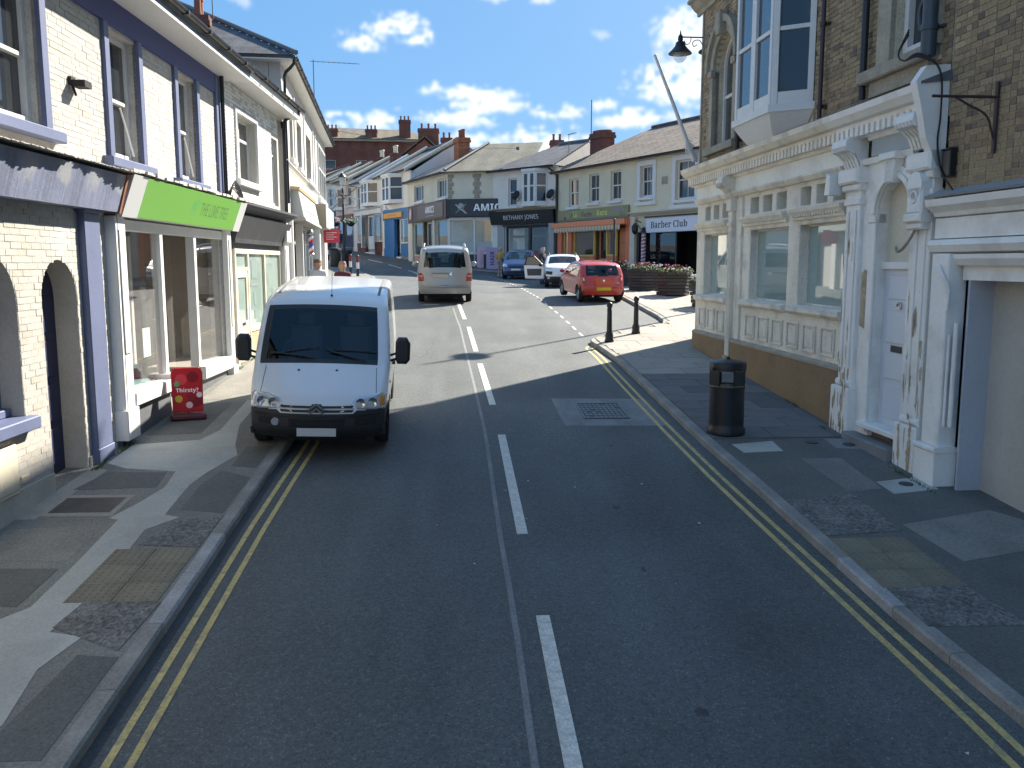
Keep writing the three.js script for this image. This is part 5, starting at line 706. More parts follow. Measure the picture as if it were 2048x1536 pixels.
{ // restaurant and barber club share one cream building
  const p = terraceHouse('cream_corner_terrace', 'cream building with brown tiled roof over an orange restaurant and a barber shop', ...A, ...AU, { x0: -.2, x1: 11.6, y0: 2.85, eave: 7.75, wall: creamWall, roof: M.tileBrown, deck: M.tileBrown[0], hole: [6.7, 10.98, 2.3, 4.72], nslate: 200, ridge: 9.95, ridgeZ: -4, hipL: 2.4, ridgeM: M.tileBrown[1],
    wins: [[1.0, 1.85, 6.1, 7.42, 'sash', 2, 1], [2.75, 3.58, 6.2, 7.5, 'sash', 2, 1], [4.5, 5.3, 6.2, 7.5, 'sash', 2, 1], [6.75, 7.6, 6.2, 7.5, 'sash', 2, 2], [9.1, 10.3, 5.95, 7.5, 'sash', 2, 1]],
    shop: { x0: .12, x1: 6.1, top: 5.1, ftop: 5.35, fd: .22, fm: std([.74, .21, .09], .5), frame: std([.72, .5, .12], .5), sm: std([.66, .19, .08], .5), dm: std([.5, .17, .06], .5), pm: std([.7, .18, .09], .5), st: .9, bays: [[.12, .5, 'pil'], [.55, 1.05, 'glass'], [1.05, 1.4, 'pil'], [1.45, 3.25, 'glass'], [3.3, 4.15, 'door'], [4.2, 5.0, 'glass'], [5.05, 5.8, 'solid'], [5.82, 6.15, 'pil']] } });
  add('window_surround', [[6.75, 7.6, 6.2, 7.5], [9.1, 10.3, 5.95, 7.5]].flatMap(([a, b, c, d]) => [cb(a - .22, a, c - .2, d + .22, 0, .06), cb(b, b + .22, c - .2, d + .22, 0, .06), cb(a, b, d, d + .22, 0, .06), cb(a - .3, b + .3, c - .34, c - .2, 0, .12)]), M.white, p);
  add('wall_plaque', cb(8.2, 8.55, 6.65, 6.95, 0, .04), M.stoneDark, p); add('stone_pilaster', [cb(6.2, 6.55, 2, 5.4, 0, .16), cb(11.0, 11.5, 2, 5.4, 0, .16)], M.cream, p); add('shop_cornice', prof(corniceZ(5.38, 5.6, .26), 6.2, 11.6), M.cream, p);
  add('barber_interior', [bx(6.5, 11.2, 2.0, 4.9, -2.9, -2.8), bx(6.5, 11.2, 1.9, 2.2, -2.8, -.31), bx(6.5, 11.2, 4.8, 4.95, -2.8, -.31), bx(6.45, 6.5, 2, 4.9, -2.8, -.31)], std([.02, .02, .025], .6), p); add('barber_front', [cb(6.6, 6.75, 2.4, 4.75, -.1, .06), bx(8.9, 8.98, 2.6, 4.7, -.3, -.2), bx(6.75, 8.9, 2.2, 2.7, -.3, -.2)], M.black, p); add('barber_glass', bx(6.75, 8.9, 2.7, 4.7, -.25, -.24), M.glass, p);
  chimney(p, -.7, .45, 7.8, 9.9, -3, -2.3, M.brickRed, 0); add('chimney_cap', new THREE.CylinderGeometry(.62, .6, .1, 20).scale(1, 1, .7).translate(-.12, 9.95, -2.65), M.terracotta, p); add('mast', rod([-.75, 8, -2.4], [-.75, 11.6, -2.4], .025), M.ironLight, p);
  const s1 = thing('restaurant_sign', 'long green grey restaurant signboard with yellow lettering over orange shopfront', 'sign', at2(A, AU, 0, 0, 0), Math.atan2(-AU[1], AU[0])); add('sign_board', cb(.1, 6.0, 5.42, 5.95, .0, .1, .01), std([.2, .21, .14], .6), s1);
  const f1 = signFace('sign_face', 5.85, .5, (c, w, h) => { c.fillStyle = '#86875f'; c.fillRect(0, 0, w, h); for (let i = 0; i < 30; i++) { c.fillStyle = ['rgba(150,120,110,.3)', 'rgba(60,80,50,.25)', 'rgba(170,165,120,.3)'][i % 3]; c.fillRect(R() * w, R() * h * .4, R() * 90, R() * h * .5); } c.fillStyle = '#2c3338'; c.beginPath(); c.ellipse(w * .12, h * .75, h * .22, h * .16, 0, 0, 7); c.fill(); c.fillStyle = '#5f6f66'; c.fillRect(0, h * .82, w, h * .18); txt(c, 'La', w * .27, h * .46, h * .62, '#d8cf5a', 'serif'); txt(c, 'Notte', w * .44, h * .5, h * .6, '#20242a', 'serif', 'bold', 1.1); txt(c, 'Kuru', w * .66, h * .44, h * .66, '#d8cf5a', 'serif'); c.fillStyle = '#8a7d88'; c.fillRect(w * .82, h * .1, w * .1, h * .35); }, s1, { px: 150 }); f1.position.set(3.05, 5.685, .103);
  const aw = thing('awning', 'folded orange awning with scalloped striped valance', 'awning', at2(A, AU, 0, 0, 0), Math.atan2(-AU[1], AU[0])); add('awning_box', cb(.05, 6.15, 5.12, 5.36, .22, .42, .02), std([.78, .24, .11], .5), aw); const v = [[], []]; for (let i = 0; i < 44; i++) { const x = .2 + i * .127; v[i % 2].push(ext([[x, 5.12], [x, 4.98], [x + .03, 4.9], [x + .0635, 4.87], [x + .097, 4.9], [x + .127, 4.98], [x + .127, 5.12]], .38, .39)); } add('valance_stripe', v[0], std([.5, .36, .2], .8), aw); add('valance_stripe', v[1], std([.6, .52, .42], .8), aw);
  const s2 = thing('barber_club_sign', 'white signboard with black serif lettering reading Barber Club', 'sign', at2(A, AU, 0, 0, 0), Math.atan2(-AU[1], AU[0])); add('sign_board', cb(7.3, 10.9, 4.7, 5.32, .0, .12, .01), std([.62, .63, .66], .5), s2); add('sign_cap', cb(7.25, 10.95, 5.32, 5.38, 0, .18), M.black, s2);
  const f2 = signFace('sign_face', 3.5, .58, (c, w, h) => { c.fillStyle = '#d6dae2'; c.fillRect(0, 0, w, h); txt(c, 'Barber Club', w * .42, h * .5, h * .62, '#15161c', 'serif', 'bold', 1.08); }, s2, { px: 200 }); f2.position.set(9.1, 5.01, .123);
  const bp = thing('barber_pole', 'tall red white and blue striped barber pole beside the barber club door', 'barber pole', at2(A, AU, 7.2, 2.8, .14), 0); globalThis.__pole(bp, 1.9, .1, [std([.45, .05, .07], .4), std([.7, .7, .72], .4), std([.16, .15, .32], .4)], 13); add('pole_cap', [cyl(.14, .14, .08).translate(0, 1.9, 0), new THREE.SphereGeometry(.1, 12, 8).translate(0, 2.05, 0), cyl(.15, .15, .1).translate(0, -.1, 0)], M.black, bp);
  const wl = thing('wall_lantern', 'black wall lantern above the striped barber pole', 'lantern', at2(A, AU, 6.95, 4.85, .1), Math.atan2(-AU[1], AU[0])); add('lantern_arm', [rod([0, .3, 0], [0, .4, .3], .02), rod([0, 0, 0], [0, .32, .25], .015)], M.black, wl); add('lantern_head', lathe([[0, .3], [.05, .25], [.16, .12], [.13, -.12], [.05, -.2], [0, -.2]], 6).translate(0, 0, .32), M.black, wl);
}
{ // Bethany Jones
  const L = 6, u = [0.682, 0.7314], O = [A[0] - u[0] * L, A[1] - u[1] * L];
  const p = terraceHouse('white_bay_house', 'white house with slate roof and bay window over a black signboard', ...O, ...u, { x0: 1.35, x1: 5.95, y0: 3.05, eave: 8.1, wall: whiteWall, roof: M.slate, deck: M.slateFar, nslate: 60, ridge: 9.75, ridgeZ: -3.4, hipL: 1.8, hipR: .8, ridgeM: M.lead, wins: [[2.6, 3.2, 6.35, 7.75]], bays: [[3.7, 5.3, 6.4, 7.95, .5]],
    shop: { x0: 2.45, x1: 5.7, top: 5.3, ftop: 5.4, fm: M.black, frame: M.black, inside: std([.6, .6, .57], .9), st: .35, bays: [[2.45, 4.1, 'glass'], [4.1, 5.5, 'glass']] } });
  add('shop_lighting_band', [bx(2.5, 5.5, 4.75, 4.85, -.5, -.4)], M.black, p); add('shop_cornice', prof(corniceZ(6.1, 6.24, .3), 1.5, 5.95), M.cream, p); add('stone_pilaster', [cb(5.55, 5.9, 2.4, 5.4, -.02, .2), cb(1.9, 2.4, 2.4, 5.4, -.02, .1)], std([.35, .35, .34], .8), p); add('downpipe', [rod([5.98, 3, .08], [5.98, 7.7, .08], .06), rod([5.98, 7.7, .08], [5.6, 8.1, .3], .05)], M.gutter, p);
  const s = thing('black_shop_sign', 'black slanted signboard with thin white capitals reading BETHANY JONES', 'sign', [O[0], 0, O[1]], Math.atan2(-u[1], u[0])); add('sign_board', prof([[0, 6.1], [.34, 6.08], [.18, 5.42], [0, 5.42]], 1.5, 5.9), M.black, s); const f = signFace('sign_face', 4.2, .66, (c, w, h) => { c.fillStyle = '#1b2026'; c.fillRect(0, 0, w, h); txt(c, 'BETHANY JONES', w * .5, h * .5, h * .46, '#d9dcdc', 'sans-serif', 'normal', 1.12); }, s, { px: 200 }); f.position.set(3.7, 5.75, .264); f.rotation.x = Math.atan2(.16, .66);
  const dish = (o, x, y) => { const d = thing('satellite_dish', o, 'dish', at2(O, u, x, y, .02), Math.atan2(-u[1], u[0])); add('dish_bowl', new THREE.SphereGeometry(.4, 16, 8, 0, Math.PI * 2, 0, .7).rotateX(1.2).translate(0, 0, .0), M.blackMatt, d); add('dish_arm', [rod([0, -.2, .1], [0, -.05, .5], .012), rod([0, 0, 0], [0, -.2, .12], .02), bx(-.03, .03, -.08, -.02, .48, .54)], M.blackMatt, d); }; dish('grey satellite dish beside the upstairs window of the white bay house', 3.42, 6.75); dish('grey satellite dish by the downpipe of the white bay house', 5.75, 6.7);
  aerial(p, 5.4, 8.6, -1.5, .4, .8);
}
{ // corner cafe: two fronts
  const E = [-0.6, -48.2], u = [0.9536, 0.3011], GL = [E[0] + un(-20, 11)[0], E[1] + un(-20, 11)[1]], ul = [0.342, 0.9397];
  const brown = std([.062, .045, .045], .6), black = std([.03, .033, .04], .6);
  const p = terraceHouse('ivory_corner_cafe', 'ivory two storey corner building with dark wraparound fascia and glazed corner', ...GL, ...ul, { x0: 3.5, x1: 11, y0: 3.35, eave: 8.15, wall: ivory, roof: M.slate, deck: M.slateFar, ridge: 10.1, ridgeZ: -3.6, hipR: 3.4, ridgeM: M.lead, nslate: 0, wins: [[4.9, 6.7, 7.0, 7.95, 'case', 3], [9.2, 10.7, 6.95, 7.95, 'case', 3]],
    shop: { x0: 4.2, x1: 10.9, top: 5.8, ftop: 6.8, fd: .16, fm: brown, inside: std([.2, .05, .05], .8), st: .5, sm: std([.5, .25, .22], .7), frame: M.cream, bays: [[4.2, 4.7, 'pil'], [4.75, 6.4, 'glass'], [6.6, 8.4, 'door'], [8.5, 8.9, 'pil'], [9.0, 10.9, 'glass']] } });
  const q = new THREE.Group(); q.name = 'glazed_corner'; p.add(q); const inv = new THREE.Matrix4().copy(p.matrixWorld).invert(); p.updateMatrixWorld(); inv.copy(p.matrixWorld).invert();
  const m4 = new THREE.Matrix4().makeTranslation(E[0], 0, E[1]).multiply(new THREE.Matrix4().makeRotationY(Math.atan2(-u[1], u[0]))); inv.multiply(m4).decompose(q.position, q.quaternion, q.scale);
  add('corner_wall', [ext(rect(0, 4.2, 5.8, 8.15), -.3, 0, [win(2.45, 3.0, 7.35, 7.95)]), bx(3.9, 4.2, 2, 5.8, -3, 0)], ivory, q); add('quoin', [...Array(6)].map((_, i) => cb(1.45 - (i % 2) * .08, 1.75 + (i % 2) * .08, 6.85 + i * .21, 7.04 + i * .21, 0, .03)).concat([...Array(6)].map((_, i) => cb(-.02, .22 + (i % 2) * .1, 6.85 + i * .21, 7.04 + i * .21, 0, .03))), M.stoneDark, q);
  add('corner_fascia', cb(-.05, 4.1, 5.85, 6.8, 0, .16), black, q); add('corner_frame', [cb(0, .1, 3.2, 5.85, -.1, 0), cb(1.4, 1.5, 3.2, 5.85, -.1, .02), cb(2.75, 2.85, 3.2, 5.85, -.1, 0), cb(3.8, 3.9, 3.2, 5.85, -.1, 0), cb(.1, 3.8, 5.7, 5.85, -.1, .02), cb(.1, 3.8, 3.9, 4.0, -.1, .02)], M.white, q); add('corner_glass', [bx(.1, 3.8, 4.0, 5.7, -.06, -.05)], M.glass, q); add('frosted_glass', bx(.1, 3.8, 4.0, 4.55, -.045, -.04), std([.4, .44, .42], .5), q); add('dark_base', bx(0, 3.9, 2.4, 3.9, -.12, .02), black, q); add('cafe_interior', [bx(.1, 3.8, 3.2, 5.8, -3, -2.9), bx(.8, 1.2, 3.2, 5.2, -1.8, -1.7), bx(2.3, 2.6, 3.2, 5.6, -1.2, -1.1)], sur([.36, .35, .33], 2, { big: .4, fine: .1 }, .9), q); add('red_panel', bx(.12, .55, 4.3, 5.4, -.9, -.88), std([.4, .03, .02], .7), q);
  window_(q, 2.45, 3.0, 7.35, 7.95, -.08, { kind: 'case', n: 1, g: M.glassDark }); add('soffit', bx(0, 4.2, 8.15, 8.2, -.1, .3), M.white, q);
  slates(q, [-.1, 8.25, .36], [4.4, 8.25, .36], [1.3, 10.1, -3.4], [4.4, 10.1, -3.4], M.slate, { far: true, deck: sur([.2, .185, .14], 2.2, { big: .3, fine: .35, fineN: 40 }, .9) }); add('hip_ridge', rod([-.1, 8.3, .36], [1.3, 10.15, -3.4], .08, 6), M.lead, q);
  chimney(p, 4.4, 5.3, 8.6, 10.9, -3.4, -2.7, sur([.36, .13, .06], 1, { big: .3, fine: .4, fineN: 30 }, .9), 3);
  const sg = (o, uu, nm, lb, w, h, x, y, z, draw) => { const s = thing(nm, lb, 'sign', at2(o, uu, 0, 0, 0), Math.atan2(-uu[1], uu[0])); add('sign_panel', bx(x - w / 2 - .03, x + w / 2 + .03, y - h / 2 - .02, y + h / 2 + .02, z - .02, z), black, s); const f = signFace('sign_face', w, h, draw, s, { px: 200 }); f.position.set(x, y, z + .003); };
  sg(GL, ul, 'cafe_sign', 'brown fascia lettering AMICI facing the uphill street', 4.6, .8, 8.3, 6.33, .18, (c, w, h) => { c.fillStyle = '#51434a'; c.fillRect(0, 0, w, h); txt(c, 'AMICI', w * .5, h * .42, h * .62, '#f1efee', 'sans-serif', 'bold', 1.05); c.fillStyle = '#8c7f86'; c.fillRect(w * .36, h * .8, w * .3, h * .06); });
  sg(E, u, 'cafe_sign', 'black corner fascia with chef emblem and white AMICI lettering', 3.7, .84, 2.05, 6.33, .18, (c, w, h) => { c.fillStyle = '#31363f'; c.fillRect(0, 0, w, h); txt(c, 'AMICI', w * .57, h * .48, h * .6, '#f4f4f2', 'sans-serif', 'bold', 1.15); c.strokeStyle = '#aeb2b6'; c.lineWidth = 5; c.beginPath(); c.arc(w * 0.15, h * .42, h * .2, 0, 7); c.stroke(); c.fillStyle = '#9aa0a6'; c.beginPath(); c.arc(w * 0.15, h * .36, h * .14, 0, 7); c.fill(); c.lineWidth = 9; c.strokeStyle = '#c9cccf'; c.beginPath(); c.moveTo(w * 0.07, h * .28); c.lineTo(w * 0.23, h * .85); c.stroke(); c.strokeStyle = '#b9655f'; c.beginPath(); c.moveTo(w * 0.19, h * .6); c.lineTo(w * 0.24, h * .85); c.stroke(); c.strokeStyle = '#6f9a78'; c.beginPath(); c.moveTo(w * 0.23, h * .25); c.lineTo(w * 0.07, h * .8); c.stroke(); });
  sg(GL, ul, 'cafe_sign', 'pale pink emblem panel at the left end of the brown cafe fascia', .7, .8, 4.6, 6.33, .18, (c, w, h) => { c.fillStyle = '#4e3f45'; c.fillRect(0, 0, w, h); c.fillStyle = '#d8a7a5'; c.beginPath(); c.ellipse(w * .5, h * .5, w * .3, h * .42, .2, 0, 7); c.fill(); });
}
{ // terrace climbing away
  const H = [-14.12, -80.47], u = [0.4067, 0.9135], t = (n, l, s) => terraceHouse(n, l, ...H, ...u, s);
  const bl = std([.03, .14, .33], .5), orange = std([.65, .33, .05], .5);
  const b = t('blue_shop_house', 'white bay fronted house over a bright blue shop with yellow sign', { x0: 22.3, x1: 27.4, y0: 4.15, eave: 9.0, wall: whiteWall, roof: M.slate, deck: M.slateFar, ridge: 11.0, ridgeZ: -3.2, ridgeM: M.lead, copings: [22.3, 27.4], copeM: M.cream, bays: [[23.5, 26.1, 7.3, 8.85, .7]], wins: [[22.7, 23.1, 7.0, 8.7]], shop: { x0: 22.7, x1: 27.1, top: 6.2, ftop: 6.85, fm: bl, frame: M.white, pm: bl, inside: std([.25, .25, .27], .9), sm: bl, st: .5, bays: [[22.7, 23.6, 'pil'], [23.6, 24.6, 'pil'], [24.7, 25.4, 'door'], [25.5, 26.9, 'glass']] } });
  const s = thing('yellow_shop_sign', 'small orange yellow signboard above the blue shop', 'sign', at2(H, u, 0, 0, 0), Math.atan2(-u[1], u[0])); add('sign_board', cb(22.9, 26.3, 6.3, 6.62, .14, .22), orange, s); const f = signFace('sign_face', 3.3, .28, (c, w, h) => { c.fillStyle = '#d9962a'; c.fillRect(0, 0, w, h); c.fillStyle = '#b87718'; for (let i = 0; i < 7; i++) c.fillRect(w * (.25 + i * .07), h * .3, w * .05, h * .4); }, s, { px: 120 }); f.position.set(24.6, 6.46, .223);
  t('white_shop_house', 'white terraced shop with bay window and open lattice door', { x0: 15.9, x1: 22.3, y0: 4.5, eave: 8.95, wall: whiteWall, roof: M.slate, deck: sur([.13, .14, .16], 2, { big: .25, fine: .25, fineN: 40 }, .7), ridge: 10.8, ridgeZ: -3.0, ridgeM: M.lead, copings: [15.9, 19.2], copeM: M.white, bays: [[18.8, 21.4, 7.4, 8.85, .6]], wins: [[16.5, 17.3, 7.2, 8.8]], shop: { x0: 16.4, x1: 22, top: 6.75, ftop: 7.05, fm: M.white, corn: 1, inside: std([.3, .3, .28], .9), frame: M.white, sm: M.brickRed, st: .35, bays: [[16.5, 18.2, 'glass'], [18.3, 19.6, 'door'], [20.4, 21.9, 'glass']] } });
  const d = thing('lattice_door', 'white lattice shop door standing open on the pavement', 'door', at2(H, u, 19.9, 4.45, .5), Math.atan2(-u[1], u[0]) - .5); add('door_frame', [bx(0, .12, 0, 2.2, -.03, .03), bx(1.3, 1.42, 0, 2.2, -.03, .03), bx(.12, 1.3, 2.08, 2.2, -.03, .03), bx(.12, 1.3, 0, .14, -.03, .03), bx(.12, 1.3, .85, .95, -.03, .03), bx(.5, .56, .14, 2.08, -.025, .025), bx(.88, .94, .14, 2.08, -.025, .025)], M.white, d); add('pane', bx(.12, 1.3, .14, 2.08, -.006, .006), M.glassDark, d);
  t('pink_shop_house', 'pale pink terraced shop with purple window, uphill of the white shop', { x0: 11.4, x1: 15.9, y0: 4.9, eave: 9.4, wall: pinkWall, roof: M.tileBrown, deck: M.tileFar, ridge: 11.1, ridgeZ: -3, copings: [11.4, 15.9], copeM: M.cream, wins: [[14.1, 15.3, 7.6, 9.0, 'sash', 2, 1]], bays: [[12.0, 13.6, 7.5, 8.95, .5]], shop: { x0: 11.7, x1: 15.6, top: 6.6, ftop: 7.0, fm: std([.25, .1, .07], .6), inside: std([.1, .09, .12], .9), frame: std([.12, .1, .13], .6), sm: std([.06, .06, .1], .6), st: .5, bays: [[11.8, 13.4, 'glass'], [13.6, 15.5, 'glass']] } });
  t('grey_shop_house', 'white terraced house with dark shopfront at the top of the row', { x0: 5.4, x1: 11.4, y0: 5.2, eave: 9.6, wall: whiteWall, roof: M.slate, deck: M.tileFar, ridge: 11.3, ridgeZ: -3, copings: [5.4, 8.6], wins: [[6, 7.2, 7.8, 9.2], [9.2, 10.6, 7.8, 9.2]], shop: { x0: 5.8, x1: 11.1, top: 7, ftop: 7.5, fm: std([.16, .13, .18], .7), inside: std([.06, .06, .08], .9), frame: std([.1, .1, .12], .6), st: .5, bays: [[5.8, 8.2, 'glass'], [8.4, 11, 'glass']] } });
  t('end_shop_house', 'cream terraced house farthest up the hill', { x0: -4, x1: 5.4, y0: 5.8, eave: 10, wall: ivory, roof: M.slate, deck: M.tileFar, ridge: 11.6, ridgeZ: -3, wins: [[-2, -1, 8, 9.4], [1, 2, 8, 9.4], [3.4, 4.4, 8, 9.4]], shop: { x0: -3, x1: 5, top: 7.4, ftop: 7.9, fm: std([.1, .08, .1], .7), inside: std([.06, .06, .08], .9), st: .5, bays: [[-3, 1, 'glass'], [1.2, 5, 'glass']] } });
  for (const [c, y] of [[13.6, 12.6], [16.6, 12.8]]) { const ch = thing('terrace_chimney', c < 15 ? 'brick chimney with white cowl above the pink shop' : 'brick chimney between the pink and white shops', 'chimney', at2(H, u, c, 10.5, -3), Math.atan2(-u[1], u[0])); add('stack', [bx(-.35, .35, -1, .7, -.3, .3), bx(-.41, .41, .7, .85, -.36, .36)], M.brickRed, ch); for (const x of [-.2, .2]) add('chimney_pot', lathe([[.11, 0], [.09, .4], [.13, .45], [.13, .55], [0, .56]], 10).translate(x, .85, 0), M.cream, ch); }
}
{ // tall red brick block on the hill and other roofs behind
  const p = thing('red_brick_block', 'large red brick block with tan tiled roof standing on the hill', 'building', [-10.2, 0, -104], 0.06);
  add('wall', ext(rect(-7.2, 6.2, 4, 17.1), -.3, 0, [[-5, 13], [-1.5, 13], [2, 13], [4.4, 13]].map(([x, y]) => win(x, x + 1.2, y, y + 2))), M.brickRed, p); for (const x of [-5, -1.5, 2, 4.4]) window_(p, x, x + 1.2, 13, 15, -.1); add('house_body', [bx(-7.2, 6.2, 4, 16.2, -10, -9.7), bx(-7.2, -6.9, 4, 16.2, -9.7, -.31), bx(5.9, 6.2, 4, 16.2, -9.7, -.31)], M.brickRed, p); add('eaves', bx(-7.4, 6.4, 17.1, 17.35, -.2, .4), M.stoneDark, p);
  slates(p, [-7.5, 17.4, .5], [6.5, 17.4, .5], [-6.6, 19.3, -4.8], [4.6, 19.1, -4.8], M.tileBrown, { far: true, deck: M.tileFar }); slates(p, [6.5, 17.4, -10], [-7.5, 17.4, -10], [4.6, 19.1, -4.8], [-6.6, 19.3, -4.8], M.tileBrown, { far: true, deck: M.tileFar });
  for (const [x, y] of [[-4.8, 18.5], [-.4, 18.5], [3.4, 19.6], [-7.4, 20.4]]) chimney(p, x, x + 1.3, 13.5, y, -1.6, -.2, M.brickRed, 3);
  const q = thing('gabled_brick_house', 'red brick gabled house with tall chimneys behind the terrace', 'building', [-3.3, 0, -80], 0); add('wall', ext([[-2.6, 3], [2.8, 3], [2.8, 12.0], [.3, 14.2], [-2.6, 12.0]], -6, 0), M.brickRed, q); slates(q, [-2.8, 11.9, .2], [-2.8, 11.9, -6.2], [.3, 14.35, .2], [.3, 14.35, -6.2], M.tileBrown, { far: true, deck: M.tileFar }); slates(q, [3, 11.9, -6.2], [3, 11.9, .2], [.3, 14.35, -6.2], [.3, 14.35, .2], M.tileBrown, { far: true, deck: M.tileFar }); chimney(q, -.3, 1.5, 13, 15.2, -2, -.6, M.brickRed, 3); chimney(q, 1.7, 2.7, 12, 14.4, -1.5, -.5, M.brickRed, 2); add('dormer', [cb(-2.3, -1.1, 11.3, 12.4, .05, 1.2), bx(-2.5, -.9, 12.4, 12.55, -.5, 1.35)], M.cream, q); add('dormer_pane', bx(-2.1, -1.3, 11.5, 12.2, 1.2, 1.22), M.glassDark, q);
  const r = thing('back_roof', 'long tan tiled roof showing behind the corner cafe', 'building', [7, 0, -68], 0); add('wall', bx(-7, 12, 2, 9.6, -7, 0), ivory, r); slates(r, [-7.3, 9.6, .4], [12.3, 9.6, .4], [-6, 12.2, -3.5], [12, 12.0, -3.5], M.tileBrown, { far: true, deck: M.tileFar }); slates(r, [12.3, 9.6, -7.4], [-7.3, 9.6, -7.4], [12, 12, -3.5], [-6, 12.2, -3.5], M.tileBrown, { far: true, deck: M.tileFar }); chimney(r, .2, 1.2, 11, 13, -4, -3, M.brickRed, 2);
  const g = thing('far_left_house', 'grey gabled house with chimney rising behind the end of the white row', 'building', [-12.6, 0, -52], .1); add('wall', ext([[-5, 2], [3.2, 2], [3.2, 10.5], [-1, 13], [-5, 10.5]], -7, 0), whiteWall, g); slates(g, [-5.2, 10.4, .2], [-5.2, 10.4, -7.2], [-1, 13.1, .2], [-1, 13.1, -7.2], M.slate, { far: true }); slates(g, [3.4, 10.4, -7.2], [3.4, 10.4, .2], [-1, 13.1, -7.2], [-1, 13.1, .2], M.slate, { far: true }); chimney(g, 2.0, 3.0, 10, 13.0, -3, -2, M.brickRed, 2);
}

for (const o of scene.children.slice(beforeFar)) { o.scale.setScalar(UNIT); o.position.set(o.position.x * UNIT, o.position.y * UNIT + DATUM, o.position.z * UNIT); }
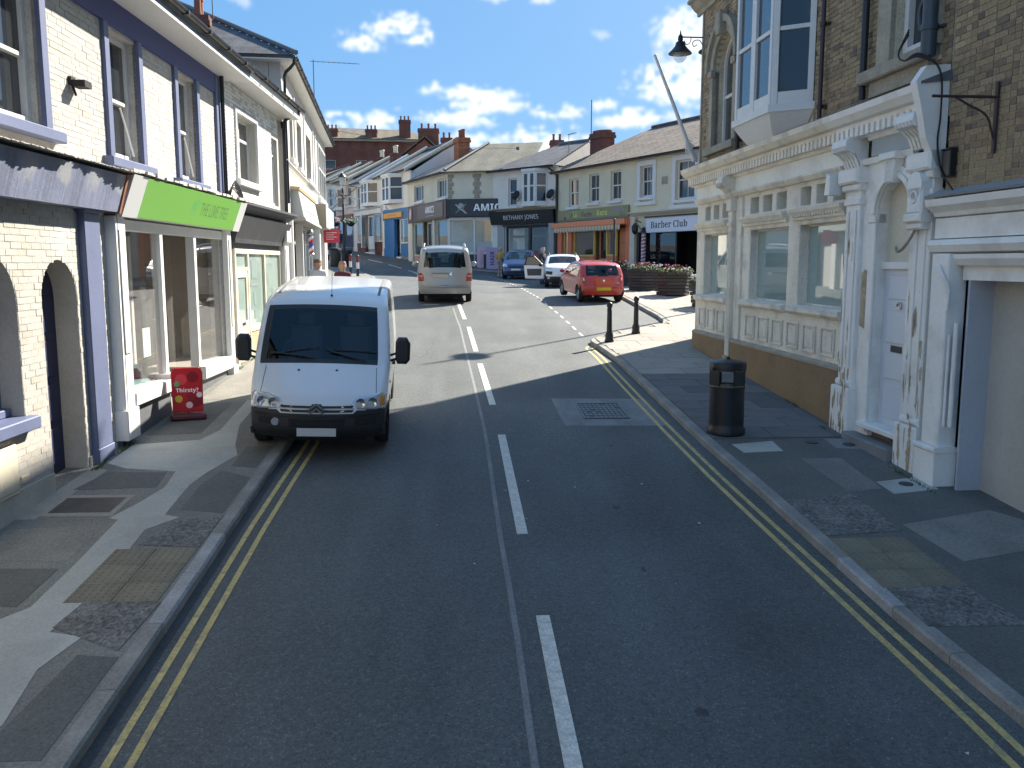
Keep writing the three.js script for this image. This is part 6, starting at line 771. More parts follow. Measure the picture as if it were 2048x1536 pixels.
// ---------- vehicles: a lofted shell with cut window openings, lining, glass and fittings ----------
const paint = (c, o = {}) => new THREE.MeshPhysicalMaterial({ color: new THREE.Color(...c), roughness: .38, clearcoat: .8, clearcoatRoughness: .06, ...o });
const lining = std([.014, .015, .018], .9), plastic = std([.022, .023, .025], .55), rubber = std([.016, .016, .017], .9), alloy = std([.42, .43, .44], .35, { metalness: .7 }), carGlass = new THREE.MeshPhysicalMaterial({ color: new THREE.Color(.58, .68, .75), roughness: .01, transmission: 1, thickness: 0 }), lensClear = new THREE.MeshPhysicalMaterial({ color: new THREE.Color(.5, .52, .54), roughness: .08, metalness: .35, clearcoat: 1 }), lensRed = paint([.35, .015, .012]), lensAmber = paint([.6, .22, .02]), chrome = std([.75, .76, .78], .12, { metalness: 1 });
function shell(sp) {
  const { L, W, belt, r, tumble, crown, bowF, bowR, clear, wheels, arch } = sp;
  // smooth and resample the centre-line profile
  let pr = sp.prof.map((p) => p.slice()), st = [];
  for (let i = 0; i < pr.length - 1; i++) { const [a, b] = pr[i], [c, d] = pr[i + 1], n = Math.max(1, Math.ceil(Math.hypot(c - a, d - b) / .045)); for (let k = 0; k < n; k++) st.push([lerp(a, c, k / n), lerp(b, d, k / n)]); }
  st.push(pr[pr.length - 1]);
  for (let it = 0; it < (sp.smooth ?? 5); it++) st = st.map((p, i) => (i === 0 || i === st.length - 1 ? p : [(st[i - 1][0] + 2 * p[0] + st[i + 1][0]) / 4, (st[i - 1][1] + 2 * p[1] + st[i + 1][1]) / 4]));
  const wz = (s) => { const w = sp.wz; for (let i = 0; i < w.length - 1; i++) if (s <= w[i + 1][0]) return W * lerp(w[i][1], w[i + 1][1], sstep(w[i][0], w[i + 1][0], s)); return W * w[w.length - 1][1]; };
  const yb0 = (s) => { let y = clear; for (const w of wheels) { const d = s - w; if (Math.abs(d) < arch) y = Math.max(y, sp.wy + Math.sqrt(arch * arch - d * d)); } return y; };
  const nl = 6, nu = 8, na = 4, nt = 10, N = nl + nu + na + nt, cols = 2 * N + 1, pos = [], meta = [];
  for (const [s, yt] of st) {
    const w = wz(s), yb = Math.min(yb0(s), yt - .01), rr2 = Math.min(r, Math.max(.004, (yt - yb) * .4)), cr = crown * clamp((yt - clear) / .5), yS = Math.max(yb + .004, yt - cr - rr2), yB = Math.min(belt, yb + (yS - yb) * .75);
    const hw = (y) => (y < belt ? w - (sp.tuck || .04) * Math.pow((belt - y) / (belt - .2), 2) : w - tumble * (y - belt) - (sp.tumble2 || 0) * Math.pow(y - belt, 2));
    const half = [];
    for (let i = 0; i <= nl; i++) { const y = lerp(yb, yB, i / nl); half.push([hw(y), y, 'side', -1 + i / nl]); }
    for (let i = 1; i <= nu; i++) { const y = lerp(yB, yS, i / nu); half.push([hw(y), y, 'side', i / nu]); }
    const cx = hw(yS) - rr2; for (let i = 1; i <= na; i++) { const a = Math.PI / 2 * i / na; half.push([cx + rr2 * Math.cos(a), yS + rr2 * Math.sin(a), 'arc', i / na]); }
    for (let i = 1; i <= nt; i++) { const x = cx * (1 - i / nt); half.push([x, yS + rr2 + cr * (1 - Math.pow(x / cx, 2)), 'top', 1 - i / nt]); }
    const put = ([x, y, part, f], sg) => { const xn = Math.min(1, Math.abs(x) / w), sF = bowF * Math.pow(xn, 2.4) * Math.pow(clamp(1 - s / 1.4), 1.3), sR = bowR * Math.pow(xn, 2.4) * Math.pow(clamp(1 - (L - s) / 1.1), 1.3); pos.push(sg * x, y, L / 2 - (s + sF - sR)); meta.push({ s, y, xn, part, f, sg }); };
    for (let i = 0; i < half.length; i++) put(half[i], -1); for (let i = half.length - 2; i >= 0; i--) put(half[i], 1);
  }
  const rows = st.length, C = half2(cols), idx = []; function half2(c) { return c; }
  const full = new THREE.BufferGeometry(); full.setAttribute('position', new THREE.BufferAttribute(new Float32Array(pos), 3));
  const quads = []; for (let i = 0; i < rows - 1; i++) for (let j = 0; j < C - 1; j++) { const a = i * C + j, b = a + 1, c = a + C, d = c + 1; quads.push([a, b, c, d]); idx.push(a, b, c, b, d, c); }
  full.setIndex(idx); full.computeVertexNormals(); const nor = full.attributes.normal.array, keys = {}, tris = [];
  const nq = (q) => { let s = 0, y = 0, x = 0, f = 0; for (const i of q) { s += meta[i].s / 4; y += meta[i].y / 4; x += meta[i].xn / 4; f += meta[i].f / 4; } const z = q.reduce((t, i) => t + pos[i * 3 + 2], 0) / 4; return { s, y, xn: x, f, part: meta[q[0]].part === meta[q[1]].part || meta[q[0]].part !== 'side' ? meta[q[1]].part : meta[q[1]].part, sg: meta[q[0]].sg * (x < .01 ? 1 : 1), z }; };
  for (const q of quads) {
    const k = sp.region(nq(q)) || 'body'; (keys[k] ||= { p: [], n: [] });
    for (const i of [q[0], q[1], q[2], q[1], q[3], q[2]]) { keys[k].p.push(pos[i * 3], pos[i * 3 + 1], pos[i * 3 + 2]); keys[k].n.push(nor[i * 3], nor[i * 3 + 1], nor[i * 3 + 2]); }
  }
  const geo = {}; for (const k in keys) { const g = new THREE.BufferGeometry(); g.setAttribute('position', new THREE.BufferAttribute(new Float32Array(keys[k].p), 3)); g.setAttribute('normal', new THREE.BufferAttribute(new Float32Array(keys[k].n), 3)); geo[k] = g; }
  // lining: everything but the glass, pushed inwards along the normals
  const lp = []; for (const k in keys) if (!/glass|windscreen|window/.test(k)) for (let i = 0; i < keys[k].p.length; i++) lp.push(keys[k].p[i] - keys[k].n[i] * .022);
  const lg = new THREE.BufferGeometry(); lg.setAttribute('position', new THREE.BufferAttribute(new Float32Array(lp), 3)); lg.computeVertexNormals(); geo.lining = lg;
  const P = pos, T = idx;
  const ray = (ax, sg, a, b) => { // outermost surface point along an axis; (a, b) are the other two coordinates
    const [u, v] = ax === 0 ? [2, 1] : ax === 1 ? [0, 2] : [0, 1]; let best = null;
    for (let i = 0; i < T.length; i += 3) {
      const A = T[i] * 3, B = T[i + 1] * 3, Cc = T[i + 2] * 3, x0 = P[A + u], y0 = P[A + v], x1 = P[B + u], y1 = P[B + v], x2 = P[Cc + u], y2 = P[Cc + v], den = (y1 - y2) * (x0 - x2) + (x2 - x1) * (y0 - y2); if (Math.abs(den) < 1e-12) continue;
      const l0 = ((y1 - y2) * (a - x2) + (x2 - x1) * (b - y2)) / den, l1 = ((y2 - y0) * (a - x2) + (x0 - x2) * (b - y2)) / den, l2 = 1 - l0 - l1; if (l0 < -1e-4 || l1 < -1e-4 || l2 < -1e-4) continue;
      const w = l0 * P[A + ax] + l1 * P[B + ax] + l2 * P[Cc + ax]; if (best === null || sg * w > sg * best) best = w;
    } return best;
  };
  // a fitting that follows the shell: outline in two axes, a few rings
  const fit = (poly, ax, sg, off, rings = 3, thick = .012) => {
    const o = []; for (let i = 0; i < poly.length; i++) { const [a, b] = poly[i], [c, d] = poly[(i + 1) % poly.length], n = Math.max(1, Math.ceil(Math.hypot(c - a, d - b) / .06)); for (let k = 0; k < n; k++) o.push([lerp(a, c, k / n), lerp(b, d, k / n)]); }
    const cx = o.reduce((t, p) => t + p[0], 0) / o.length, cy = o.reduce((t, p) => t + p[1], 0) / o.length, V = [], put = (a, b, d) => { const w = ray(ax, sg, a, b) ?? put.last; put.last = w; const c = w + sg * d; V.push(...(ax === 0 ? [c, b, a] : ax === 1 ? [a, c, b] : [a, b, c])); };
    put.last = (ray(ax, sg, cx, cy) ?? sg * L / 2);
    for (let q = 0; q <= rings; q++) for (const [a, b] of o) { const t = 1 - q / rings; put(lerp(cx, a, t), lerp(cy, b, t), off); } for (const [a, b] of o) put(a, b, off - thick);
    const n = o.length, I = []; for (let q = 0; q < rings; q++) for (let i = 0; i < n; i++) { const j = (i + 1) % n, a = q * n + i, b = q * n + j, c = a + n, d = b + n; I.push(a, b, c, b, d, c); } const e = (rings + 1) * n; for (let i = 0; i < n; i++) { const j = (i + 1) % n; I.push(i, e + i, j, j, e + i, e + j); }
    const g = new THREE.BufferGeometry(); g.setAttribute('position', new THREE.BufferAttribute(new Float32Array(V), 3)); g.setIndex(I); g.computeVertexNormals(); return g;
  };
  return { geo, fit, ray, st };
}
function wheelSet(root, sp, rimM, spokes) {
  const rad = sp.wr, tw = .2, tyreG = mg(lathe([[rad * .66, -tw / 2], [rad * .93, -tw / 2], [rad * .985, -tw / 2 + .025], [rad, -tw / 4], [rad, tw / 4], [rad * .985, tw / 2 - .025], [rad * .93, tw / 2], [rad * .66, tw / 2]], 32).rotateZ(Math.PI / 2)), parts = [lathe([[0, .07], [rad * .16, .075], [rad * .2, .06], [rad * .22, .02], [rad * .2, .0], [0, 0]], 20).rotateZ(-Math.PI / 2)];
  parts.push(lathe([[rad * .6, .03], [rad * .62, .085], [rad * .68, .09], [rad * .68, -.05], [rad * .6, -.05]], 32).rotateZ(-Math.PI / 2)); for (let i = 0; i < spokes; i++) parts.push(bx(.02, .065, 0, rad * .64, -.045, .045).rotateX(i / spokes * 2 * Math.PI)); parts.push(new THREE.CylinderGeometry(rad * .6, rad * .6, .01, 24).rotateZ(Math.PI / 2).translate(-.04, 0, 0));
  const rimG = mg(parts);
  for (const s of sp.wheels) for (const sd of [-1, 1]) { const w = new THREE.Group(); w.name = 'wheel'; w.position.set(sd * (sp.W - tw / 2 - .025), rad, sp.L / 2 - s); root.add(w); if (sd < 0) w.rotation.y = Math.PI; add('tyre', tyreG, rubber, w, { raw: true }); add('rim', rimG, rimM, w, { raw: true }); }
  add('wheel_arch_liner', sp.wheels.map((s) => { const n = 10, q = []; for (let i = 0; i < n; i++) { const a = Math.PI * i / n, b = Math.PI * (i + 1) / n, R0 = sp.arch + .02; q.push(rod([-sp.W + .03, sp.wy + R0 * Math.sin((a + b) / 2), sp.L / 2 - s + R0 * Math.cos((a + b) / 2)], [sp.W - .03, sp.wy + R0 * Math.sin((a + b) / 2), sp.L / 2 - s + R0 * Math.cos((a + b) / 2)], .07, 5)); } return q; }).flat().concat([bx(-sp.W + .06, sp.W - .06, sp.clear - .02, sp.clear + .06, -sp.L / 2 + .25, sp.L / 2 - .3), bx(-sp.W + .35, sp.W - .35, .18, sp.clear, -sp.L / 2 + .4, sp.L / 2 - .3)]), lining, root);
}
function car(name, label, sp, mats2, pos, turn, pitch = 0, roll = 0) {
  const root = thing(name, label, sp.cat, pos, turn), sh = shell(sp); root.rotation.order = 'YXZ'; root.rotation.set(pitch, turn, roll);
  const def = { body: mats2.paint, windscreen: carGlass, side_window: carGlass, rear_window: carGlass, bumper: plastic, trim: plastic, lining };
  for (const k in sh.geo) { const m = new THREE.Mesh(sh.geo[k], mats2[k] || def[k] || plastic); m.name = k; root.add(m); const n = sh.geo[k].attributes.position.count; sh.geo[k].setAttribute('uv', new THREE.BufferAttribute(new Float32Array(n * 2), 2)); }
  wheelSet(root, sp, mats2.rim || alloy, sp.spokes || 6);
  add('seat', [-.38, .38].flatMap((x) => [cb(x - .25, x + .25, sp.seatY, sp.seatY + .16, sp.L / 2 - sp.seatS - .5, sp.L / 2 - sp.seatS, .04), cb(x - .24, x + .24, sp.seatY + .14, sp.seatY + .78, sp.L / 2 - sp.seatS - .62, sp.L / 2 - sp.seatS - .48, .05), cb(x - .13, x + .13, sp.seatY + .8, sp.seatY + 1.0, sp.L / 2 - sp.seatS - .6, sp.L / 2 - sp.seatS - .5, .03)]), std([.085, .09, .1], .95), root);
  const wx = sp.wheelX ?? -.38, sw = new THREE.TorusGeometry(.19, .016, 8, 24).rotateX(-.9); add('steering_wheel', [sw.translate(wx, sp.seatY + .55, sp.L / 2 - sp.seatS + .32), rod([wx, sp.seatY + .55, sp.L / 2 - sp.seatS + .32], [wx, sp.seatY + .42, sp.L / 2 - sp.seatS + .6], .03)], plastic, root);
  add('dashboard', cb(-sp.W + .12, sp.W - .12, sp.seatY + .1, sp.belt + .02, sp.L / 2 - sp.dashS - .35, sp.L / 2 - sp.dashS, .05), lining, root);
  return { root, sh };
}
const mirrorQ = (pts) => pts.map(([a, b]) => [-a, b]).reverse();
{ // white panel van, two wheels up on the pavement
  const L = 4.75, sp = { cat: 'van', L, W: .965, belt: 1.16, r: .09, tumble: .07, tumble2: .03, crown: .03, bowF: .26, bowR: .05, clear: .3, wheels: [.95, 3.85], arch: .38, wy: .33, wr: .33, tuck: .05, wz: [[0, .95], [.6, .985], [1.4, 1], [4.2, 1], [4.75, .98]], smooth: 4, seatY: .72, seatS: 1.75, dashS: .8, wheelX: -.42, spokes: 8,
    prof: [[.12, .26], [.02, .36], [0, .45], [.015, .6], [.05, .74], [.13, .85], [.7, 1.17], [.76, 1.2], [1.44, 1.91], [1.58, 2.0], [1.95, 2.08], [2.6, 2.11], [4.5, 2.11], [4.7, 2.0], [4.75, 1.7], [4.75, .4]],
    region: (q) => { if (q.part === 'top' && q.s > .8 && q.s < 1.42 && q.f < .93) return 'windscreen'; if (q.part === 'top' && q.s > .74 && q.s < 1.46 && q.f < .995) return 'screen_border'; if (q.part === 'side' && q.f > .12 && q.f < .86 && q.s > 1.02 && q.s < 1.98 && !(q.s > 1.24 && q.s < 1.31)) return 'side_window'; if (q.s < .62 && q.y < .67) return 'bumper'; if (q.part === 'side' && q.y < .46) return 'trim'; return null; } };
  const white = paint([.66, .67, .68], { roughness: .3 }); const { root, sh } = car('white_van', 'white panel van parked with two wheels on the left pavement', sp, { paint: white, rim: std([.3, .3, .31], .5, { metalness: .5 }) }, [-2.08, gy(-14.22) + .05, -14.22], .05, .065, -.034);
  const F = (n, poly, m, off = .008, th = .02, p = root, rg = 3) => add(n, sh.fit(poly, 2, 1, off, rg, th), m, p, { keepUV: true });
  const hl = [[.42, .69], [.5, .81], [.66, .85], [.86, .86], [.915, .82], [.915, .68], [.78, .66]];
  for (const q of [hl, mirrorQ(hl)]) { const sgn = Math.sign(q[0][0]), h = F('headlight', q, lensClear, .012); for (const x of [.58, .74]) { const z = sh.ray(2, 1, sgn * x, .755); add('lamp_reflector', lathe([[0, .0], [.03, .002], [.062, .02], [.068, .03]], 18).rotateX(Math.PI / 2).translate(sgn * x, .755, z + .01), chrome, h); } F('indicator', [[sgn * .83, .7], [sgn * .9, .7], [sgn * .9, .82], [sgn * .83, .83]], sgn > 0 ? lensAmber : lensClear, .016, .01, h, 2); }
  F('grille_surround', [[-.48, .62], [.48, .62], [.54, .67], [.48, .765], [-.48, .765], [-.54, .67]], white, .014); for (const y of [.655, .71]) F('grille_slot', [[-.47, y - .014], [.47, y - .014], [.49, y + .016], [-.49, y + .016]], plastic, .018, .01, root, 2); F('badge_back', [[-.12, .645], [.12, .645], [.06, .75], [-.06, .75]], plastic, .024, .01, root, 2); F('grille_bar', [[-.48, .673], [.48, .673], [.48, .69], [-.48, .69]], alloy, .022, .01, root, 1);
  const bz = sh.ray(2, 1, 0, .69) + .035; add('badge', [0, 1].flatMap((i) => [-1, 1].map((s) => ext([[0, .68 + i * .06], [0, .715 + i * .06], [s * .1, .635 + i * .06], [s * .1, .60 + i * .06]], bz, bz + .014, [], .003))), std([.22, .225, .235], .35, { metalness: .6 }), root);
  F('bumper_intake', [[-.36, .44], [.36, .44], [.38, .55], [-.38, .55]], rubber, .006, .01); for (const s of [-1, 1]) { F('bumper_intake', [[s * .5, .45], [s * .78, .47], [s * .78, .55], [s * .5, .55]], rubber, .006, .01); const z = sh.ray(2, 1, s * .55, .5); if (s < 0) add('fog_lamp', new THREE.CylinderGeometry(.055, .055, .02, 16).rotateX(Math.PI / 2).translate(s * .55, .5, z + .008), lensClear, root); }
  F('bumper_ridge', [[-.86, .575], [.86, .575], [.86, .6], [-.86, .6]], std([.035, .036, .038], .6), .02, .02, root, 1);
  const pl = cb(-.26, .26, -.056, .056, 0, .012, .004).translate(0, .37, sh.ray(2, 1, 0, .37) + .016); add('number_plate', pl, std([.55, .56, .56], .5), root);
  for (const x of [.78, -.78]) { const g = [], q = (i) => { const X = x * (1 - i * .003), z = L / 2 - (.3 + i * .055); return [X, sh.ray(1, 1, X, z) + .001, z]; }; for (let i = 0; i < 8; i++) g.push(rod(q(i), q(i + 1), .004, 5)); add('bonnet_gap', g, rubber, root); }
  for (const x of [.22, -.3]) { const y = sh.ray(1, 1, x, L / 2 - .6); add('washer_jet', bx(x - .014, x + .014, y - .002, y + .014, L / 2 - .615, L / 2 - .585), plastic, root); }
  const onGlass = (x, s) => { const z = L / 2 - s, y = sh.ray(1, 1, x, z); return [x, y + .022, z + .02]; };
  add('wiper', [rod(onGlass(-.1, .8), onGlass(-.72, .9), .012), rod(onGlass(-.74, .88), onGlass(-.05, .93), .008)], plastic, root); add('wiper', [rod(onGlass(.62, .8), onGlass(.1, .88), .012), rod(onGlass(.75, .93), onGlass(.05, .9), .008)], plastic, root); 
  for (const s of [-1, 1]) { const m = new THREE.Group(); m.name = 'mirror'; root.add(m); add('mirror_shell', ext([[-.07, -.19], [.06, -.19], [.11, -.13], [.115, .1], [.06, .19], [-.06, .19], [-.1, .12], [-.1, -.12]].map(([a, b]) => [s * a, b]), -.08, .08, [], .035).translate(s * 1.12, 1.34, L / 2 - 1.05), plastic, m); add('mirror_face', cb(-.08, .08, -.16, .16, -.006, .006, .004).translate(s * 1.12, 1.34, L / 2 - 1.133), M.glassDark, m); add('mirror_arm', [rod([s * .94, 1.26, L / 2 - 1.08], [s * 1.05, 1.3, L / 2 - 1.07], .018), rod([s * .94, 1.18, L / 2 - 1.08], [s * 1.05, 1.22, L / 2 - 1.07], .018)], plastic, m); }
  const ay = sh.ray(1, 1, .05, L / 2 - 1.72); add('aerial', [rod([.05, ay, L / 2 - 1.72], [.04, ay + .34, L / 2 - 1.9], .004, 6), new THREE.CylinderGeometry(.014, .02, .03, 10).translate(.05, ay + .012, L / 2 - 1.72)], plastic, root);
  for (const s of [-1, 1]) { const g = []; for (let i = 0; i < 26; i++) { const z = L / 2 - 1.95 - i * .1, y = sh.ray(1, 1, s * .74, z); g.push(bx(s * .74 - .02, s * .74 + .02, y - .01, y + .004, z - .051, z + .051)); } add('roof_channel', g, std([.2, .2, .19], .7), root); }
  for (const s of [-1, 1]) { const X = (z, y) => [sh.ray(0, s, z, y) + s * .004, y, z], ln = (z0, y0, z1, y1) => rod(X(z0, y0), X(z1, y1), .005, 5); add('door_gap', [ln(L / 2 - 1.0, .5, L / 2 - 1.02, 1.1), ln(L / 2 - 2.05, .5, L / 2 - 2.05, 1.9), ln(L / 2 - 2.12, .5, L / 2 - 2.12, 1.85), ln(L / 2 - 3.3, .75, L / 2 - 3.3, 1.85)], rubber, root); add('door_handle', bx(s * .985 - .02, s * .985 + .02, 1.0, 1.04, L / 2 - 1.95, L / 2 - 1.8), plastic, root); add('side_repeater', new THREE.SphereGeometry(.03, 10, 8).scale(.4, .7, 1).translate(...X(L / 2 - .86, .92)), lensAmber, root); }
}
{ // silver people carrier driving away
  const L = 4.89, sp = { cat: 'van', L, W: .97, belt: 1.12, r: .12, tumble: .14, tumble2: .06, crown: .05, bowF: .3, bowR: .12, clear: .28, wheels: [.95, 3.95], arch: .38, wy: .34, wr: .34, wz: [[0, .92], [.8, 1], [4.2, 1], [4.89, .965]], smooth: 5, seatY: .7, seatS: 1.8, dashS: 1.0,
    prof: [[.12, .26], [0, .45], [.04, .75], [.2, .98], [.95, 1.16], [1.75, 1.82], [2.1, 1.95], [4.3, 1.98], [4.62, 1.93], [4.7, 1.82], [4.8, 1.25], [4.83, 1.1], [4.86, .75], [4.89, .55], [4.86, .34]],
    region: (q) => { if (q.part === 'top' && q.s > 1.05 && q.s < 1.7 && q.f < .95) return 'windscreen'; if (q.part === 'top' && q.s > 4.66 && q.y > 1.25 && q.y < 1.76 && q.f < .9) return 'rear_window'; if (q.part === 'side' && q.f > .12 && q.f < .82 && q.s > 1.3 && q.s < 4.45 && !(q.s > 2.1 && q.s < 2.2) && !(q.s > 3.2 && q.s < 3.3)) return 'side_window'; return null; } };
  const silver = paint([.34, .345, .34], { metalness: .35, roughness: .35 }), tint = new THREE.MeshPhysicalMaterial({ color: new THREE.Color(.2, .32, .33), roughness: .02, transmission: 1, thickness: 0 });
  const { root, sh } = car('silver_people_carrier', 'silver people carrier with roof rails driving away uphill', sp, { paint: silver, rear_window: tint, side_window: tint }, [-.58, gy(-33.6), -33.6], Math.PI + .02, -.05, 0);
  const B = (n, poly, m, off = .01, th = .02, p = root, rg = 3) => add(n, sh.fit(poly, 2, -1, -0 + off, rg, th), m, p, { keepUV: true });
  for (const s of [-1, 1]) { const t = B('tail_light', [[s * .74, .78], [s * .93, .78], [s * .935, 1.06], [s * .8, 1.06], [s * .74, .95]], lensRed, .014); B('reversing_lens', [[s * .77, .93], [s * .92, .93], [s * .92, .97], [s * .77, .97]], std([.6, .35, .33], .3), .018, .01, t, 1); const rl = []; rl.push(tube([[s * .72, 1.96, L / 2 - 2.2], [s * .72, 2.0, L / 2 - 2.5], [s * .72, 2.01, L / 2 - 4.1], [s * .72, 1.94, L / 2 - 4.55]], .022, 30, 8)); add('roof_rail', rl, alloy, root); const m = new THREE.Group(); m.name = 'mirror'; root.add(m); add('mirror_shell', new THREE.SphereGeometry(1, 16, 12).scale(.12, .1, .06).translate(s * 1.12, 1.2, L / 2 - 1.35), silver, m); add('mirror_arm', rod([s * .95, 1.14, L / 2 - 1.35], [s * 1.05, 1.16, L / 2 - 1.35], .025), plastic, m); }
  B('number_plate', [[-.1, .9], [.42, .9], [.42, 1.01], [-.1, 1.01]], std([.5, .46, .34], .6), .016, .01, root, 1); B('plate_recess', [[-.14, 1.02], [.46, 1.02], [.46, 1.07], [-.14, 1.07]], std([.2, .2, .2], .6), .012, .01, root, 1); B('badge', [[-.18, .98], [-.3, .98], [-.3, 1.08], [-.18, 1.08]], chrome, .016, .01, root, 1); B('tailgate_gap', [[-.8, .63], [.8, .63], [.8, .645], [-.8, .645]], rubber, .004, .01, root, 1); B('bumper_step', [[-.92, .56], [.92, .56], [.92, .6], [-.92, .6]], silver, .05, .06, root, 1);
}
{ // red hatchback in the parking bay
  const L = 3.81, sp = { cat: 'car', L, W: .83, belt: .92, r: .13, tumble: .26, tumble2: .12, crown: .04, bowF: .3, bowR: .2, clear: .24, wheels: [.78, 3.2], arch: .34, wy: .29, wr: .29, wz: [[0, .9], [.7, 1], [3.2, 1], [3.81, .95]], smooth: 7, seatY: .45, seatS: 1.6, dashS: 1.05,
    prof: [[.1, .22], [0, .42], [.05, .62], [.25, .78], [1.02, .96], [1.72, 1.36], [2.1, 1.43], [3.1, 1.41], [3.38, 1.33], [3.56, 1.08], [3.68, .9], [3.74, .74], [3.8, .52], [3.74, .28]],
    region: (q) => { if (q.part === 'top' && q.s > 1.1 && q.s < 1.68 && q.f < .93) return 'windscreen'; if (q.part === 'top' && q.s > 3.3 && q.y > .95 && q.y < 1.3 && q.f < .88) return 'rear_window'; if (q.part === 'side' && q.f > .15 && q.f < .8 && q.s > 1.35 && q.s < 3.3 && !(q.s > 2.2 && q.s < 2.3)) return 'side_window'; return null; } };
  const red = paint([.42, .03, .013], { roughness: .3 }); const { root, sh } = car('red_hatchback', 'red hatchback with rear towards us parked in the marked bay', sp, { paint: red }, [4.83, gy(-33.1), -33.1], Math.PI + .13, -.06, 0);
  const B = (n, poly, m, off = .01, th = .02, p = root, rg = 3) => add(n, sh.fit(poly, 2, -1, off, rg, th), m, p, { keepUV: true });
  for (const s of [-1, 1]) { const t = B('tail_light', [[s * .62, .72], [s * .74, .7], [s * .76, .95], [s * .68, 1.02]], lensRed, .014); B('indicator', [[s * .66, .78], [s * .72, .78], [s * .73, .88], [s * .68, .88]], std([.7, .5, .4], .3), .018, .01, t, 1); add('mirror', new THREE.SphereGeometry(1, 14, 10).scale(.1, .07, .06).translate(s * .93, .98, L / 2 - 1.35), red, root); }
  B('number_plate', [[-.26, .44], [.26, .44], [.26, .55], [-.26, .55]], std([.6, .42, .02], .5), .014, .01, root, 1); B('badge', [[0, .74], [.05, .79], [0, .85], [-.05, .79]], chrome, .014, .01, root, 1); B('bumper_gap', [[-.7, .62], [.7, .62], [.7, .632], [-.7, .632]], rubber, .004, .01, root, 1); B('sticker', [[-.6, .68], [-.48, .68], [-.48, .72], [-.6, .72]], std([.6, .3, .2], .5), .008, .006, root, 1); add('rear_wiper', rod([.02, .96, -L / 2 + .3], [-.3, 1.08, -L / 2 + .38], .01), plastic, root); add('exhaust', rod([.4, .24, -L / 2 + .3], [.4, .24, -L / 2 + .02], .03), M.steel, root); add('aerial', rod([0, 1.43, L / 2 - 2.2], [0, 1.62, L / 2 - 2.4], .005), plastic, root);
}
{ // white crossover with its door open
  const L = 4.16, sp = { cat: 'car', L, W: .86, belt: .98, r: .12, tumble: .24, tumble2: .1, crown: .04, bowF: .34, bowR: .2, clear: .26, wheels: [.82, 3.4], arch: .37, wy: .33, wr: .33, wz: [[0, .92], [.7, 1], [3.5, 1], [4.16, .95]], smooth: 7, seatY: .5, seatS: 1.7, dashS: 1.1,
    prof: [[.1, .24], [0, .45], [.03, .7], [.12, .88], [.3, .97], [1.05, 1.08], [1.75, 1.43], [2.1, 1.5], [3.5, 1.44], [3.95, 1.15], [4.1, .85], [4.16, .5], [4.1, .28]],
    region: (q) => { if (q.part === 'top' && q.s > 1.1 && q.s < 1.7 && q.f < .94) return 'windscreen'; if (q.part === 'side' && q.f > .15 && q.f < .85 && q.s > 1.4 && q.s < 3.5 && !(q.s > 2.3 && q.s < 2.4)) return 'side_window'; if (q.part === 'side' && q.y < .45) return 'trim'; if (q.s < .3 && q.y < .52) return 'bumper'; if (q.part === 'top' && q.s > 3.6 && q.y > 1.1) return 'rear_window'; return null; } };
  const wht = paint([.7, .71, .72]); const { root, sh } = car('white_crossover', 'white crossover car facing us with its driver door open', sp, { paint: wht }, [4.86, gy(-42.2), -42.2], -.1, .024, 0);
  const F = (n, poly, m, off = .01, th = .02, p = root, rg = 3) => add(n, sh.fit(poly, 2, 1, off, rg, th), m, p, { keepUV: true });
  for (const s of [-1, 1]) { F('daylight_lamp', [[s * .5, .86], [s * .8, .84], [s * .8, .89], [s * .52, .91]], lensClear, .012); F('headlight', [[s * .5, .6], [s * .78, .62], [s * .78, .76], [s * .48, .74]], plastic, .012); F('fog_lamp', [[s * .6, .4], [s * .72, .4], [s * .72, .48], [s * .6, .48]], lensClear, .014, .01, root, 2); }
  F('lower_grille', [[-.45, .34], [.45, .34], [.48, .5], [-.48, .5]], plastic, .014); F('number_plate', [[-.26, .52], [.26, .52], [.26, .62], [-.26, .62]], std([.6, .6, .6], .5), .016, .01, root, 1);
  const bz = sh.ray(2, 1, 0, .84) + .02; add('badge', [0, 1].flatMap((i) => [-1, 1].map((s) => ext([[0, .8 + i * .035], [0, .82 + i * .035], [s * .06, .78 + i * .035], [s * .06, .76 + i * .035]], bz, bz + .01))), chrome, root);
  const d = new THREE.Group(); d.name = 'open_door'; d.position.set(-.86, 0, L / 2 - 1.25); d.rotation.y = 1.02; root.add(d); d.userData.label = 'open white door with grey side bump panel';
  add('door_skin', ext([[0, .36], [1.05, .36], [1.12, .98], [0, 1.0]], -.04, .04, [], .02).rotateY(Math.PI / 2), wht, d); add('bump_panel', ext([[.15, .52], [.9, .5], [.95, .82], [.12, .84]], -.055, .055, [], .012).rotateY(Math.PI / 2), std([.07, .07, .075], .7), d); add('door_frame', [ext([[.02, 1.0], [1.12, .98], [.98, 1.4], [.55, 1.42]], -.02, .02, [[[.12, 1.02], [.52, 1.37], [.93, 1.36], [1.05, 1.01]]]).rotateY(Math.PI / 2)], plastic, d); add('door_glass', ext([[.12, 1.02], [1.05, 1.01], [.93, 1.36], [.52, 1.37]], -.004, .004).rotateY(Math.PI / 2), M.glassDark, d); add('mirror', new THREE.SphereGeometry(1, 14, 10).scale(.1, .08, .1).translate(-.14, 1.02, -.12), plastic, d);
  add('mirror', new THREE.SphereGeometry(1, 14, 10).scale(.1, .08, .06).translate(.98, 1.02, L / 2 - 1.4), plastic, root); for (const s of [-1, 1]) add('roof_rail', tube([[s * .62, 1.44, L / 2 - 1.9], [s * .63, 1.52, L / 2 - 2.1], [s * .62, 1.5, L / 2 - 3.2], [s * .62, 1.4, L / 2 - 3.5]], .02, 24, 6), plastic, root);
}
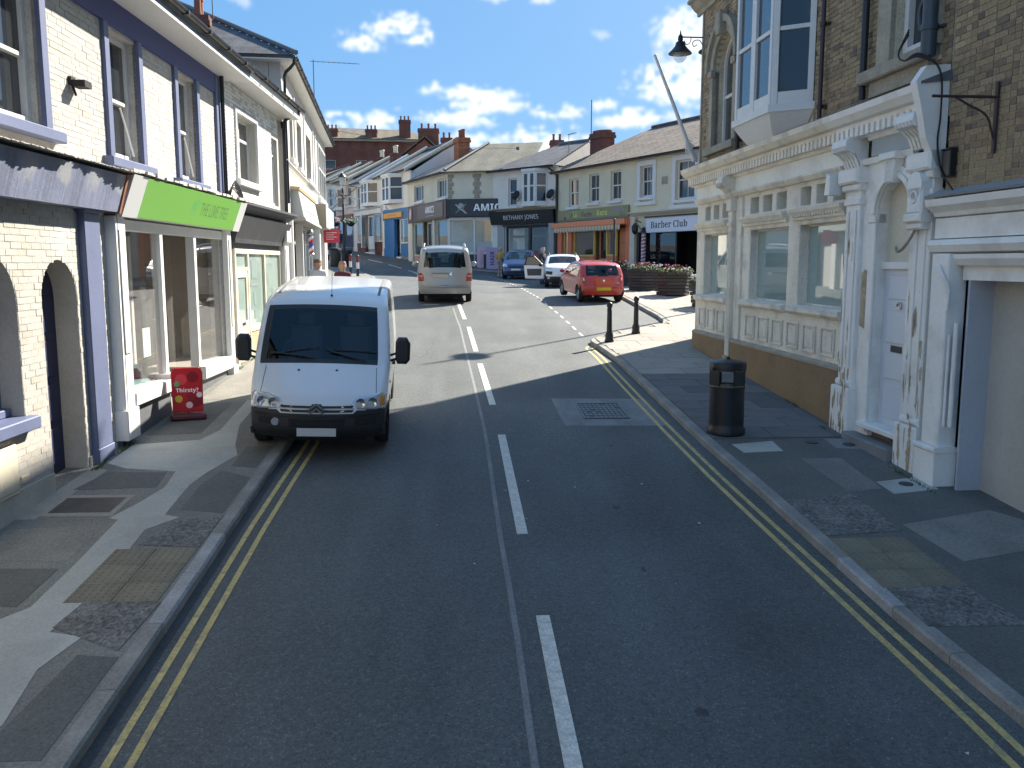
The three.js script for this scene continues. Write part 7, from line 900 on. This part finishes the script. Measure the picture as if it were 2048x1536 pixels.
{ // dark blue people carrier behind
  const L = 4.3, sp = { cat: 'car', L, W: .88, belt: 1.05, r: .12, tumble: .22, tumble2: .08, crown: .04, bowF: .32, bowR: .2, clear: .25, wheels: [.8, 3.45], arch: .36, wy: .32, wr: .32, wz: [[0, .9], [.7, 1], [3.6, 1], [4.3, .95]], smooth: 7, seatY: .55, seatS: 1.7, dashS: 1.1,
    prof: [[.1, .24], [0, .42], [.04, .66], [.22, .85], [.95, 1.08], [1.8, 1.55], [2.2, 1.63], [3.7, 1.6], [4.05, 1.4], [4.2, .95], [4.3, .5], [4.22, .28]],
    region: (q) => { if (q.part === 'top' && q.s > 1.0 && q.s < 1.76 && q.f < .94) return 'windscreen'; if (q.part === 'side' && q.f > .15 && q.f < .85 && q.s > 1.3 && q.s < 3.8 && !(q.s > 2.3 && q.s < 2.4)) return 'side_window'; if (q.part === 'top' && q.s > 3.95 && q.y > 1.05) return 'rear_window'; return null; } };
  const blue = paint([.028, .045, .16]); const { root, sh } = car('blue_people_carrier', 'dark blue people carrier facing us behind the white crossover', sp, { paint: blue }, [3.55, gy(-51.5), -51.5], -.22, .024, 0);
  const F = (n, poly, m, off = .01, th = .02, rg = 3) => add(n, sh.fit(poly, 2, 1, off, rg, th), m, root, { keepUV: true });
  for (const s of [-1, 1]) { F('headlight', [[s * .5, .68], [s * .8, .72], [s * .8, .86], [s * .55, .84]], lensClear, .012); add('mirror', new THREE.SphereGeometry(1, 14, 10).scale(.11, .09, .06).translate(s * 1.0, 1.1, L / 2 - 1.25), blue, root); } F('grille', [[-.4, .62], [.4, .62], [.42, .74], [-.42, .74]], plastic, .01); F('lower_grille', [[-.5, .36], [.5, .36], [.5, .48], [-.5, .48]], plastic, .01); F('number_plate', [[-.26, .5], [.26, .5], [.26, .6], [-.26, .6]], std([.6, .6, .6], .5), .014, .01, 1);
}
// ---------- street furniture ----------
{ // litter bin on the right pavement
  const b = thing('litter_bin', 'black cylindrical litter bin with open sides on the right pavement', 'bin', [3.93, gy(-12.75) + .1, -12.75], -.3), m = std([.012, .014, .018], .38);
  b.scale.set(1.02, .88, 1.02); add('bin_body', lathe([[0, 0], [.27, 0], [.275, .02], [.275, .1], [.25, .13], [.25, .2], [.246, .78], [.255, .8], [.255, .84], [.225, .84], [.225, .1], [0, .1]], 32), m, b);
  for (let i = 0; i < 4; i++) { const a = i * Math.PI / 2 + .75; add('bin_post', ext([[-.1, .84], [.1, .84], [.1, 1.1], [-.1, 1.1]], -.012, .012).translate(0, 0, .24).rotateY(a), m, b); add('bin_lug', new THREE.SphereGeometry(.028, 10, 8).translate(.27 * Math.sin(a), 1.12, .27 * Math.cos(a)), m, b); }
  add('bin_hood', lathe([[.26, 1.08], [.265, 1.1], [.265, 1.2], [.25, 1.23], [.15, 1.26], [.03, 1.275], [.03, 1.3], [0, 1.31]], 32), m, b); for (const y of [.835, 1.09]) add('gold_band', new THREE.TorusGeometry(.258, .006, 6, 36).rotateX(Math.PI / 2).translate(0, y, 0), std([.4, .26, .08], .4), b); add('inner_liner', lathe([[.2, .12], [.2, .82], [.19, .82], [.19, .14], [0, .14]], 24), M.steel, b);
}
{ // cast bollards at the bay
  const mk = (name, label, pos) => { const b = thing(name, label, 'bollard', pos, 0, 'cast bollards by the parking bay'); add('bollard_shaft', lathe([[0, 0], [.115, 0], [.115, .06], [.1, .08], [.098, .2], [.085, .24], [.068, .27], [.058, .8], [.062, .82], [.056, .84], [.056, .87], [.07, .88], [.075, .91], [.07, .95], [.045, .985], [0, .995]], 18), M.black, b); add('collar_ring', new THREE.TorusGeometry(.062, .01, 6, 20).rotateX(Math.PI / 2).translate(0, .8, 0), M.black, b); return b; };
  const a = mk('cast_bollard', 'black cast bollard at the very tip of the kerb', [3.66, gy(-21.6) + .1, -21.6]); copy(a, 'black cast bollard set back from the kerb tip towards the shopfront', [4.6, gy(-23.0) + .1, -23.0]);
}
{ // red and white banded bollards on the far left corner
  const S = (r, y0, y1, m, p, n) => add(n, new THREE.CylinderGeometry(r, r, y1 - y0, 14).translate(0, (y0 + y1) / 2, 0), m, p);
  const b = thing('banded_bollard', 'red white and black banded bollard nearest the corner kerb', 'bollard', [-5.9, gy(-51.9) + .1, -51.9], 0, 'banded bollards on the far corner');
  S(.085, 0, .42, M.black, b, 'bollard_shaft'); S(.088, .42, .78, M.white, b, 'white_band'); S(.088, .78, 1.1, std([.2, .03, .03], .5), b, 'red_band'); add('bollard_cap', lathe([[.088, 1.1], [.1, 1.11], [.1, 1.15], [.06, 1.2], [0, 1.21]], 14), M.black, b);
  copy(b, 'red white and black banded bollard in the middle of the three', [-6.7, gy(-55.1) + .1, -55.1]); copy(b, 'red white and black banded bollard farthest up the hill', [-10.3, gy(-70.7) + .1, -70.7]);
  const bn = thing('round_bin', 'brown round litter bin beside the lamp post', 'bin', [-8.75, gy(-63.5) + .1, -63.5], 0); add('bin_body', lathe([[0, 0], [.36, 0], [.36, 1.1], [.33, 1.1], [.33, .1], [0, .1]], 20), std([.06, .05, .035], .6), bn); add('bin_hood', lathe([[.38, 1.12], [.38, 1.26], [.1, 1.34], [0, 1.34]], 20), M.blackMatt, bn); const b2 = thing('round_bin', 'black round litter bin with white band beside the lamp post', 'bin', [-8.0, gy(-63.9) + .1, -63.9], 0); add('bin_body', lathe([[0, 0], [.36, 0], [.36, 1.1], [.33, 1.1], [.33, .1], [0, .1]], 20), M.black, b2); add('bin_hood', lathe([[.38, 1.1], [.38, 1.26], [.1, 1.34], [0, 1.34]], 20), M.ironLight, b2);
  const l = thing('lamp_post', 'black lantern lamp post with flower baskets on the far corner', 'lamp post', [-8.0, gy(-62.5) + .1, -62.5], 0); add('post', lathe([[0, 0], [.16, 0], [.16, .9], [.12, 1], [.075, 1.1], [.06, 5.3], [.1, 5.35], [0, 5.4]], 14), M.black, l); add('cross_arm', rod([-.35, 4.9, 0], [.35, 4.9, 0], .025), M.black, l); add('lantern', [lathe([[0, 6.5], [.05, 6.4], [.12, 6.36], [.3, 6.15], [.3, 6.12]], 6)], M.black, l); add('lantern_glass', lathe([[.26, 6.12], [.16, 5.45], [0, 5.42]], 6), new THREE.MeshPhysicalMaterial({ color: new THREE.Color(.8, .8, .78), roughness: .3, transmission: .5, thickness: 0, side: THREE.DoubleSide }), l);
  for (const [x, k] of [[-.55, 0], [.5, 1]]) { const bk = add('flower_basket', new THREE.SphereGeometry(.3, 12, 8, 0, Math.PI * 2, Math.PI / 2, Math.PI / 2).translate(x, 3.1, 0), M.blackMatt, l), pet = [[], []]; for (let i = 0; i < 130; i++) { const a = rr(0, 6.28), q = Math.sqrt(R()) * .45, g = new THREE.TetrahedronGeometry(rr(.05, .09)).rotateX(rr(0, 3)).rotateY(rr(0, 3)).translate(x + q * Math.cos(a), 3.12 + rr(-.12, .35) * (1 - q), q * Math.sin(a)); pet[R() < .55 ? 0 : 1].push(g); } add('blossom', pet[0], std(k ? [.6, .62, .5] : [.6, .45, .5], .8), bk); add('foliage', pet[1], std([.06, .11, .04], .8), bk); }
}
{ // tall street lamp standing behind the yellow brick corner; its shadow crosses the road
  const p = thing('street_lamp', 'tall grey street lamp standing beyond the yellow brick corner', 'street lamp', [8.9, gy(-29.1) + .1, -29.1], 0); add('post', [rod([0, 0, 0], [0, 1.2, 0], .09), rod([0, 1.2, 0], [0, 9.0, 0], .06, 10, .045)], M.ironLight, p); add('lamp_arm', tube([[0, 9, 0], [-.3, 9.35, .2], [-.9, 9.2, .7], [-1.0, 8.4, .9]], .035, 24, 8), M.ironLight, p); add('lamp_head', lathe([[0, .3], [.06, .26], [.1, .1], [.45, -.12], [.46, -.16], [.2, -.18], [.1, -.34], [0, -.36]], 20).translate(-1.0, 8.1, .9), M.black, p);
}
{ // signpost near the restaurant, pink boards on the corner
  const p = thing('black_post', 'slim black sign post at the back of the pavement by the restaurant', 'post', [6.5, gy(-37.5) + .1, -37.5], 0); add('post', rod([0, 0, 0], [0, 2.9, 0], .04, 10), M.black, p); add('post_cap', new THREE.SphereGeometry(.05, 10, 8).translate(0, 2.9, 0), M.black, p); add('post_base', cyl(.07, .06, .3).translate(0, 0, 0), M.black, p);
  const pa = (label, x, z, tx, col) => { const b = thing('pavement_sign', label, 'board', [x, gy(z) + .1, z], .05); add('board_panel', bx(-.42, .42, .0, 1.45, -.03, .03), std(col, .6), b); add('board_feet', [bx(-.4, -.34, 0, .04, -.25, .25), bx(.34, .4, 0, .04, -.25, .25)], M.blackMatt, b); const f = signFace('board_face', .8, 1.4, (c, w, h) => { c.fillStyle = tx === 'HAIR' ? '#b3a0c4' : '#d3b3c4'; c.fillRect(0, 0, w, h); c.save(); c.translate(w / 2, h / 2); c.rotate(-Math.PI / 2); if (tx === 'HAIR') txt(c, 'HAIR', 0, 0, w * .5, '#3c3646'); else { c.fillStyle = '#b58aa4'; for (let i = 0; i < 3; i++) c.fillRect(-h * .35, -w * .2 + i * w * .16, h * .7, w * .05); } c.restore(); }, b, { px: 200 }); f.position.set(0, .73, .032); };
  pa('pale pink pavement board in front of the cafe corner', 1.58, -61.9, '', [.55, .38, .46]); pa('lilac pavement board reading HAIR in front of the cafe corner', 2.2, -60.9, 'HAIR', [.36, .29, .44]);
}
{ // timber planters with bedding flowers
  const wood = [[.05, .046, .043], [.042, .039, .037], [.062, .056, .05]].map((c) => std(c, .85, { bumpMap: bumpFine, bumpScale: .004 })), leaf = [std([.05, .1, .03], .8), std([.08, .14, .045], .8)], bloom = [std([.22, .015, .02], .7), std([.6, .6, .56], .7), std([.2, .05, .04], .7)];
  const mk = (label, x, z, k) => {
    const p = thing('flower_planter', label, 'planter', [x, gy(z) + .1, z], .3 + k * .2, 'timber planters on the right pavement'), n = 6, rad = .72, h = .86;
    for (let i = 0; i < n; i++) for (let j = 0; j < 7; j++) { const a = (i + .5) / n * 2 * Math.PI, ap = rad * Math.cos(Math.PI / n) * lerp(.88, 1.04, j / 6), w = 2 * ap * Math.tan(Math.PI / n) + (j % 2 ? .06 : -.02), s = add('plank', cb(-w / 2, w / 2, .03 + j * h / 7, .03 + (j + 1) * h / 7 - .012, -.05, .0, .008), wood[(i + j) % 3], p); s.position.set(Math.sin(a) * ap, 0, Math.cos(a) * ap); s.rotation.y = a; }
    add('soil', new THREE.CylinderGeometry(rad * .92, rad * .9, .1, 6).rotateY(Math.PI / 6).translate(0, h - .1, 0), std([.04, .03, .02], .95), p);
    const lf = [[], []], bl = [[], [], []]; for (let i = 0; i < 300; i++) { const a = rr(0, 6.28), q = Math.sqrt(R()) * .7, g = new THREE.ConeGeometry(rr(.025, .05), rr(.1, .2), 3).scale(1, 1, .3).rotateX(rr(-1, 1)).rotateZ(rr(-1, 1)).translate(q * Math.cos(a), h + rr(-.04, .14), q * Math.sin(a)); lf[i % 2].push(g); }
    for (let i = 0; i < 70; i++) { const a = rr(0, 6.28), q = Math.sqrt(R()) * .68, c = q < .42 ? (R() < .75 ? 0 : 2) : (R() < .75 ? 1 : 0); bl[c].push(new THREE.IcosahedronGeometry(rr(.035, .06), 0).scale(1, .7, 1).translate(q * Math.cos(a), h + rr(.06, .2) + (q < .5 ? .08 : 0), q * Math.sin(a))); }
    lf.forEach((g, i) => add('foliage', g, leaf[i], p)); bl.forEach((g, i) => g.length && add('blossom', g, bloom[i], p));
  };
  mk('timber planter of red and white flowers partly behind the stone shopfront', 8.3, -29.0, 0); mk('large timber planter of red and white flowers, second nearest', 7.95, -32.9, 1); mk('timber planter of red and white flowers in the middle of the row', 7.5, -36.1, 2); mk('timber planter of red and white flowers behind the red hatchback', 6.95, -39.6, 3);
}
{ // overhead cable between the houses
  const c = thing('overhead_cable', 'thin telephone cable strung across the far street', 'cable', [0, 0, 0], 0); add('wire', tube([[-9, 11.2, -52], [-2, 10.6, -56], [4, 11.2, -62]], .012, 20, 5), M.blackMatt, c); add('wire_anchor', [bx(-9.1, -8.9, 11.1, 11.3, -52.1, -51.9), bx(3.9, 4.1, 11.1, 11.3, -62.1, -61.9)], M.ironLight, c);
}
// weeds at the foot of the walls
{
  const g = []; for (let i = 0; i < 260; i++) { const left = R() < .6; let x, z; if (left) { const u = [3.3, 5.4, 9.3, 2.5, 10.5][i % 5] + rr(-.25, .25), w = LW(u); x = w[0] + .1 + rr(0, .06); z = w[1]; } else { const u = [7.7, 9.95, 10.5, 3, 6][i % 5] + rr(-.25, .25), q = pb(u, 0, .08 + rr(0, .05) + (u > 7.5 ? .2 : 0)); x = q[0]; z = q[2]; } g.push(new THREE.ConeGeometry(.008, rr(.04, .11), 3).rotateZ(rr(-.7, .7)).rotateX(rr(-.7, .7)).translate(x, gy(z) + .12, z)); }
  const m = structure('weeds', g, std([.07, .1, .03], .9)); m.userData.kind = 'stuff';
}
// ---------- people ----------
function person(label, pos, turn, c, pose = {}, group) {
  const H = pose.h || 1.72, k = H / 1.72, N = 84, S = 1.0, mc = new MarchingCubes(N, std([1, 1, 1]), false, false, 60000); mc.isolation = 0;
  const st = pose.stride || 0, arm = pose.arm || [[.24, 1.12, .02], [.25, .86, .12]], arm2 = pose.arm2 || [[-.24, 1.12, .02], [-.25, .86, .12]], lean = pose.lean || 0;
  const b = []; // bones: a, b, ra, rb, region
  const bone = (a, e, ra, rb, g) => b.push([a, e, ra, rb, g]);
  bone([0, .98, 0], [0, 1.22, lean * .5], .135, .14, 'top'); bone([-.1, 1.36, lean], [.1, 1.36, lean], .1, .1, 'top'); bone([-.07, 1.25, lean * .8], [.07, 1.25, lean * .8], .13, .13, 'top'); bone([0, 1.42, lean], [0, 1.52, lean * 1.1 + .01], .055, .05, 'skin');
  bone([-.08, .95, 0], [.08, .95, 0], .125, .125, 'low'); for (const s of [-1, 1]) { const f = st * s; bone([s * .09, .92, 0], [s * .1, .5, f * .5 + .03], .085, .06, 'low'); bone([s * .1, .5, f * .5 + .03], [s * .1, .09, f], .055, .04, pose.shorts ? 'skin' : 'low'); bone([s * .1, .05, f - .03], [s * .11, .035, f + .14], .045, .035, 'shoe'); const A = s > 0 ? arm : arm2; bone([s * .185, 1.39, lean], A[0], .058, .045, 'top'); bone(A[0], A[1], .042, .03, pose.sleeves ? 'top' : 'skin'); const d = [A[1][0] - A[0][0], A[1][1] - A[0][1], A[1][2] - A[0][2]], hl = 1 / Math.hypot(...d); for (let q = 0; q < 5; q++) { const o = (q - 2) * .016; bone([A[1][0] + o * .4, A[1][1], A[1][2] + o], [A[1][0] + d[0] * hl * (.13 - Math.abs(q - 1.6) * .018) + (q === 4 ? s * -.03 : 0), A[1][1] + d[1] * hl * (.13 - Math.abs(q - 1.6) * .018), A[1][2] + d[2] * hl * .12 + o * 1.6], .02, .012, 'skin'); } }
  const hz = lean * 1.15 + .02; bone([0, 1.6, hz + .01], [0, 1.67, hz - .015], .078, .085, 'skin'); bone([0, 1.555, hz + .035], [0, 1.6, hz + .02], .055, .065, 'skin'); bone([0, 1.605, hz + .095], [0, 1.625, hz + .085], .014, .012, 'skin'); for (const s of [-1, 1]) bone([s * .085, 1.6, hz], [s * .085, 1.63, hz - .01], .016, .018, 'skin'); if (!pose.bald) { bone([0, 1.71, hz - .015], [0, 1.66, hz - .05], .094, .095, 'hair'); if (pose.long) bone([0, 1.62, hz - .07], [0, 1.45, hz - .07], .075, .06, 'hair'); }
  const cy = .86, sz = .95; // cube half size in metres
  const dist = (x, y, z, [a, e, ra, rb]) => { const dx = e[0] - a[0], dy = e[1] - a[1], dz = e[2] - a[2], l = dx * dx + dy * dy + dz * dz, t = clamp(((x - a[0]) * dx + (y - a[1]) * dy + (z - a[2]) * dz) / l); return Math.hypot(x - a[0] - dx * t, y - a[1] - dy * t, z - a[2] - dz * t) - lerp(ra, rb, t); };
  for (let zi = 0; zi < N; zi++) for (let yi = 0; yi < N; yi++) for (let xi = 0; xi < N; xi++) { const x = (xi / N * 2 - 1) * sz, y = (yi / N * 2 - 1) * sz + cy, z = (zi / N * 2 - 1) * sz; let s = 0; if (Math.abs(x) > .6 || Math.abs(z) > .62) { mc.field[xi + yi * N + zi * N * N] = -1; continue; } for (const q of b) { const d = dist(x, y, z, q); if (d < .3) s += Math.exp(-45 * d); } mc.field[xi + yi * N + zi * N * N] = s > 0 ? Math.log(s) / 45 : -.3; }
  mc.update(); const n = mc.count, pa = new Float32Array(n * 3), na = new Float32Array(n * 3), ca = new Float32Array(n * 3);
  for (let i = 0; i < n; i++) { const x = mc.positionArray[i * 3] * sz, y = mc.positionArray[i * 3 + 1] * sz + cy, z = mc.positionArray[i * 3 + 2] * sz; pa.set([x * k, y * k, z * k], i * 3); na.set([mc.normalArray[i * 3], mc.normalArray[i * 3 + 1], mc.normalArray[i * 3 + 2]], i * 3); let best = 9, g = 'top'; for (const q of b) { const d = dist(x, y, z, q); if (d < best) { best = d; g = q[4]; } } ca.set(c[g], i * 3); }
  const g = new THREE.BufferGeometry(); g.setAttribute('position', new THREE.BufferAttribute(pa, 3)); g.setAttribute('normal', new THREE.BufferAttribute(na, 3)); g.setAttribute('color', new THREE.BufferAttribute(ca, 3));
  const m = new THREE.Mesh(g, new THREE.MeshStandardMaterial({ vertexColors: true, roughness: .85 })); m.name = numbered('person'); m.position.set(...pos); m.rotation.y = turn; m.userData = { label, category: 'person' }; if (group) m.userData.group = group; scene.add(m);
  const e = add('eye', [-1, 1].map((s) => new THREE.SphereGeometry(.011, 8, 6).translate(s * .033 * k, 1.635 * k, (hz + .078) * k)), M.black, m); return m;
}
const skin = [.42, .25, .18], shoe = [.03, .03, .03];
person('person in white top walking on the pavement behind the white van', [-4.1, gy(-26) + .1, -26], .1, { top: [.6, .6, .62], low: [.04, .05, .09], skin, hair: [.16, .1, .06], shoe }, { stride: .18 });
person('person in dark maroon top walking on the pavement behind the white van', [-3.35, gy(-25.7) + .1, -25.7], .05, { top: [.09, .025, .03], low: [.03, .03, .04], skin, hair: [.3, .2, .14], shoe }, { stride: -.15, h: 1.68 });
person('grey haired person in dark jacket standing at the open door of the white crossover', [4.05, gy(-44) + .01, -44], .9, { top: [.02, .025, .035], low: [.03, .035, .05], skin, hair: [.3, .29, .27], shoe }, { sleeves: 1, h: 1.75, lean: .03, arm2: [[-.26, 1.15, .1], [-.3, 1.0, .32]] });
person('person in shorts and mustard top standing beside the blue people carrier', [2.4, gy(-53.5) + .01, -53.5], 2.6, { top: [.4, .26, .05], low: [.3, .27, .2], skin, hair: [.4, .35, .25], shoe: [.5, .5, .5] }, { shorts: 1, h: 1.7 });
person('person in pale top and dark trousers walking up the far hill', [-13.2, gy(-92) + .1, -92], 3.0, { top: [.5, .48, .55], low: [.02, .02, .035], skin, hair: [.05, .04, .03], shoe }, { stride: .2 });
person('person in navy jacket with bare legs walking past the pink shop', [-11.6, gy(-88) + .1, -88], .3, { top: [.03, .035, .1], low: [.03, .03, .06], skin, hair: [.1, .06, .04], shoe }, { shorts: 1, stride: .15, sleeves: 1 });
scene.traverse((o) => { if (o.isMesh) o.castShadow = o.receiveShadow = true; });
renderer.render(scene, camera);
